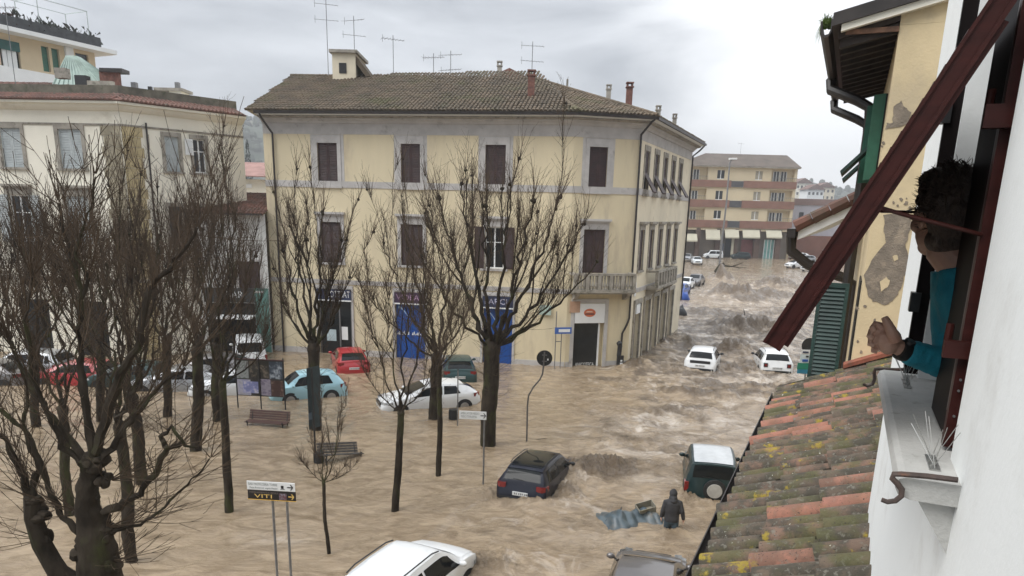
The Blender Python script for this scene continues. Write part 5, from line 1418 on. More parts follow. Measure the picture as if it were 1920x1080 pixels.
for k in range(ns):
    zc = z0_ + .06 + (z1_ - z0_ - .12) * (k + .5) / ns
    part(U().prism([(su + .002, v0_ + .046, zc - .026), (su + .010, v0_ + .046, zc - .026), (su + .038, v0_ + .046, zc + .022), (su + .030, v0_ + .046, zc + .022)], (0, v1_ - v0_ - .092, 0)), 'slat', M_DKGR, sh_)
part(U().box(su + .045, su + .05, v0_ + .046, v1_ - .046, z0_ + .06, z1_ - .06), 'backing', M_BLACK, sh_)
part(U().box(10.5, 11.5, YV - .02, YV + .01, 6.2, 7.95), 'shop_recess', M_DARK, OH)
# lower neighbour with its own eave, and the rest of the row
part(U().box(YE + .25, 40, .28, 7, -1, 8.75), 'wall', M_YEL2, RH)
def nz_(v): return 8.46 + .55 * (v + .99)
part(U().prism([(15.25, -.97, nz_(-.97)), (15.25, 3.2, nz_(3.2)), (15.25, 3.2, nz_(3.2) + .1), (15.25, -.97, nz_(-.97) + .1)], (24, 0, 0)), 'roof', M_TILER, RH)
for k in range(9): part(U().tube([(15.28, -1.0 + k * .3, nz_(-1.0 + k * .3) + .12), (15.28, -.72 + k * .3, nz_(-.72 + k * .3) + .13)], [.12, .10], 8), 'verge_tile', M_TILER, RH)
part(U().prism([(15.3, -.93, nz_(-.93) - .17), (15.3, .27, nz_(.27) - .17), (15.3, .27, nz_(.27) - .005), (15.3, -.93, nz_(-.93) - .005)], (23, 0, 0)), 'soffit', M_WHITE, RH)
part(U().box(15.2, 39, -1.13, -.975, 8.36, 8.53), 'gutter', M_GUT, RH)
part(U().tube([(15.5, -1.05, 8.36), (15.5, -1.03, 8.1), (15.55, -.7, 7.85), (15.6, -.1, 7.65), (15.7, .2, 7.5), (15.7, .2, 5)], .10, 9), 'downpipe', M_GUT, RH, True)
# ------------------------------------------------------------------ vehicles
def paint(name, col, metal=0.0):
    dk = sum(col) < .4
    return mat(name, col, 0.34, 0.03, 1.5, coat=0.30 if dk else .6, metal=metal, spec=.3 if dk else .5, dirt=tuple(c * .55 + .06 for c in col), dscale=3.5, dlo=.58, dhi=.85, world=False)
M_CGL = mat('car_glass', (0.008, 0.010, 0.011), 0.07, .1, 2, spec=.22, world=False)
M_TYRE = mat('tyre_rubber', (0.015, 0.015, 0.015), 0.8, .1, 5, world=False)
M_RIM = mat('alloy_rim', (0.38, 0.38, 0.38), 0.35, .1, 4, metal=.7, world=False)
M_CLAD = mat('black_plastic_trim', (0.02, 0.021, 0.022), 0.55, .1, 5, world=False)
M_TAIL = mat('red_tail_lamp', (0.20, 0.012, 0.012), 0.2, .15, 8, coat=.5, world=False)
M_HEAD = mat('clear_head_lamp', (0.5, 0.52, 0.53), 0.12, .15, 8, coat=.5, world=False)
M_CHROME = mat('chrome_trim', (0.55, 0.55, 0.55), 0.18, .05, 8, metal=.9, world=False)
M_PLATE = mat('number_plate', (0.62, 0.63, 0.62), 0.5, .05, 8, world=False)
M_PINK = mat('plate_mark', (0.06, 0.06, 0.07), 0.6, .05, 8, world=False)
M_SEAM = mat('panel_gap', (0.01, 0.01, 0.01), 0.8, .05, 8, world=False)
KIND = {  #        L     W     H    rb    zrb   rr    rf    cw   zcw   zh   belt
    'suv':   (4.25, 1.82, 1.58, -1.98, 1.06, -1.62, .50, 1.16, 1.08, 1.00, 1.02),
    'hatch': (4.15, 1.78, 1.46, -1.92, 1.00, -1.28, .26, 1.18, .98, .87, .95),
    'wagon': (4.6, 1.80, 1.42, -2.12, .98, -1.45, .22, 1.20, .96, .84, .93),
    'mini':  (3.55, 1.63, 1.49, -1.62, .97, -1.20, .38, 1.02, .98, .90, .94),
    'sedan': (4.35, 1.76, 1.43, -1.60, .99, -.98, .36, 1.14, .97, .87, .93),
    'off':   (3.80, 1.72, 1.66, -1.78, 1.08, -1.62, .35, .82, 1.10, 1.02, 1.04),
    'van':   (4.20, 1.78, 1.80, -2.0, 1.05, -1.84, .72, 1.30, 1.10, .98, 1.02)}
class Body:
    def __init__(s, kind):
        L, W, H, rb, zrb, rr, rf, cw, zcw, zh, belt = KIND[kind]
        s.L, s.W, s.H, s.rb, s.rr, s.rf, s.cw, s.belt, s.zcw, s.zrb = L, W, H, rb, rr, rf, cw, belt, zcw, zrb
        w_, h = W / 2, L / 2
        ts = .72 if kind not in ('off', 'van') else .82
        k = [(-h, .60, .50, .74 * w_, .66 * w_, .42), (-h + .05, .82, .72, .90 * w_, .80 * w_, .30), (-h + .13, zrb - .10, zrb - .16, .965 * w_, .87 * w_, .26)]
        if kind == 'sedan': k += [(-h + .22, zrb - .02, zrb - .07, .98 * w_, .87 * w_, .25), (rb - .1, zrb, zrb - .05, w_, .87 * w_, .24)]
        if rb <= -h + .14: k = k[:2]
        k += [(rb, zrb, belt - .01, .985 * w_, .88 * w_, .25), ((rb + rr) / 2, (zrb + H - .10) / 2 + .05, belt, .99 * w_, (.88 + ts) / 2 * w_, .24), (rr, H - .10, belt, w_, ts * .97 * w_, .22), (rr + .34, H - .035, belt, w_, ts * 1.01 * w_, .22),
              ((rr + rf) / 2, H, belt - .005, w_, ts * 1.01 * w_, .22), (rf - .3, H - .012, belt - .01, w_, ts * w_, .22), (rf, H - .06, belt - .02, w_, ts * .985 * w_, .22),
              ((rf + cw) / 2, (H - .06 + zcw) / 2 + .025, belt - .03, w_, (ts + .86) / 2 * w_, .22), (cw, zcw, zcw - .05, .985 * w_, .86 * w_, .22), (cw + .25, zcw - .02, zcw - .08, .98 * w_, .84 * w_, .22), (h - .34, zh - .03, zh - .10, .94 * w_, .80 * w_, .24), (h - .12, zh - .14, zh - .22, .85 * w_, .72 * w_, .27), (h - .03, .62, .54, .76 * w_, .66 * w_, .32), (h, .50, .46, .68 * w_, .6 * w_, .38)]
        s.k = k
        xs = []
        for a, b_ in zip(k, k[1:]):
            n = max(1, min(4, round((b_[0] - a[0]) / .14)))
            xs += [a[0] + (b_[0] - a[0]) * i / n for i in range(n)]
        s.xs = xs + [k[-1][0]]
    def key(s, x):
        k = s.k
        if x <= k[0][0]: return k[0][1:]
        for a, b_ in zip(k, k[1:]):
            if x <= b_[0]:
                t = (x - a[0]) / (b_[0] - a[0]); return tuple(p + (q - p) * t for p, q in zip(a[1:], b_[1:]))
        return k[-1][1:]
    def sect(s, x):
        zt, zb, w_, wr, zu = s.key(x)
        ub_ = w_ * .955
        return [(0, zu), (w_ * .86, zu), (w_ * .965, zu + .05), (w_ * .992, zu + (zb - zu) * .30), (w_ * 1.0, zu + (zb - zu) * .62), (w_ * .985, zb - (zb - zu) * .08), (ub_, zb),
                (ub_ + (wr - ub_) * .5 + .012, (zb + zt - .060) / 2), (wr, zt - .060), (wr * .95, zt - .022), (wr * .55, zt + .006), (0, zt + .014)]
    def mesh(s):
        mb = MB(); vs = []; N = 0
        for x in s.xs:
            h = s.sect(x); ring = [(x, y, z) for y, z in h] + [(x, -y, z) for y, z in h[-2:0:-1]]
            N = len(ring); vs += ring
        fs = [(i * N + k, i * N + (k + 1) % N, (i + 1) * N + (k + 1) % N, (i + 1) * N + k) for i in range(len(s.xs) - 1) for k in range(N)]
        fs += [tuple(range(N - 1, -1, -1)), tuple(range((len(s.xs) - 1) * N, len(s.xs) * N))]
        return mb.add(vs, fs)
    def side(s, x, t, off_=.008):
        """t: 0 belt .. 1 roof edge"""
        h = s.sect(x); a, m_, b_ = h[6], h[7], h[8]
        p = (a[0] + (m_[0] - a[0]) * t * 2, a[1] + (m_[1] - a[1]) * t * 2) if t < .5 else (m_[0] + (b_[0] - m_[0]) * (t * 2 - 1), m_[1] + (b_[1] - m_[1]) * (t * 2 - 1))
        return x, p[0] + off_, p[1] + off_ * .35
    def low(s, x, z, off_=.006):
        h = s.sect(x)
        for a, b_ in zip(h[1:6], h[2:7]):
            if z <= b_[1]:
                t = max(0, (z - a[1]) / max(1e-4, b_[1] - a[1])); return x, a[0] + (b_[0] - a[0]) * t + off_, z
        return x, h[6][0] + off_, z
    def top(s, x, q, off_=.008):
        h = s.sect(x); wr = h[9][0]; zc = h[11][1]
        n = Vector((0, 0, 1))
        e = .02; dz = (s.key(x + e)[0] - s.key(x - e)[0]) / (2 * e); n = Vector((-dz, 0, 1)).normalized()
        return Vector((x, q * wr, zc - .022 * q * q)) + n * off_
def car(name, label, kind, m, p, head, z=-.40, pitch=0.0, roll=0.0, rails=False, clad=False, tail='box', group='cars caught in the flood', spare=False, roof=None, far=False, aerial=None, tailband=False, sc=1.0, wheel_r=None, mark=True, notag=False):
    t = thing(name, label, 'car', (p[0], p[1], z), group=group)
    t.rotation_euler = (R(roll), R(-pitch), R(head))
    t.scale = (sc, sc, sc)
    B = Body(kind); h = B.L / 2; w_ = B.W / 2
    bd = B.mesh().build('body', m, t, True)
    # glass
    bp_ = (B.rf + B.rr) / 2 + .12
    def glass_top(x0, x1, q0, nm):
        mb = MB(); mb.grid(lambda i, j: B.top(x0 + (x1 - x0) * j, (i * 2 - 1) * q0), 8, 6); return mb.build(nm, M_CGL, t, 'all')
    glass_top(B.rf + .04, B.cw - .06, .93, 'windscreen')
    dr_ = B.rr - B.rb
    glass_top(B.rb + dr_ * .10, B.rr - dr_ * .12, .88, 'rear_window')
    for sy in (1, -1):
        xf0, xf1 = B.cw - .20, B.rf + .10
        xr0, xr1 = B.rb + dr_ * .55 + .18, B.rr + .16
        cpx = bp_ - .86
        panes = [(bp_ + .04, bp_ + .0, xf0, xf1), (max(cpx, xr0 + .1) + .04, max(cpx, xr1 + .1) + .04, bp_ - .04, bp_ - .08)]
        if cpx - .06 > xr0 + .22 and kind not in ('mini', 'off'): panes.append((xr0, xr1, max(cpx, xr0 + .1) - .02, max(cpx, xr1 + .1) - .02))
        for a0, a1, b0, b1 in panes:
            mb = MB()
            def fn(i, j):
                x = (a0 + (a1 - a0) * j) * (1 - i) + (b0 + (b1 - b0) * j) * i
                q = B.side(x, .07 + .80 * j); return (q[0], sy * q[1], q[2])
            mb.grid(fn, 6, 4); mb.build('side_window', M_CGL, t, 'all')
        if not far:
            # door seams, handles, sill trim
            mb = MB()
            for x in (bp_ + .0, bp_ - .92, B.cw - .02):
                for z0, z1 in ((.34, .6), (.6, B.belt - .03)):
                    a, b_ = B.low(x - .005, z0), B.low(x + .005, z0); c, d = B.low(x + .005, z1), B.low(x - .005, z1)
                    mb.quad(*[(q[0], sy * (q[1] - .003), q[2]) for q in (a, b_, c, d)])
            mb.build('door_seam', M_SEAM, t)
            for x in (bp_ + .12, bp_ - .80):
                q = B.low(x, B.belt - .14); MB().obox((q[0], sy * q[1], q[2]), (.09, 0, 0), (0, .012, 0), (0, 0, .014)).build('door_handle', m if not clad else M_CLAD, t)
        mb = MB()
        mr_ = (B.cw - .26, sy * (w_ * .955 + .10), B.belt + .06)
        mb.ell(mr_, (.07, .11, .075), 10, 6); mb.tube([(mr_[0] + .03, sy * w_ * .92, B.belt - .02), mr_], .025, 5); mb.build('wing_mirror', m if not clad else M_CLAD, t, 'all')
        if rails:
            MB().tube([(*B.top(B.rr + .2 + (B.rf - B.rr - .35) * i / 6, 0)[:1], sy * B.sect(B.rr + .2)[8][0] * .95, B.H + (.045 if 0 < i < 6 else -.02)) for i in range(7)], .018, 5).build('roof_rail', M_CLAD, t, 'all')
        # tail lamp
        if tail == 'box':
            zc, hz, wy = B.zrb - .14, .10, .20
            mb = MB(); x0 = -h + .075
            for i in range(1):
                pts = [(x0 + .0, w_ * .60), (x0 - .02, w_ * .80), (x0 + .05, w_ * .945), (x0 + .30, w_ * 1.0)]
                for a, b_ in zip(pts, pts[1:]):
                    mb.quad((a[0], sy * a[1], zc - hz), (b_[0], sy * b_[1], zc - hz * .8), (b_[0], sy * b_[1], zc + hz * .8), (a[0], sy * a[1], zc + hz))
                mb.add([(q[0], sy * q[1], zc + hz * .9) for q in pts] + [(q[0] + .1, sy * q[1] * .9, zc + hz * .9) for q in pts], [(k, k + 1, k + 5, k + 4) for k in range(3)])
            mb.build('tail_lamp', M_TAIL, t)
        elif tail == 'square':
            mb = MB().box(-h + .01, -h + .2, sy * w_ * .70 - .11, sy * w_ * .70 + .11, B.zrb - .32, B.zrb - .10); tl = mb.build('tail_lamp', M_CLAD, t)
            MB().box(-h + .0, -h + .02, sy * w_ * .70 - .075, sy * w_ * .70 + .075, B.zrb - .28, B.zrb - .14).build('lens', M_TAIL, tl)
        elif tail == 'tall':
            MB().box(-h + .06, -h + .3, sy * (w_ * .93) - .07, sy * (w_ * .93) + .065, B.zrb - .38, B.zrb - .08).build('tail_lamp', M_TAIL, t)
        # head lamp
        mb = MB(); pts = [(h - .06, w_ * .60), (h - .13, w_ * .80), (h - .30, w_ * .93), (h - .5, w_ * .965)]
        for a, b_ in zip(pts, pts[1:]):
            mb.quad((a[0] + .02, sy * a[1], .64), (b_[0] + .02, sy * b_[1], .68), (b_[0] + .01, sy * b_[1], .80), (a[0] + .0, sy * a[1], .76))
        mb.build('head_lamp', M_HEAD, t)
        # wheels
        wr = wheel_r or (.345 if kind in ('suv', 'off') else .315)
        for xw in (-h + .82, h - .86):
            yy = B.low(xw, .55)[1]
            arch = MB(); n = 14
            arch.add([(xw + (wr + .07) * math.cos(math.pi * k / n), sy * (B.low(xw, wr + (wr + .07) * math.sin(math.pi * k / n) * .95)[1] + .002), wr - .02 + (wr + .07) * math.sin(math.pi * k / n)) for k in range(n + 1)] + [(xw + wr + .07, sy * yy, .2), (xw - wr - .07, sy * yy, .2)][::1], [tuple(range(n + 1)) + (n + 2, n + 1)])
            arch.build('wheel_arch', M_CLAD if clad else M_SEAM, t)
            mb = MB(); 
            mb.tube([(xw, sy * (yy - .18), wr), (xw, sy * (yy - .01), wr), (xw, sy * (yy + .012), wr)], [wr, wr, wr * .93], 20)
            tw = mb.build('wheel', M_TYRE, t, True)
            if not far:
                mb = MB(); mb.tube([(xw, sy * (yy + .012), wr), (xw, sy * (yy + .018), wr)], [wr * .66, wr * .62], 16); mb.build('rim', M_RIM, tw)
    # bumpers, plate, grille
    zp_ = B.zrb - .36 if kind not in ('off',) else .62
    mb = MB().box(-h - .012, -h + .12, -.27, .27, zp_ - .062, zp_ + .062) if kind != 'off' else MB().box(-h - .03, -h + .1, -w_ * .8, -w_ * .8 + .42, zp_ - .07, zp_ + .07)
    pl = mb.build('number_plate', M_PLATE, t)
    if mark and kind != 'off':
        mb = MB(); rg = random.Random(len(label))
        for k in range(7):
            y = .2 - k * .062 - (.03 if k > 1 else 0) - (.03 if k > 4 else 0); hgt = rg.uniform(.02, .036)
            mb.box(-h - .015, -h - .013, y - .03, y, zp_ - hgt, zp_ + .036)
        stuff(mb.build('plate_mark', M_PINK, pl))
    mb = MB(); zl = .30
    for sgn in (-1,):
        pts = [(-h + .24, -w_ * 1.0), (-h + .02, -w_ * .84), (-h - .025, -w_ * .55), (-h - .03, 0), (-h - .025, w_ * .55), (-h + .02, w_ * .84), (-h + .24, w_ * 1.0)]
        mb.add([(x, y, zl - .06) for x, y in pts] + [(x, y, zl + .26) for x, y in pts] + [(x + .08, y * .97, zl + .28) for x, y in pts], [(k, k + 1, k + 8, k + 7) for k in range(6)] + [(k + 7, k + 8, k + 15, k + 14) for k in range(6)])
    mb.build('rear_bumper', M_CLAD if clad else m, t, True)
    if clad:
        mb = MB().box(-h - .04, -h + .0, -.5, .5, zl + .0, zl + .07); mb.build('skid_trim', M_RIM, t)
    MB().box(h - .06, h + .012, -w_ * .5, w_ * .5, .52, .70).build('grille', M_CLAD, t)
    if not far:
        gm = MB()
        for k in range(3): gm.box(h + .012, h + .022, -w_ * .48, w_ * .48, .545 + k * .055, .565 + k * .055)
        gm.build('grille_bar', M_CHROME, t)
        MB().tube([B.top(B.rb + dr_ * .1, -.1, .015), B.top(B.rb + dr_ * .16, .45, .015)], .009, 4).build('rear_wiper', M_CLAD, t)
    if tailband:
        MB().box(-h + .03, -h + .1, -w_ * .62, w_ * .62, B.zrb - .22, B.zrb - .07).build('tail_band', M_CLAD, t)
    if kind in ('suv', 'hatch', 'mini', 'wagon'):
        a = [B.top(B.rr - .06, q / 4 - 1, .03) for q in range(9)]; b_ = [B.top(B.rr + .16, q / 4 - 1, .012) for q in range(9)]
        MB().add([tuple(q) for q in a + b_] + [(q.x + .03, q.y, q.z - .04) for q in a], [(k, k + 1, k + 10, k + 9) for k in range(8)] + [(k, k + 18, k + 19, k + 1) for k in range(8)]).build('roof_spoiler', m, t, True)
    if aerial:
        a = B.top(aerial, 0, 0)
        MB().tube([a, a + Vector((-.05, 0, .07)), a + Vector((-.18, 0, .26 if kind != 'suv' else .1))], [.022, .012, .006], 6).build('aerial', M_CLAD, t)
    if roof:
        mb = MB(); mb.grid(lambda i, j: B.top(B.rr + .08 + (B.rf - B.rr - .14) * j, (i * 2 - 1) * .9, .012), 8, 6); mb.build('roof_panel', roof, t, 'all')
    if spare:
        c = Vector((-h - .10, -.06, .86))
        sp = MB().tube([c + Vector((.12, 0, 0)), c + Vector((.02, 0, 0)), c + Vector((-.09, 0, 0)), c + Vector((-.11, 0, 0))], [.30, .345, .345, .29], 24).build('spare_wheel', M_TYRE, t, True)
        MB().tube([c + Vector((-.11, 0, 0)), c + Vector((-.125, 0, 0)), c + Vector((-.13, 0, 0))], [.235, .225, .1], 20).build('wheel_cover', mat('grey_wheel_cover', (0.40, 0.39, 0.36), .6, .1, 5, world=False), sp, True)
    return t
PW = paint('white_car_paint', (0.74, 0.755, 0.76)); PN = paint('dark_navy_paint', (0.008, 0.010, 0.020)); PG = paint('dark_green_paint', (0.008, 0.024, 0.025))
PGY = paint('dark_grey_paint', (0.15, 0.142, 0.14), .45); PR = paint('red_car_paint', (0.36, 0.018, 0.022)); PB = paint('pale_blue_paint', (0.36, 0.60, 0.68)); PS = paint('silver_paint', (0.33, 0.34, 0.35), .4)
PBL = paint('blue_paint', (0.02, 0.07, 0.30)); PWG = paint('white_grey_paint', (0.62, 0.65, 0.66)); PDT = paint('dark_teal_paint', (0.02, 0.05, 0.05))
def gp_(px, py): return at(px, py, 0)
CARS = 'cars caught in the flood'
def ahead(px, py, head, d, z=0.0):
    """centre of a car whose rear (d > 0) or other reference sits under photo point"""
    p = at(px, py, z); return (p.x + d * math.cos(R(head)), p.y + d * math.sin(R(head)))
car('white_suv', 'big white car cut by the bottom edge of the photo, seen from above and behind', 'suv', PW, (-2.3, 15.05), 66, -.44, rails=True, aerial=-1.35, tail='box')
car('grey_car', 'dark grey rounded car with roof aerial cut by the bottom edge beside the tiled roof', 'hatch', PGY, (3.18, 15.0), 74, -.40, aerial=-1.15)
car('navy_car', 'dark navy car with wet black roof breaking the current in mid square', 'suv', PN, ahead(972, 947, 70, 2.0), 70, -.40, pitch=-2.5, rails=True, clad=True, tail='box', sc=.91, roof=M_CGL)
car('green_off_roader', 'dark green off-roader with round spare wheel on its back and pale wet roof', 'off', PG, ahead(1333, 940, 78, 1.85), 78, -.42, spare=True, clad=False, tail='tall', roof=mat('pale_gloss_roof', (0.50, 0.53, 0.55), .2, .1, 2, coat=.6, world=False))  # roof panel in a pale gloss colour over the dark green body
car('white_wagon', 'white estate car pointing left between the tree trunks, wheels half under water', 'wagon', PW, (-3.85, 32.1), 201, -.32, pitch=-1)
car('pale_blue_car', 'small pale blue hatchback behind the forked tree, next to the poster board', 'mini', PB, (-9.75, 33.2), 207, -.30)
car('red_car', 'red hatchback seen from behind in front of the shop window on the left', 'hatch', PR, ahead(664, 700, 110, 1.9), 110, -.34)
car('dark_car', 'dark wet car half hidden behind the white estate and the big trunk', 'hatch', PDT, (-3.0, 38.6), 98, -.36)
car('white_hatchback', 'white hatchback with red tail lamps above the poster board on the left', 'van', PW, ahead(470, 682, 112, 1.6), 112, -.40, tail='tall')
car('white_saloon', 'white saloon nose peeping out left of the poster board', 'sedan', PW, (-13.2, 33.6), 196, -.35)
car('white_street_suv', 'white car with dark tail band in the street by the corner, angled right', 'suv', PW, ahead(1311, 699, 70, 1.95), 70, -.34, rails=True, clad=True, tailband=True, tail=None, pitch=-2)
car('white_square_suv', 'white boxy car with square tail lamps below the tip of the brown flap', 'suv', PW, ahead(1455, 703, 80, 1.95), 80, -.36, clad=True, tail='square', rails=True, pitch=-2)
# cars farther up the street and at its end
car('blue_car', 'blue car nearest the corner of the yellow building up the street', 'hatch', PBL, (18.7, 82.5), 245, -.1, far=True)
car('white_small_car', 'white car behind the blue one at the building corner', 'mini', PW, (21.3, 90.5), 245, -.05, far=True)
car('black_car', 'black car just beyond the white one at the building corner', 'hatch', PGY, (23.7, 95.5), 245, -.0, far=True)
car('far_white_saloon', 'white car facing the camera at the end of the street, below the cream awning', 'sedan', PWG, (33.8, 136.5), 262, .15, far=True)
car('far_white_van', 'white van parked side-on in front of the flats at the street end', 'van', PWG, (43.0, 160), 178, .0, far=True)
car('far_green_car', 'dark green car side-on in front of the flats at the street end', 'suv', PG, (49.0, 160.0), 180, .0, far=True)
car('far_pale_car', 'pale car half cut by the corner downpipe at the end of the street', 'hatch', PS, (34.5, 147.0), 250, .1, far=True)
for i, (px, py, hd, lb, m_, k_) in enumerate(((1492, 503, 200, 'white hatchback frontmost in the cluster left of the porch gutter', PW, 'hatch'), (1509, 493, 198, 'pale grey car second in the cluster left of the porch gutter', PS, 'suv'), (1497, 486, 196, 'white car at the back of the cluster left of the porch gutter', PW, 'wagon'), (1522, 509, 205, 'silver car at the right of the cluster, half behind the brown flap', PWG, 'hatch'))):
    car('far_parked_car', lb, k_, m_, tuple(at(px, py, 0).xy), hd, .05, far=True)
# row of parked cars behind the trees on the left
for i, (px, py, hd, lb, m_, k_) in enumerate(((150, 716, 178, 'red car glimpsed through the twigs on the left', PR, 'hatch'), (248, 720, 182, 'teal grey car behind the twigs right of the red one', PDT, 'hatch'), (338, 728, 186, 'silver car behind the twigs by the thick grey trunk', PS, 'wagon'), (60, 700, 178, 'silver car behind the twigs near the left edge', PS, 'suv'), (-20, 716, 180, 'dark car cut by the left edge behind the trees', PGY, 'sedan'), (395, 704, 192, 'grey car between the two thick trunks left of the poster board', PGY, 'hatch'))):
    car('parked_car', lb, k_, m_, tuple(at(px, py, 0).xy), hd, -.32, far=True)
# ------------------------------------------------------------------ pollarded winter trees
M_BARK = mat('wet_bark', (0.052, 0.041, 0.030), 0.95, .2, 5, spec=.15, col2=(0.018, 0.014, 0.010), dirt=(0.050, 0.052, 0.022), dscale=2.2, dlo=.5, dhi=.68, bump=.8, bscale=22, stretch=(1, 1, .4))
M_TWIG = mat('brown_twigs', (0.095, 0.067, 0.044), 0.9, .25, 1.5, spec=.15, col2=(0.042, 0.030, 0.021))
class Tree:
    def __init__(s, seed):
        s.r = random.Random(seed); s.wood = MB(); s.tw = MB()
    def limb(s, p, d, L, r0, r1, up=.25, wob=.16, seg=None, mb=None, sides=7):
        """a wandering tapering limb; returns its points and directions"""
        g = s.r; n = seg or max(3, int(L / .35)); pts, rs, ds = [Vector(p)], [r0], [Vector(d).normalized()]
        d = Vector(d).normalized()
        for i in range(n):
            d = (d + Vector((g.gauss(0, wob), g.gauss(0, wob), g.gauss(0, wob * .6) + up * .35))).normalized()
            pts.append(pts[-1] + d * (L / n)); rs.append(r0 + (r1 - r0) * ((i + 1) / n) ** .9); ds.append(d)
        (mb or s.wood).tube(pts, rs, sides, cap=True)
        return pts, rs, ds
    def knob(s, p, r):
        g = s.r
        for k in range(9):
            q = Vector((g.gauss(0, 1), g.gauss(0, 1), g.gauss(0, .9))).normalized() * r * g.uniform(.35, .75)
            a = r * g.uniform(.28, .62)
            s.wood.ell(Vector(p) + q, (a, a * g.uniform(.8, 1.2), a * g.uniform(.7, 1.3)), 8, 5)
    def shoot(s, p, d, L, r=.011, kids=2, up=.3):
        g = s.r
        n = 5; pts, rs = [Vector(p)], [r]
        d = Vector(d).normalized()
        for i in range(n):
            d = (d + Vector((g.gauss(0, .09), g.gauss(0, .09), up * .14))).normalized()
            pts.append(pts[-1] + d * (L / n)); rs.append(max(.0032, r * (1 - .75 * (i + 1) / n)))
        s.tw.tube(pts, rs, 3, cap=False)
        for k in range(kids):
            i = g.randint(1, 4); b = pts[i]
            e = (d + Vector((g.gauss(0, .55), g.gauss(0, .55), g.gauss(.05, .3)))).normalized()
            s.shoot(b, e, L * g.uniform(.25, .5), max(.0045, rs[i] * .6), 0 if L < 1.2 else g.choice((0, 0, 1)), up)
    def burst(s, p, d, n, L, spread=.55, r=.011, kids=2, up=.35):
        for k in range(n):
            e = (Vector(d).normalized() * 1.0 + Vector((s.r.gauss(0, spread), s.r.gauss(0, spread), s.r.gauss(.1, spread * .5)))).normalized()
            s.shoot(Vector(p) + e * .03, e, L * s.r.uniform(.55, 1.15), r * s.r.uniform(.75, 1.2), kids, up)
    def brush(s, pts, ds, n, L, r=.012, kids=2, lo=.5, up=.8):
        for k in range(n):
            t = (lo + (1 - lo) * s.r.random() ** .7) * (len(pts) - 1); i = min(int(t), len(pts) - 2); p = pts[i].lerp(pts[i + 1], t - i)
            e = (ds[i] * .75 + Vector((s.r.gauss(0, .30), s.r.gauss(0, .30), up * s.r.uniform(.5, 1.2)))).normalized()
            s.shoot(p, e, L * s.r.uniform(.5, 1.15), r * s.r.uniform(.75, 1.2), kids, .45)
    def side_twigs(s, pts, rs, ds, n, L, r=.008, kids=1, lo=.2, up=.3, out=.9):
        for k in range(n):
            t = s.r.uniform(lo, 1) * (len(pts) - 1); i = min(int(t), len(pts) - 2); p = pts[i].lerp(pts[i + 1], t - i)
            e = (ds[i] * .7 + Vector((s.r.gauss(0, out), s.r.gauss(0, out), s.r.gauss(.35, .4)))).normalized()
            s.shoot(p, e, L * s.r.uniform(.4, 1.1), r * s.r.uniform(.7, 1.1), kids, up)
    def gnarl(s, amp=.02, sc=5.0):
        for v in s.wood.v:
            q = v * sc
            v += Vector((mnoise.noise(q), mnoise.noise(q + Vector((9, 0, 0))), mnoise.noise(q + Vector((0, 9, 0))))) * amp + Vector((mnoise.noise(q * 2.7), mnoise.noise(q * 2.7 + Vector((5, 1, 0))), 0)) * amp * .5
    def done(s, name, label, base, group='bare trees standing in the flooded square'):
        t = thing(name, label, 'tree', base, group=group)
        s.wood.build('trunk', M_BARK, t, True, world=True)
        stuff(s.tw.build('crown', M_TWIG, t, world=True))
        return t
def trunk_path(s, base, top, r0, r1, wob=.03, flare=1.35):
    b, t_ = Vector(base), Vector(top); n = 26; pts, rs = [], []
    for i in range(n + 1):
        f = i / n; p = b.lerp(t_, f) + Vector((mnoise.noise(Vector((f * 3.1, b.x, 0))), mnoise.noise(Vector((f * 3.1, b.x, 5))), 0)) * wob * 3.0 * math.sin(math.pi * f)
        pts.append(p); rs.append((r0 + (r1 - r0) * f) * (1 + (flare - 1) * max(0, 1 - f * 6)))
    s.wood.tube(pts, rs, 14)
    return pts
def ray_to(px, py, Y): return atY(px, py, Y)
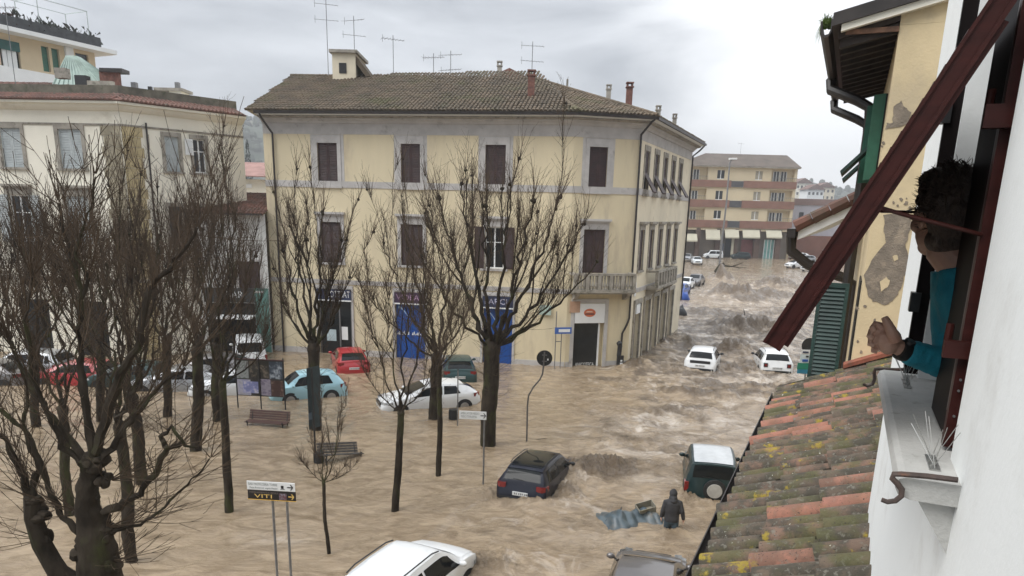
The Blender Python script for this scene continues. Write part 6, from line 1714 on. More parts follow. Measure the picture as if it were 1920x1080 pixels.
def pollard(label, base_px, fork_px, tops, r0, r1, seed, limb_r, shoots=(14, 1.8), name='plane_tree', dY=0.0, side=10, sideL=.8, knob=.12, spreadY=1.6, kids=2, tr=.012, sub=3):
    """trunk from the water at base_px to fork_px; main limbs run towards the photo points in tops at scattered depths"""
    s = Tree(seed); b = at(*base_px, 0); Y = b.y
    f = atY(*fork_px, Y + dY)
    trunk_path(s, (b.x, b.y, -1.0), f, r0, r1)
    if r1 > .15:
        for k in range(46):
            q = s.r.uniform(.45, 1); p_ = Vector((b.x, b.y, 0)).lerp(f, q); an = s.r.uniform(0, 6.28); e_ = Vector((math.cos(an), math.sin(an), s.r.uniform(.1, .9)))
            s.shoot(p_ + e_ * r1 * .6, e_, s.r.uniform(.5, 1.3), .008, 2)
    s.wood.ell(f, (r1 * 1.12, r1 * 1.12, r1 * 1.5), 12, 8)
    for k, (px, py, *opt) in enumerate(tops):
        shoots = (shoots[0], shoots[1]) if k else (shoots[0], shoots[1] * .72)
        yy = Y + dY + s.r.uniform(-spreadY, spreadY)
        e = atY(px, py, yy); v = e - f; L = v.length
        d0 = (v.normalized() + Vector((0, 0, -.30 if v.normalized().z > .3 else .0))).normalized()
        n = max(4, int(L / .3)); pts, rs, ds = [], [], []
        m_ = f + d0 * L * .45
        for i in range(n + 1):
            q = i / n; p = f * (1 - q) ** 2 + m_ * 2 * q * (1 - q) + e * q * q
            if 0 < i < n: p = p + Vector((s.r.gauss(0, .035), s.r.gauss(0, .035), s.r.gauss(0, .03))) * min(1.6, L * .5)
            pts.append(p); rs.append(limb_r * .80 * (1 - .80 * q ** .8) * (opt[0] if opt else 1))
        for i in range(n + 1): ds.append((pts[min(i + 1, n)] - pts[max(i - 1, 0)]).normalized())
        s.wood.tube(pts, rs, 7)
        s.knob(e, knob * (opt[0] if opt else 1) * .6)
        s.brush(pts, ds, int(shoots[0] * 2.0), shoots[1] * 1.15, tr, kids, .5); s.burst(e, ds[-1] * .8 + Vector((0, 0, .8)), 4, shoots[1], .25, tr, kids)
        s.side_twigs(pts, rs, ds, int(side * 1.7), sideL, .008, 2, .12)
        for j in range(sub):
            i = s.r.randint(max(1, n // 3), n - 1)
            d = (ds[i] + Vector((s.r.gauss(0, .55), s.r.gauss(0, .55), s.r.uniform(.3, .9)))).normalized()
            p2, r2, d2 = s.limb(pts[i], d, L * s.r.uniform(.38, .7), rs[i] * .60, rs[i] * .2 + .006, .45, .11)
            s.knob(p2[-1], knob * .4)
            s.brush(p2, d2, max(7, shoots[0]), shoots[1], tr * .9, kids, .4); s.burst(p2[-1], d2[-1] + Vector((0, 0, .5)), 3, shoots[1] * .85, .25, tr * .9, kids)
            s.side_twigs(p2, r2, d2, side, sideL * .8, .007, 1)
    return s, b
def plant_tree(label, *a, name='plane_tree', **k):
    s, b = pollard(label, *a, **k); s.gnarl(.028 if name == 'plane_tree' else .012, 4.5); return s.done(name, label, (b.x, b.y, 0))
# the big one in the middle
plant_tree('tallest bare tree in the middle, thick dark trunk before the yellow building', (914, 836), (922, 655), [(822, 370), (866, 345), (905, 385), (958, 345), (1000, 375), (1050, 370), (1095, 420, .9), (1120, 490, .8), (850, 470, .8), (985, 455, .8), (1045, 545, .8), (790, 480, .7)], .30, .30, 11, .125, (12, 1.9), side=16, sideL=1.1, knob=.16, spreadY=1.8, sub=2)
plant_tree('bare tree behind the white estate car, thick trunk forking low', (812, 786), (818, 672), [(720, 455), (760, 420), (795, 480), (850, 440), (880, 580, .8), (700, 560, .7), (870, 500, .8)], .24, .21, 12, .10, (11, 1.6), side=14, sideL=1.0, knob=.13, spreadY=1.4)
plant_tree('bare tree at the left end of the yellow front, forked over the pale blue car', (592, 806), (588, 655), [(530, 470), (552, 420), (575, 450), (605, 400), (640, 450), (655, 520, .8), (528, 560, .8), (620, 500, .8)], .23, .22, 13, .105, (11, 1.5), side=14, sideL=.9, knob=.15, spreadY=1.2)
# slender young trees in front
plant_tree('slender bare tree right of the small sapling, low spreading boughs', (738, 957), (752, 775), [(690, 590, .8), (720, 545), (765, 500), (800, 560), (680, 690, .7), (835, 640, .7)], .125, .095, 14, .045, (6, 1.1), side=12, sideL=.8, knob=.03, spreadY=.8, tr=.008, name='slender_tree')
plant_tree('thin straight bare tree just left of the white direction arrow sign', (823, 892), (824, 690), [(800, 545), (830, 480), (850, 560), (880, 600, .8), (775, 590, .8)], .10, .085, 15, .04, (7, 1.2), side=10, sideL=.8, knob=.03, spreadY=.8, tr=.008, name='slender_tree')
plant_tree('small sapling with a stick-thin trunk in front of the tilted bench', (614, 1040), (607, 905), [(600, 775), (648, 738, .9), (582, 820, .7), (640, 800, .8), (668, 870, .7), (565, 860, .6)], .055, .042, 16, .022, (4, .55), side=9, sideL=.45, knob=.015, spreadY=.35, tr=.006, name='sapling', sub=1, kids=1)
plant_tree('slender leaning bare tree left of the two-post shop signs', (430, 961), (417, 720), [(400, 420), (440, 400), (470, 470), (370, 480), (490, 560, .8), (350, 590, .7), (510, 640, .7)], .13, .10, 17, .055, (9, 1.3), side=12, sideL=.9, knob=.04, spreadY=1.0, tr=.008, name='slender_tree')
# the dense group on the left
plant_tree('thick grey trunk standing left of the slender leaning tree', (364, 846), (370, 660), [(330, 430), (365, 395), (410, 440), (440, 410), (310, 500, .8), (430, 520, .8)], .21, .18, 18, .09, (10, 1.6), side=12, sideL=1.0, knob=.13, spreadY=1.5)
plant_tree('trunk just right of and behind the thick grey trunk', (402, 790), (405, 650), [(380, 430), (415, 400), (455, 430), (350, 480), (480, 480)], .18, .16, 19, .085, (9, 1.5), side=10, sideL=1.0, knob=.12, spreadY=1.3)
plant_tree('leaning thick trunk between the mossy trunk and the grey one on the left', (268, 908), (248, 745), [(190, 470), (225, 430), (265, 460), (300, 440), (330, 520, .8), (160, 560, .8)], .20, .16, 20, .085, (10, 1.6), side=12, sideL=1.0, knob=.12, spreadY=1.3)
plant_tree('mossy slender trunk right of the knobbly pollard in the foreground', (246, 1056), (224, 800), [(180, 500), (215, 450), (250, 500), (290, 560), (320, 650, .8), (150, 600, .8)], .155, .125, 21, .06, (11, 1.3), side=14, sideL=.9, knob=.06, spreadY=.9, tr=.009)
plant_tree('thin trunk behind the knobbly pollard near the left edge', (124, 968), (118, 770), [(60, 480), (100, 440), (140, 470), (170, 540), (30, 560)], .14, .12, 22, .06, (12, 1.4), side=14, sideL=.9, knob=.06, spreadY=1.2)
for i, (bx, by, fx, fy, lb) in enumerate(((60, 800, 66, 655, 'background pollard trunk at the far left behind the thin trunk'), (185, 790, 188, 640, 'background pollard behind the twigs, second from the left edge'), (310, 782, 312, 640, 'background pollard left of the thick grey trunk'), (-30, 840, -20, 660, 'pollard trunk standing just beyond the left edge'))):
    plant_tree(lb, (bx, by), (fx, fy), [(fx - 75, fy - 150), (fx - 40, fy - 195), (fx + 5, fy - 165), (fx + 45, fy - 200), (fx + 80, fy - 150)], .175, .16, 30 + i, .08, (13, 1.8), side=14, sideL=1.2, knob=.13, spreadY=1.6, kids=3)
# the knobbly foreground pollard, close under the window
s = Tree(99)
YF = 8.0
def fg(px, py, dy=0.0): return atY(px, py, YF + dy)
b0 = fg(150, 1180); b0 = Vector((b0.x, b0.y, b0.z))
tp = [Vector((b0.x - .05, b0.y + .1, -1)), Vector((b0.x, b0.y, 2.5)), fg(190, 1100), fg(180, 1020), fg(162, 950), fg(165, 900), fg(178, 855)]
tr_ = [.36, .30, .26, .215, .125, .105, .12]; tq, tw_ = [], []
for i in range(len(tp) - 1):
    for k in range(8): tq.append(tp[i].lerp(tp[i + 1], k / 8)); tw_.append(tr_[i] + (tr_[i + 1] - tr_[i]) * k / 8)
s.wood.tube(tq + [tp[-1]], tw_ + [tr_[-1]], 18)
for px, py, r_ in ((178, 1040, .20), (205, 1050, .17), (160, 1030, .16), (190, 985, .14), (165, 930, .13), (178, 865, .17), (195, 895, .12), (150, 960, .12), (200, 1000, .12)): s.knob(fg(px, py), r_ * .95)
lt = [fg(165, 1120), fg(110, 1075), fg(80, 1020), fg(62, 970), fg(58, 935)]
s.wood.tube(lt, [.17, .12, .105, .095, .09], 9)
for px, py, r_ in ((70, 965, .13), (60, 935, .12), (85, 1005, .10)): s.knob(fg(px, py), r_)
def fgl(pts, r0, r1, dys=0.0, nt=24, tl=1.0, burst=10, bl=1.3):
    P = [fg(x, y, dys * i / max(1, len(pts) - 1)) for i, (x, y) in enumerate(pts)]
    # refine
    Q, rs = [], []
    for i in range(len(P) - 1):
        for k in range(4):
            q = k / 4; Q.append(P[i].lerp(P[i + 1], q) + Vector((s.r.gauss(0, .008), s.r.gauss(0, .012), s.r.gauss(0, .008))))
    Q.append(P[-1]); n = len(Q)
    rs = [r0 + (r1 - r0) * (i / (n - 1)) ** .8 for i in range(n)]
    ds = [(Q[min(i + 1, n - 1)] - Q[max(i - 1, 0)]).normalized() for i in range(n)]
    s.wood.tube(Q, rs, 7)
    s.side_twigs(Q, rs, ds, nt, tl, .007, 2, .12, .3, .6)
    s.burst(Q[-1], ds[-1] + Vector((0, 0, .5)), burst, bl, .4, .0075, 2)
    return Q
fgl([(178, 860), (160, 760), (150, 690), (148, 640), (152, 560)], .058, .026, .2)
fgl([(152, 560), (140, 500), (118, 440), (110, 380)], .03, .012, .2, burst=5, bl=.7)
fgl([(152, 560), (165, 520), (142, 470), (165, 400), (178, 330)], .025, .008, .1, burst=4, bl=.5)
fgl([(182, 850), (200, 770), (225, 700), (262, 640), (275, 560), (290, 530), (320, 505), (345, 470), (370, 430)], .064, .014, .5, nt=34)
fgl([(190, 865), (230, 810), (262, 770), (300, 720), (345, 690)], .045, .014, .3)
fgl([(170, 870), (110, 800), (70, 740), (40, 690), (20, 640)], .042, .015, .2)
fgl([(165, 880), (120, 840), (88, 780), (60, 700), (48, 600), (60, 520)], .04, .013, -.2)
fgl([(195, 960), (250, 935), (290, 890), (315, 840), (340, 830)], .052, .028, .2, burst=3, bl=.5)
fgl([(315, 840), (300, 820), (322, 800), (352, 838), (372, 838)], .03, .012, .1, burst=4, bl=.4, nt=6)
fgl([(150, 1000), (110, 960), (85, 900), (60, 830), (20, 780), (-20, 760)], .045, .02, .1)
fgl([(58, 935), (40, 880), (10, 830), (-20, 800)], .05, .02, 0)
fgl([(62, 930), (70, 880), (45, 800), (52, 720), (20, 650)], .04, .012, .2)
fgl([(200, 1000), (260, 985), (310, 950), (360, 900), (395, 860)], .03, .008, .2, nt=16, burst=4, bl=.5)
for (px, py), dd, n_, L_ in (((205, 900), (1, .2, .25), 16, .9), ((200, 990), (1, .1, .05), 16, .9), ((178, 850), (.1, .1, 1), 14, 1.2), ((150, 960), (-1, .1, .2), 14, .9), ((58, 935), (-.3, .2, 1), 14, 1.0), ((80, 1010), (-1, .1, .1), 10, .8), ((205, 1050), (1, -.1, .1), 12, .8)):
    s.burst(fg(px, py), dd, n_, L_, .5, .0065, 2)
s.gnarl(.034, 6.0)
s.done('pollard_tree', 'knobbly pollarded tree in the left foreground, cut by the bottom edge', (b0.x, b0.y, 0))
# ------------------------------------------------------------------ signs and street furniture
M_SIGNW = mat('sign_white', (0.70, 0.71, 0.70), 0.4, .03, 3); M_SIGNK = mat('sign_black', (0.014, 0.012, 0.012), 0.4, .1, 3); M_AMB = mat('amber_print', (0.72, 0.42, 0.06), 0.5, .05, 8)
M_GOLD = mat('golden_letters', (0.70, 0.48, 0.14), 0.5, .05, 8)
def plate_frame(c, dx, w_, h):
    dx = Vector(dx).normalized(); return c, dx, Vector((dx.y, -dx.x, 0))
def arrow(parent, O, dx, s, m, name='arrow'):
    dx = Vector(dx).normalized(); up_ = Vector((0, 0, 1)); mb = MB(); n = dx.cross(up_) * .004
    def P(a, b_): return O + dx * a * s + up_ * b_ * s
    for q in ([(-.5, -.09), (.32, -.09), (.32, .09), (-.5, .09)], [(.02, .52), (.2, .52), (.60, .0), (.38, .0)], [(.02, -.52), (.38, .0), (.60, 0), (.2, -.52)]):
        mb.prism([P(*p) for p in q], n)
    return mb.build(name, m, parent, world=True)
# two-post shop signs, front left
YS = 13.5
q0, q1 = atY(463, 899, YS), atY(553, 908, YS - .08); q2 = atY(463, 935, YS)
dx = Vector((q1.x - q0.x, q1.y - q0.y, 0)); W_ = dx.length * 1.0; dx.normalize(); nn = dx.cross(Vector((0, 0, 1))).normalized()
zt_, zb2 = (q0.z + q1.z) / 2, (q2.z + atY(553, 938, YS - .08).z) / 2; zm_ = (zt_ + zb2) / 2 + .005
SG = thing('shop_direction_sign', 'white and black shop direction panels with arrows on two thin grey posts, lower left', 'sign', (q0.x + W_ * .5, YS, -.9))
def sp(a, z, o=0.0): return Vector((q0.x, q0.y, 0)) + dx * a + nn * o + Vector((0, 0, z))
def spanel(a0, a1, z0, z1, o0, o1, nm, m, par): return MB().prism([sp(a0, z0, o0), sp(a1, z0, o0), sp(a1, z1, o0), sp(a0, z1, o0)], nn * (o1 - o0)).build(nm, m, par, world=True)
top_ = spanel(0, W_, zm_ + .008, zt_, 0, .02, 'white_panel', M_SIGNW, SG)
bot_ = spanel(.008, W_ + .01, zb2, zm_ - .004, 0, .02, 'black_panel', M_SIGNK, SG)
hp = zt_ - zm_
M_SGREY = mat('grey_lettering', (0.16, 0.18, 0.17), .6, .05, 8)
text('BAR PASTICCERIA TORRE', hp * .40, M_SGREY, 'lettering', top_, sp(W_ * .335, zm_ + hp * .69, .021), dx, (0, 0, 1), .001, fit=W_ * .60)
text('Piazza Buonarroti  angolo Mazzini', hp * .28, M_SGREY, 'lettering', top_, sp(W_ * .345, zm_ + hp * .28, .021), dx, (0, 0, 1), .001, fit=W_ * .58)
mb = MB().prism([sp(W_ * .715, zm_ + hp * .32, .021), sp(W_ * .765, zm_ + hp * .32, .021), sp(W_ * .77, zm_ + hp * .66, .021), sp(W_ * .71, zm_ + hp * .66, .021)], nn * .002); mb.prism([sp(W_ * .70, zm_ + hp * .22, .021), sp(W_ * .79, zm_ + hp * .22, .021), sp(W_ * .79, zm_ + hp * .28, .021), sp(W_ * .70, zm_ + hp * .28, .021)], nn * .002)
mb.build('cup_symbol', M_SIGNK, top_, world=True)
arrow(top_, sp(W_ * .90, zm_ + hp * .5, .0215), dx, hp * .62, M_SIGNK)
text('VITI', hp * .62, M_GOLD, 'lettering', bot_, sp(W_ * .335, zb2 + hp * .36, .021), dx, (0, 0, 1), .0015, fit=W_ * .37)
text('FERRAMENTA EDILI', hp * .26, mat('brown_grey_lettering', (0.16, 0.13, 0.11), .6, .05, 8), 'lettering', bot_, sp(W_ * .34, zb2 + hp * .78, .021), dx, (0, 0, 1), .001, fit=W_ * .60)
spanel(W_ * .665, W_ * .82, zb2 + hp * .06, zb2 + hp * .80, .0205, .022, 'picture_label', mat('maroon_label', (0.13, 0.05, 0.06), .5, .2, 20, dirt=(.20, .19, .23), dscale=22, dlo=.45, dhi=.6), bot_)
arrow(bot_, sp(W_ * .915, zb2 + hp * .47, .0215), dx, hp * .60, M_GOLD)
spanel(.0, W_ + .012, zb2 - .014, zb2 - .001, 0, .02, 'amber_edge', M_AMB, SG)
for a, b_ in ((W_ * .50, 0), (W_ * .80, 0)):
    p = sp(a, 0, -.03); MB().tube([(p.x, p.y, -.9), (p.x, p.y, zt_ - .02)], .026, 10).build('post', M_STEEL, SG, True, world=True)
    for z in (zm_ + hp * .5, zb2 + hp * .5): MB().obox(sp(a, z, -.018), dx * .045, nn * .018, (0, 0, .018)).build('clamp', M_STEEL, SG, world=True)
# white direction arrow on a single post
b = at(906, 911, 0); Yd = b.y
q0, q1 = atY(861, 776, Yd + .05), atY(912, 782, Yd - .02); z0_, z1_ = atY(880, 786, Yd).z, atY(880, 771, Yd).z
dx = Vector((q1.x - q0.x, q1.y - q0.y, 0)); W_ = dx.length; dx.normalize(); nn = dx.cross(Vector((0, 0, 1))).normalized()
DS = thing('direction_sign', 'white arrow sign pointing right on a single thin post before the big trunk', 'sign', (b.x, b.y, -.9))
spn = MB().prism([sp(0, z0_), sp(W_, z0_), sp(W_, z1_), sp(0, z1_)], nn * .02).build('sign_panel', M_SIGNW, DS, world=True)
h_ = z1_ - z0_
text('AMBULATORI MEDICI', h_ * .42, M_SGREY, 'lettering', spn, sp(W_ * .40, z0_ + h_ * .70, .0205), dx, (0, 0, 1), .001, fit=W_ * .68)
text('FISIOTERAPIA', h_ * .42, M_SGREY, 'lettering', spn, sp(W_ * .36, z0_ + h_ * .30, .0205), dx, (0, 0, 1), .001, fit=W_ * .58)
arrow(spn, sp(W_ * .88, z0_ + h_ * .5, .021), dx, h_ * .62, M_SIGNK)
MB().tube([(b.x, b.y + .04, -.9), (b.x, b.y + .04, z1_ - .02)], .028, 10).build('post', M_STEEL, DS, True, world=True)
# round traffic sign seen from the back on a cranked pole
b = at(988, 829, 0); Yd = b.y
RSN = thing('round_traffic_sign', 'round traffic sign seen from its black back on a cranked grey pole', 'sign', (b.x, b.y, -.9))
pp = [Vector((b.x, Yd, -.9)), atY(989, 760, Yd), atY(991, 742, Yd), atY(1000, 726, Yd), atY(1012, 712, Yd), atY(1017, 702, Yd), atY(1019, 688, Yd), atY(1021, 660, Yd)]
MB().tube(pp, .032, 10).build('pole', mat('pole_grey_brown', (0.12, 0.115, 0.11), .5, .1, 4), RSN, True, world=True)
c = atY(1021, 672, Yd); r_ = .30
MB().tube([c + Vector((0, .045, 0)), c + Vector((0, .06, 0))], r_, 28).build('sign_disc', M_BLACK, RSN, True, world=True)
MB().tube([c + Vector((0, .040, 0)), c + Vector((0, .064, 0))], r_ * 1.03, 28, False).build('rim', M_BLACK, RSN, True, world=True)
MB().obox(c + Vector((.13, .042, -.05)), (.025, 0, 0), (0, .002, 0), (0, 0, .035)).build('sticker', M_WHITE, RSN, world=True)
for dz_3 in (-.12, .12): MB().obox(c + Vector((0, .035, dz_3)), (.09, 0, 0), (0, .01, 0), (0, 0, .015)).build('clamp', M_STEEL, RSN, world=True)
# benches
M_SLAT = mat('bench_wood_red_brown', (0.085, 0.042, 0.033), .6, .2, 5, stretch=(.4, 3, 3)); M_SLATG = mat('bench_wood_grey', (0.085, 0.075, 0.065), .8, .2, 5, stretch=(.4, 3, 3))
def bench(label, p, rzv, m, tilt=(0, 0), Lb=1.75):
    t = thing('park_bench', label, 'bench', p, rot=(tilt[0], tilt[1], rzv), group='park benches in the flood')
    for x in (-Lb / 2 + .12, Lb / 2 - .12):
        mb = MB()
        mb.tube([(x, .25, 0), (x, .20, .22), (x, .22, .42), (x, -.02, .43), (x, -.2, .45), (x, -.30, .80)], [.03, .022, .025, .022, .025, .018], 6)
        mb.tube([(x, -.32, 0), (x, -.24, .2), (x, -.2, .45)], [.03, .022, .025], 6)
        mb.tube([(x, .22, .42), (x, .27, .46), (x, .25, .52), (x, .21, .50)], .02, 6)
        mb.build('iron_leg', M_BLACK, t, True)
    for k in range(5):
        y = .20 - k * .088; MB().box(-Lb / 2, Lb / 2, y - .035, y + .035, .445, .475).build('seat_slat', m, t)
    for k in range(4):
        z = .53 + k * .095; y = -.215 - (z - .5) * .28
        MB().obox((0, y, z), (Lb / 2, 0, 0), (0, .014, -.004), (0, -.010, .036)).build('back_slat', m, t)
    return t
p = at(500, 800, 0); bench('red brown slatted bench standing in the water below the poster board', (p.x, p.y + .1, -.28), R(172), M_SLAT)
p = at(628, 868, 0); bench('grey weathered bench tipped by the flood behind the small sapling', (p.x + .15, p.y + .2, -.22), R(222), M_SLATG, (R(10), R(-9)), 1.6)
# edge-on notice panel on a post with a litter bin
b = at(592, 868, 0); Yd = b.y
NP = thing('notice_post', 'tall narrow dark panel seen edge-on on a post in front of the forked tree', 'sign', (b.x, b.y, -.9))
zt_, zb2 = atY(583, 690, Yd).z, atY(586, 805, Yd).z
MB().tube([(b.x, Yd, -.9), (b.x, Yd, zt_)], .035, 8).build('post', M_BLACK, NP, True, world=True)
x0 = atY(580, 750, Yd).x; x1 = x0 + .26
pnl = MB().prism([(x0, Yd - .03, zb2), (x1, Yd + .45, zb2), (x1, Yd + .45, zt_), (x0, Yd - .03, zt_)], (-.03, -.05, 0)).build('notice_panel', mat('dark_teal_panel', (0.022, 0.042, 0.05), .5, .15, 4), NP, world=True)
MB().prism([(x0 - .02, Yd - .085, zb2 + .35), (x0 + .05, Yd + .05, zb2 + .35), (x0 + .05, Yd + .05, zb2 + .6), (x0 - .02, Yd - .085, zb2 + .6)], (-.005, -.008, 0)).build('notice_sheet', mat('blue_grey_sheet', (0.10, 0.14, 0.18), .6), pnl, world=True)
def bin_(label, px, py, hgt, r_, m):
    p = at(px, py, 0); t = thing('litter_bin', label, 'bin', (p.x, p.y, -.5))
    MB().tube([(0, 0, 0), (0, 0, .5 + hgt * .95), (0, 0, .5 + hgt)], [r_ * .92, r_, r_ * .96], 18).build('bin_body', m, t, True)
    MB().tube([(0, 0, .5 + hgt), (0, 0, .5 + hgt + .02)], [r_ * 1.06, r_ * 1.06], 18, False).build('bin_rim', M_BLACK, t, True)
    for k in range(8):
        a = 2 * math.pi * k / 8; MB().obox((r_ * math.cos(a), r_ * math.sin(a), .5 + hgt * .5), (.012 * math.cos(a), .012 * math.sin(a), 0), (-.02 * math.sin(a), .02 * math.cos(a), 0), (0, 0, hgt * .42)).build('bin_rib', m, t)
    return t
bin_('dark litter bin left of the tilted grey bench', 598, 868, .38, .17, M_BLACK)
bin_('black litter bin in front of the white estate car', 850, 787, .45, .19, M_BLACK)
p = at(858, 800, 0); t = thing('thin_post', 'thin post behind the black litter bin by the white estate car', 'post', (p.x, p.y, -.9)); MB().tube([(0, 0, 0), (0, 0, 3.3)], .025, 8).build('pole', M_STEEL, t, True); MB().tube([(0, 0, 3.3), (0, 0, 3.36)], [.035, .02], 8).build('cap', M_BLACK, t, True)
# poster board with four legs
b = at(497, 768, 0); Yd = b.y
PBD = thing('poster_board', 'metal notice board pasted with lilac and brown posters left of the pale blue car', 'board', (b.x, b.y, -.9))
A, B_ = atY(440, 673, Yd + .1), atY(534, 745, Yd - .1)
zt_, zb2 = atY(487, 675, Yd).z, atY(487, 743, Yd).z
dxb = Vector((B_.x - A.x, -.2, 0)); Wb = dxb.length; dxb.normalize(); nb_ = dxb.cross(Vector((0, 0, 1))).normalized()
def bp3(a, z, o=0.0): return Vector((A.x, A.y, 0)) + dxb * a + nb_ * o + Vector((0, 0, z))
def bpan(a0, a1, f0, f1, o, nm, m, par=PBD, th=.004):
    H_ = zt_ - zb2
    return MB().prism([bp3(a0 * Wb, zb2 + f0 * H_, o), bp3(a1 * Wb, zb2 + f0 * H_, o), bp3(a1 * Wb, zb2 + f1 * H_, o), bp3(a0 * Wb, zb2 + f1 * H_, o)], nb_ * th).build(nm, m, par, world=True)
bk = bpan(0, 1, 0, 1, -.03, 'board', mat('board_dark', (0.06, 0.055, 0.05), .7, .2, 4), th=.03)
def pm(n, c, d=None, s=5): return mat(n, c, .6, .15, s, dirt=d, dscale=s, dlo=.48, dhi=.62)
for nm, r_, m in (('poster', (.02, .30, .02, .45), pm('poster_pale_lilac', (0.55, 0.54, 0.62), (.35, .35, .5))), ('poster', (.14, .46, .08, .40), pm('poster_lilac_blue', (0.30, 0.33, 0.62), (.6, .58, .66))), ('poster', (.48, .72, .03, .48), pm('poster_mauve', (0.42, 0.38, 0.46), (.2, .17, .24))), ('poster', (.73, .98, .03, .45), pm('poster_brown', (0.10, 0.05, 0.04), (.3, .22, .17), 2.5)),
                  ('poster', (.02, .27, .48, .96), pm('poster_grey_green', (0.40, 0.42, 0.42), (.12, .15, .12))), ('poster', (.29, .70, .52, .97), pm('poster_dark_olive', (0.045, 0.04, 0.03), (.2, .16, .12), 3)), ('poster', (.71, .98, .50, .97), pm('poster_dark_blue', (0.06, 0.08, 0.11), (.45, .5, .55), 2.2))):
    bpan(r_[0], r_[1], r_[2], r_[3], .001 if r_[0] != .14 else .006, nm, m, bk)
for a in (0, .5, 1.0):
    p = bp3(a * Wb, 0, .03 if a == .5 else -.01); MB().tube([(p.x, p.y, -.9), (p.x, p.y, zt_ + .12)], .03, 8).build('leg', M_BLACK, PBD, True, world=True)
MB().tube([bp3(-.02, zt_ + .02), bp3(Wb + .02, zt_ + .02)], .03, 8).build('top_rail', mat('dark_red_rail', (0.08, 0.03, 0.025), .6), PBD, True, world=True)
# road signs cluster at the tile roof's far end: blue and green panels, disc
Yd = 38.5
SB = thing('bus_stop_sign', 'stack of white, blue and green panels with a black disc behind the green shutter', 'sign', (atY(1506, 690, Yd).x, Yd, -1))
def yp(x0, y0, x1, y1, o, nm, m, par=SB):
    a, b_ = atY(x0, y1, Yd - o), atY(x1, y0, Yd - o); return MB().box(a.x, b_.x, Yd - o - .03, Yd - o, a.z, b_.z).build(nm, m, par, world=True)
MB().tube([(atY(1512, 690, Yd).x, Yd + .04, -1), (atY(1512, 690, Yd).x, Yd + .04, atY(1512, 640, Yd).z)], .04, 8).build('post', M_STEEL, SB, True, world=True)
c = atY(1518, 648, Yd); MB().tube([c, c + Vector((0, .03, 0))], .42, 24).build('disc', M_BLACK, SB, True, world=True)
yp(1502, 656, 1522, 664, .02, 'white_panel', M_SIGNW); bp1 = yp(1499, 665, 1522, 680, .02, 'pale_panel', mat('pale_blue_white', (0.55, 0.64, 0.66), .5, .1, 3, dirt=(.15, .3, .4), dscale=4)); yp(1494, 681, 1521, 692, .04, 'green_panel', mat('sign_green', (0.01, 0.20, 0.13), .5)); yp(1494, 692.5, 1520, 700, .03, 'blue_panel', mat('sign_teal_blue', (0.02, 0.20, 0.32), .5))
yp(1505, 659, 1516, 662, .055, 'panel_mark', M_NAVY); yp(1511, 667, 1516, 670, .055, 'panel_mark', M_BLACK); yp(1504, 674, 1515, 678, .055, 'panel_mark', M_BLUE)
# lamp posts
def lamp(label, base, top_px, Yd, r_):
    b = Vector((base[0], Yd, -1)); tp = atY(*top_px, Yd)
    t = thing('street_lamp', label, 'street lamp', b)
    MB().tube([b, (b.x, Yd, 3), Vector((b.x + (tp.x - b.x) * .5, Yd, tp.z * .6)), (tp.x - .3, Yd, tp.z - .6), (tp.x, Yd, tp.z)], [r_ * 1.3, r_ * 1.1, r_, r_ * .8, r_ * .7], 8).build('pole', M_STEEL, t, True, world=True)
    lh = MB().prism([(tp.x - .5, Yd - .3, tp.z - .05), (tp.x + .9, Yd - .3, tp.z), (tp.x + .9, Yd + .3, tp.z), (tp.x - .5, Yd + .3, tp.z - .05)], (0, 0, .3)).build('lamp_head', M_WHITE, t, world=True)
    MB().box(tp.x - .3, tp.x + .7, Yd - .2, Yd + .2, tp.z - .1, tp.z - .04).build('lamp_glass', M_GLASS, lh, world=True)
    return t
lamp('tall street lamp in front of the flats at the end of the street', (atY(1352, 465, 138).x, 0), (1372, 299), 138.0, .16)
b = at(1352, 484, 0); t = thing('far_sign_post', 'dark post with a round sign in front of the street lamp far away', 'sign', (b.x, b.y, -1)); MB().tube([(0, 0, 0), (0, 0, 3.6)], .09, 6).build('post', M_BLACK, t, True); MB().tube([(0, -.1, 1.3), (0, -.02, 1.3)], .55, 18).build('disc', M_BLACK, t, True); MB().box(-.45, .35, -.12, -.05, 2.6, 4.2).build('panel', mat('slate_panel', (0.09, 0.10, 0.12), .6), t)
# ------------------------------------------------------------------ flotsam
M_TARP = mat('grey_blue_tarpaulin', (0.085, 0.115, 0.13), .35, .2, 2.5, col2=(0.035, 0.05, 0.06), dirt=(.14, .125, .10), dscale=2, dlo=.5, dhi=.7)
c = at(1182, 982, 0)
TP = thing('tarpaulin', 'crumpled grey blue tarpaulin floating beside the wading person', 'tarpaulin', (c.x, c.y, 0))
def tarp(i, j):
    a = i * 2 - 1; r_ = j
    x = a * 1.08; y = (r_ - .45) * 1.05 + .1 * math.sin(a * 5)
    fold = abs(math.sin(a * 11 + r_ * 3.2)) * .055 + .09 * mnoise.noise(Vector((a * 3, r_ * 3, 3)))
    hump = .40 * math.exp(-abs((a + .30) / .52) ** 1.6 - ((r_ - .55) / .50) ** 2) + .30 * math.exp(-((a - .58) / .42) ** 2 - ((r_ - .72) / .34) ** 2)
    return (x * (1 - .10 * r_) , y, -.10 + hump + fold * (.5 + hump) * 1.3 + .06 * r_)
MB().grid(tarp, 64, 30).build('sheet', M_TARP, TP, 'all')
rg = random.Random(8)
for k in range(7):
    a = -.9 + k * .12; MB().tube([(a, -.25 - .05 * (k % 2), -.04), (a * .7 - .05, -.02, .14), (-.28, .12, .36)], [.012, .018, .01], 4).build('rib', M_BLACK, TP, True)
MB().tube([(-.30, .1, .30), (-.27, .14, .46)], [.03, .012], 6).build('tip', M_BLACK, TP, True)
c2 = at(1211, 953, .30)
CR = thing('box_crate', 'open yellowish grey box riding on the floating tarpaulin', 'crate', (c2.x, c2.y, .20), R(12))
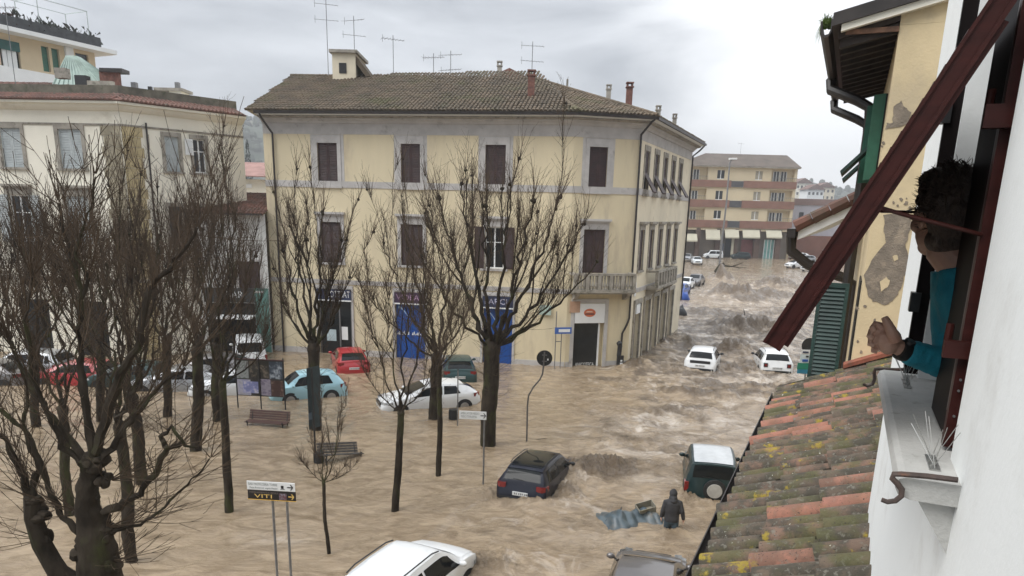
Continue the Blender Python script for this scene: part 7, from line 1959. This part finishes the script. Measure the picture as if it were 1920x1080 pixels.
CR.rotation_euler = (R(14), R(-12), R(14))
M_CRT = mat('grey_cardboard', (0.30, 0.28, 0.225), .85, .15, 6, dirt=(.16, .13, .09), dscale=6)
for nm, a in (('side', (-.26, .26, -.17, -.155, 0, .22)), ('side', (-.26, .26, .155, .17, 0, .24)), ('end', (-.26, -.245, -.154, .154, 0, .23)), ('end', (.245, .26, -.154, .154, 0, .26)), ('bottom', (-.244, .244, -.154, .154, 0, .015))): MB().box(*a).build(nm, M_CRT, CR)
MB().prism([(-.26, -.17, .22), (.0, -.17, .225), (.0, -.25, .30), (-.26, -.24, .28)], (0, .006, .006)).build('flap', mat('yellow_card', (0.42, 0.36, 0.20), .8), CR)
# branches and dark lumps carried by the torrent
def debris(label, px, py, parts, name='floating_branch', m=None, cat='branch'):
    p = at(px, py, 0); t = thing(name, label, cat, (p.x, p.y, 0), group='flotsam in the current')
    for k, (pts, rs) in enumerate(parts): MB().tube(pts, rs, 7).build('branch' if k else 'stem', m or M_BARK, t, True)
debris('bare branch sticking up out of the torrent, left of the brown flap tip', 1402, 600, [([(-.9, .2, .5), (-.3, 0, .35), (.5, -.2, .15), (1.4, -.4, -.1)], [.03, .06, .07, .05]), ([(-.3, 0, .35), (-.35, .1, .75), (-.5, .1, 1.0)], [.05, .03, .012])])
debris('uprooted root with a long branch among the far waves', 1355, 512, [([(-1.2, 0, .1), (-.4, 0, 1.2), (.1, .1, 1.5)], [.35, .4, .2]), ([(-.2, 0, 1.2), (1.4, 0, 1.1), (3.2, .3, 1.7)], [.16, .12, .05]), ([(1.4, 0, 1.1), (2.6, 0, .9), (3.8, 0, 1.0)], [.08, .06, .03])])
debris('small twig drifting on the smooth water right of the cranked pole', 1022, 825, [([(-.35, 0, .02), (0, .02, .05), (.3, 0, .02)], [.012, .02, .012])])
for lb, px, py, r_, m_ in (('dark sack bobbing in the street in front of the white cars', 1283, 745, (.55, .3, .28), M_BLACK), ('black lump of wreckage against the corner doors', 1268, 594, (.9, .9, .75), M_BLACK), ('bright blue drum floating past the blue car', 1280, 562, (.75, .6, .62), PBL)):
    p = at(px, py, 0); t = thing('floating_sack' if 'drum' not in lb else 'floating_drum', lb, 'flotsam', (p.x, p.y, 0), group='flotsam in the current')
    mb = MB(); mb.ell((0, 0, r_[2] * .3), r_, 16, 10)
    for v in mb.v: v += Vector((0, 0, 1)) * mnoise.noise(v * 2.2) * r_[2] * .5 + v * (mnoise.noise(v * 3.1) * .18)
    mb.build('hull', m_, t, 'all'); MB().tube([(-r_[0] * .6, 0, r_[2] * .9), (0, 0, r_[2] * 1.22), (r_[0] * .5, 0, r_[2] * .9)], .05, 6).build('strap', M_CLAD, t, True)

# ------------------------------------------------------------------ people
def remesh(mb, name, m, parent, vox, smooth=2):
    o = mb.build('tmp', None)
    md = o.modifiers.new('r', 'REMESH'); md.mode = 'VOXEL'; md.voxel_size = vox; md.use_smooth_shade = True
    if smooth:
        ms = o.modifiers.new('s', 'SMOOTH'); ms.iterations = smooth; ms.factor = .5
    bpy.context.view_layer.update()
    me = bpy.data.meshes.new_from_object(o.evaluated_get(bpy.context.evaluated_depsgraph_get()))
    bpy.data.objects.remove(o)
    me.name = name; me.materials.clear(); me.materials.append(m)
    if parent is not None: me.transform(wm(parent).inverted())
    me.polygons.foreach_set('use_smooth', [True] * len(me.polygons))
    q = bpy.data.objects.new(name, me); COL.objects.link(q); q.parent = parent
    return q
M_SKIN = mat('skin', (0.50, 0.31, 0.235), .5, .06, 12, dirt=(.44, .235, .17), dscale=18, dlo=.5, dhi=.75)
M_HOOD = mat('charcoal_hoodie', (0.042, 0.042, 0.045), .9, .2, 8, bump=.4, bscale=60); M_JEAN = mat('wet_jeans', (0.055, 0.085, 0.105), .85, .2, 8, col2=(.03, .045, .06), bump=.3, bscale=60); M_DJEAN = mat('soaked_denim', (0.018, 0.020, 0.026), .5, .1, 8)
b = at(1257, 999, 0)
WP = thing('person', 'person in a dark hooded top and jeans wading knee deep with the back turned', 'person', (b.x, b.y, -.48))
hd = R(82)
F, Lf = Vector((math.cos(hd), math.sin(hd), 0)), Vector((-math.sin(hd), math.cos(hd), 0))
def wp(f, l, z): return Vector((b.x, b.y, -.48)) + F * f + Lf * l + Vector((0, 0, z))
body = MB()
for s_, ff in ((1, .06), (-1, -.05)):
    body.tube([wp(ff + .06, s_ * .10, .0), wp(ff, s_ * .10, .08), wp(ff * .8 + .01, s_ * .105, .48), wp(.0, s_ * .095, .90)], [.05, .048, .058, .085], 12)
    body.tube([wp(ff + .16, s_ * .105, .04), wp(ff, s_ * .10, .05)], [.04, .05], 10)
body.tube([wp(0, 0, .86), wp(0, 0, 1.0), wp(.01, 0, 1.2), wp(.03, 0, 1.40), wp(.04, 0, 1.48)], [.14, .135, .145, .14, .07], 14)
body.tube([wp(.04, 0, 1.44), wp(.07, 0, 1.56)], [.055, .055], 10); body.ell(wp(.09, 0, 1.64), (.085, .08, .11), 14, 10)
for s_ in (1, -1): body.ell(wp(.09, s_ * .08, 1.63), (.02, .015, .03), 8, 6)
body.ell(wp(.18, 0, 1.62), (.025, .018, .03), 8, 6)
arms = {1: [wp(.03, .19, 1.40), wp(-.01, .26, 1.14), wp(.06, .28, .92)], -1: [wp(.03, -.19, 1.40), wp(-.02, -.28, 1.14), wp(.03, -.33, .90)]}
for s_, A_ in arms.items():
    body.tube(A_, [.05, .042, .032], 10)
    w0 = A_[2]; body.ell(w0 + Vector((0, 0, -.05)), (.035, .028, .05), 10, 7)
    for k in range(4): body.tube([w0 + F * (.03 - .02 * k) + Vector((0, 0, -.08)), w0 + F * (.035 - .023 * k) + Vector((0, 0, -.125)), w0 + F * (.05 - .023 * k) + Vector((0, 0, -.155 - .006 * (k % 3)))], [.0105, .010, .008], 6)
    body.tube([w0 + F * .03 + Vector((0, 0, -.03)), w0 + F * .06 + Vector((0, 0, -.075)), w0 + F * .065 + Vector((0, 0, -.10))], [.013, .011, .009], 6)
remesh(body, 'body', M_SKIN, WP, .012, 2)
top_mb = MB()
top_mb.tube([wp(-.01, 0, .84), wp(-.01, 0, .90), wp(0, 0, 1.02), wp(0, 0, 1.2), wp(.01, 0, 1.36), wp(.03, 0, 1.46), wp(.05, 0, 1.52)], [.165, .172, .165, .178, .175, .12, .09], 18)
for v in top_mb.v:
    d = (v - wp(0, 0, 0)); v += Lf * d.dot(Lf) * .22 - F * d.dot(F) * .18
for s_, A_ in arms.items():
    top_mb.tube([wp(.02, s_ * .10, 1.42), A_[0], A_[1], A_[1].lerp(A_[2], .9), A_[2]], [.08, .082, .066, .052, .046], 12)
hmb = [((.075, 0, 1.645), (.115, .115, .135)), ((.03, 0, 1.53), (.12, .135, .085)), ((.00, 0, 1.47), (.11, .15, .07)), ((.06, 0, 1.75), (.06, .05, .045))]
for c_, r_ in hmb: top_mb.ell(wp(*c_), r_, 16, 10)
remesh(top_mb, 'hooded_top', M_HOOD, WP, .014, 3)
jm = MB()
jm.tube([wp(0, 0, .80), wp(0, 0, .90)], [.14, .15], 14)
for s_, ff in ((1, .06), (-1, -.05)): jm.tube([wp(ff, s_ * .10, .30), wp(ff, s_ * .10, .5), wp(ff * .6, s_ * .098, .66), wp(0, s_ * .085, .86)], [.075, .083, .095, .112], 12)
for v in jm.v:
    d = (v - wp(0, 0, 0)); v += Lf * d.dot(Lf) * .06
remesh(jm, 'jeans', M_JEAN, WP, .013, 2)
# the woman leaning out of the window
uW = 2.76
hc = Vector(uv(uW, *hitU(1772, 400, uW)))
WM = thing('person', 'person in teal jacket with short dark hair and glasses leaning out of the window', 'person', (hc.x, hc.y, 7.2))
f = (SD * .90 - ND * .44 + Vector((0, 0, -.05))).normalized(); l = Vector((0, 0, 1)).cross(f).normalized(); up3 = f.cross(l)
def hp_(a, b_, c_): return hc + f * a + l * b_ + up3 * c_
RM = Matrix((f, l, up3)).transposed()
bd = MB()
bd.ell(hp_(0, 0, .02), (.098, .075, .105), 20, 14, RM); bd.ell(hp_(.045, 0, -.055), (.058, .056, .075), 16, 10, RM); bd.ell(hp_(.062, 0, -.105), (.034, .036, .03), 12, 8, RM)
bd.ell(hp_(.06, 0, -.02), (.048, .058, .07), 14, 10, RM)
bd.tube([hp_(.092, 0, .012), hp_(.112, 0, -.026), hp_(.118, 0, -.034), hp_(.098, 0, -.046)], [.010, .014, .015, .008], 8)
for s_ in (1, -1):
    bd.ell(hp_(.082, s_ * .034, .005), (.018, .022, .018), 10, 7, RM); bd.ell(hp_(.07, s_ * .044, -.035), (.026, .022, .026), 10, 7, RM)
    bd.ell(hp_(-.008, s_ * .078, -.02), (.018, .010, .032), 10, 8, RM)
bd.tube([hp_(.094, -.022, -.076), hp_(.101, 0, -.074), hp_(.094, .022, -.076)], [.006, .009, .006], 8); bd.tube([hp_(.092, -.02, -.088), hp_(.098, 0, -.09), hp_(.092, .02, -.088)], [.006, .009, .006], 8)
nk = hc + Vector((0, 0, -.175)) - f * .05 + ND * .045
bd.tube([hp_(-.015, 0, -.05), hp_(-.02, 0, -.12), nk], [.058, .052, .06], 14)
sh1 = Vector(uv(2.75, *hitU(1784, 512, 2.75))); sh2 = sh1 + SD * .22 + ND * .18 + Vector((0, 0, .0))
waist = nk + ND * .42 - SD * .02 + Vector((0, 0, -.42))
bd.tube([nk, nk + ND * .05 + Vector((0, 0, -.08)), waist.lerp(nk, .4), waist], [.055, .07, .09, .10], 14)
elb = Vector(uv(2.70, *hitU(1783, 686, 2.70)))
def hpx_(px, py, u_): return Vector(uv(u_, *hitU(px, py, u_)))
wr_ = hpx_(1694, 657, 2.62)
bd.tube([sh1 + Vector((0, 0, -.02)), sh1.lerp(elb, .5) - ND * .005, elb], [.036, .034, .032], 10); bd.tube([elb, elb.lerp(wr_, .5), wr_, hpx_(1680, 648, 2.61)], [.038, .036, .026, .026], 10)
# hand: palm, four curled fingers of different length, thumb off the side
bd.ell(hpx_(1668, 640, 2.60), (.037, .033, .044), 14, 10); bd.ell(hpx_(1660, 635, 2.60), (.033, .033, .038), 12, 8)
HU = 2.59
for k, (pts, r_) in enumerate((([(1668, 622), (1653, 611), (1640, 607), (1635, 614), (1641, 621)], .0092), ([(1660, 628), (1645, 620), (1633, 621), (1630, 630), (1638, 635)], .0096), ([(1658, 638), (1643, 634), (1632, 637), (1631, 645), (1640, 648)], .0092), ([(1660, 648), (1647, 648), (1638, 651), (1637, 658), (1645, 660)], .0080))):
    bd.tube([hpx_(x, y, HU + (.004 * k) - (.012 if i in (3, 4) else 0)) for i, (x, y) in enumerate(pts)], [r_ * 1.3, r_ * 1.28, r_ * 1.2, r_ * 1.1, r_ * .95], 8)
bd.tube([hpx_(1680, 640, HU - .02), hpx_(1672, 622, HU - .03), hpx_(1664, 606, HU - .03), hpx_(1658, 594, HU - .028)], [.020, .0175, .0145, .011], 8)
remesh(bd, 'body', M_SKIN, WM, .0036, 1)
M_TEALJ = mat('teal_jacket', (0.014, 0.25, 0.34), .75, .12, 18, bump=.3, bscale=90)
jk = MB()
jk.tube([nk + Vector((0, 0, .015)), nk + ND * .015 + Vector((0, 0, -.04)), nk + ND * .06 + Vector((0, 0, -.10)), waist.lerp(nk, .4), waist], [.068, .10, .14, .155, .155], 16)
jk.tube([nk + ND * .02 + Vector((0, 0, -.06)), sh1 + Vector((0, 0, -.01)), sh1.lerp(elb, .5) - ND * .005, elb], [.09, .064, .056, .050], 12)
n_ = 12; pts = [elb.lerp(wr_, .94 * k / n_) for k in range(n_ + 1)]
jk.tube(pts, [(.054 - .014 * k / n_) * (1 + .05 * math.sin(k * 2.6)) for k in range(n_ + 1)], 12)
remesh(jk, 'jacket', M_TEALJ, WM, .008, 1)
M_HAIR = mat('dark_brown_hair', (0.085, 0.060, 0.045), .5, .3, 60, col2=(.036, .025, .019), dirt=(.20, .16, .125), dscale=14, dlo=.55, dhi=.72, stretch=(1, 1, .35), bump=.6, bscale=120)
hr = MB()
hr.ell(hp_(-.022, 0, .045), (.103, .089, .100), 20, 14, RM); hr.ell(hp_(-.052, 0, -.01), (.074, .083, .092), 18, 12, RM); hr.ell(hp_(.03, 0, .105), (.075, .075, .045), 16, 10, RM); hr.ell(hp_(-.035, 0, -.085), (.06, .072, .05), 14, 10, RM)
rg = random.Random(21)
for k in range(90):
    q = Vector((rg.gauss(-.35, .7), rg.gauss(0, 1), rg.gauss(.25, .8))).normalized()
    if q.x > .55 and q.z < .55: continue
    c_ = (q.x * .092 - .022, q.y * .082, q.z * .096 + .036); r_ = rg.uniform(.016, .026)
    hr.ell(hp_(*c_), (r_, r_, r_ * .8), 8, 6, RM)
ho = remesh(hr, 'hair', M_HAIR, WM, .0055, 1)
hs = MB()
for k in range(900):
    q = Vector((rg.gauss(-.3, .7), rg.gauss(0, 1), rg.gauss(.3, .8))).normalized()
    if q.x > .5 and q.z < .5: continue
    p = hp_(q.x * .104 - .023, q.y * .092, q.z * .108 + .036); t_ = (up3 * rg.uniform(-.2, .5) + f * rg.uniform(-.2, .8) + l * rg.gauss(0, .5) + (p - hc).normalized() * .5).normalized()
    e = p + t_ * rg.uniform(.02, .04); w_ = t_.cross(p - hc).normalized() * .0016
    hs.add([p - w_, p + w_, p.lerp(e, .6) + (p - hc).normalized() * .006, e], [(0, 1, 2), (1, 3, 2)])
stuff(hs.build('hair_strands', M_HAIR, ho, world=True))
gl = MB()
for s_ in (1, -1):
    gl.tube([hp_(-.02, s_ * .082, .012), hp_(.05, s_ * .080, .014), hp_(.108, s_ * .064, .012)], .0028, 6)
    gl.tube([hp_(.112, s_ * .034 + .024 * math.cos(q), .002 + .018 * math.sin(q)) for q in [2 * math.pi * k / 14 for k in range(15)]], .0026, 6)
gl.tube([hp_(.114, -.012, .006), hp_(.118, 0, .009), hp_(.114, .012, .006)], .0024, 6)
part(gl, 'glasses', M_BLACK, WM, True)
wd_ = (wr_ - elb).normalized()
part(MB().tube([wr_ - wd_ * .012, wr_ - wd_ * .002, wr_ + wd_ * .016], [.034, .0355, .033], 16), 'watch_strap', M_BLACK, WM, True)
nrm2 = (Vector((0, 0, EYE)) - wr_); nrm2 = Vector((0, 0, .9)) - ND * .2 - SD * .5; nrm2 = (nrm2 - wd_ * nrm2.dot(wd_)).normalized()
part(MB().tube([wr_ + nrm2 * .030, wr_ + nrm2 * .040], [.019, .017], 16), 'watch_face', M_BLACK, WM, True)

# ------------------------------------------------------------------ rain-soaked air
hz = bpy.data.materials.new('damp_haze'); hz.use_nodes = True
nt = hz.node_tree; nt.nodes.clear()
ho_ = nt.nodes.new('ShaderNodeOutputMaterial'); pv = nt.nodes.new('ShaderNodeVolumePrincipled')
pv.inputs['Color'].default_value = (0.93, 0.94, 0.96, 1); pv.inputs['Density'].default_value = 0.0007; pv.inputs['Anisotropy'].default_value = 0.25
nt.links.new(pv.outputs['Volume'], ho_.inputs['Volume'])
HB = MB().box(-1160, 1160, -310, 1510, -2.0, 135).build('haze', hz)
stuff(HB); tag(HB, 'thin damp grey haze hanging over the flooded town and hills', 'haze')
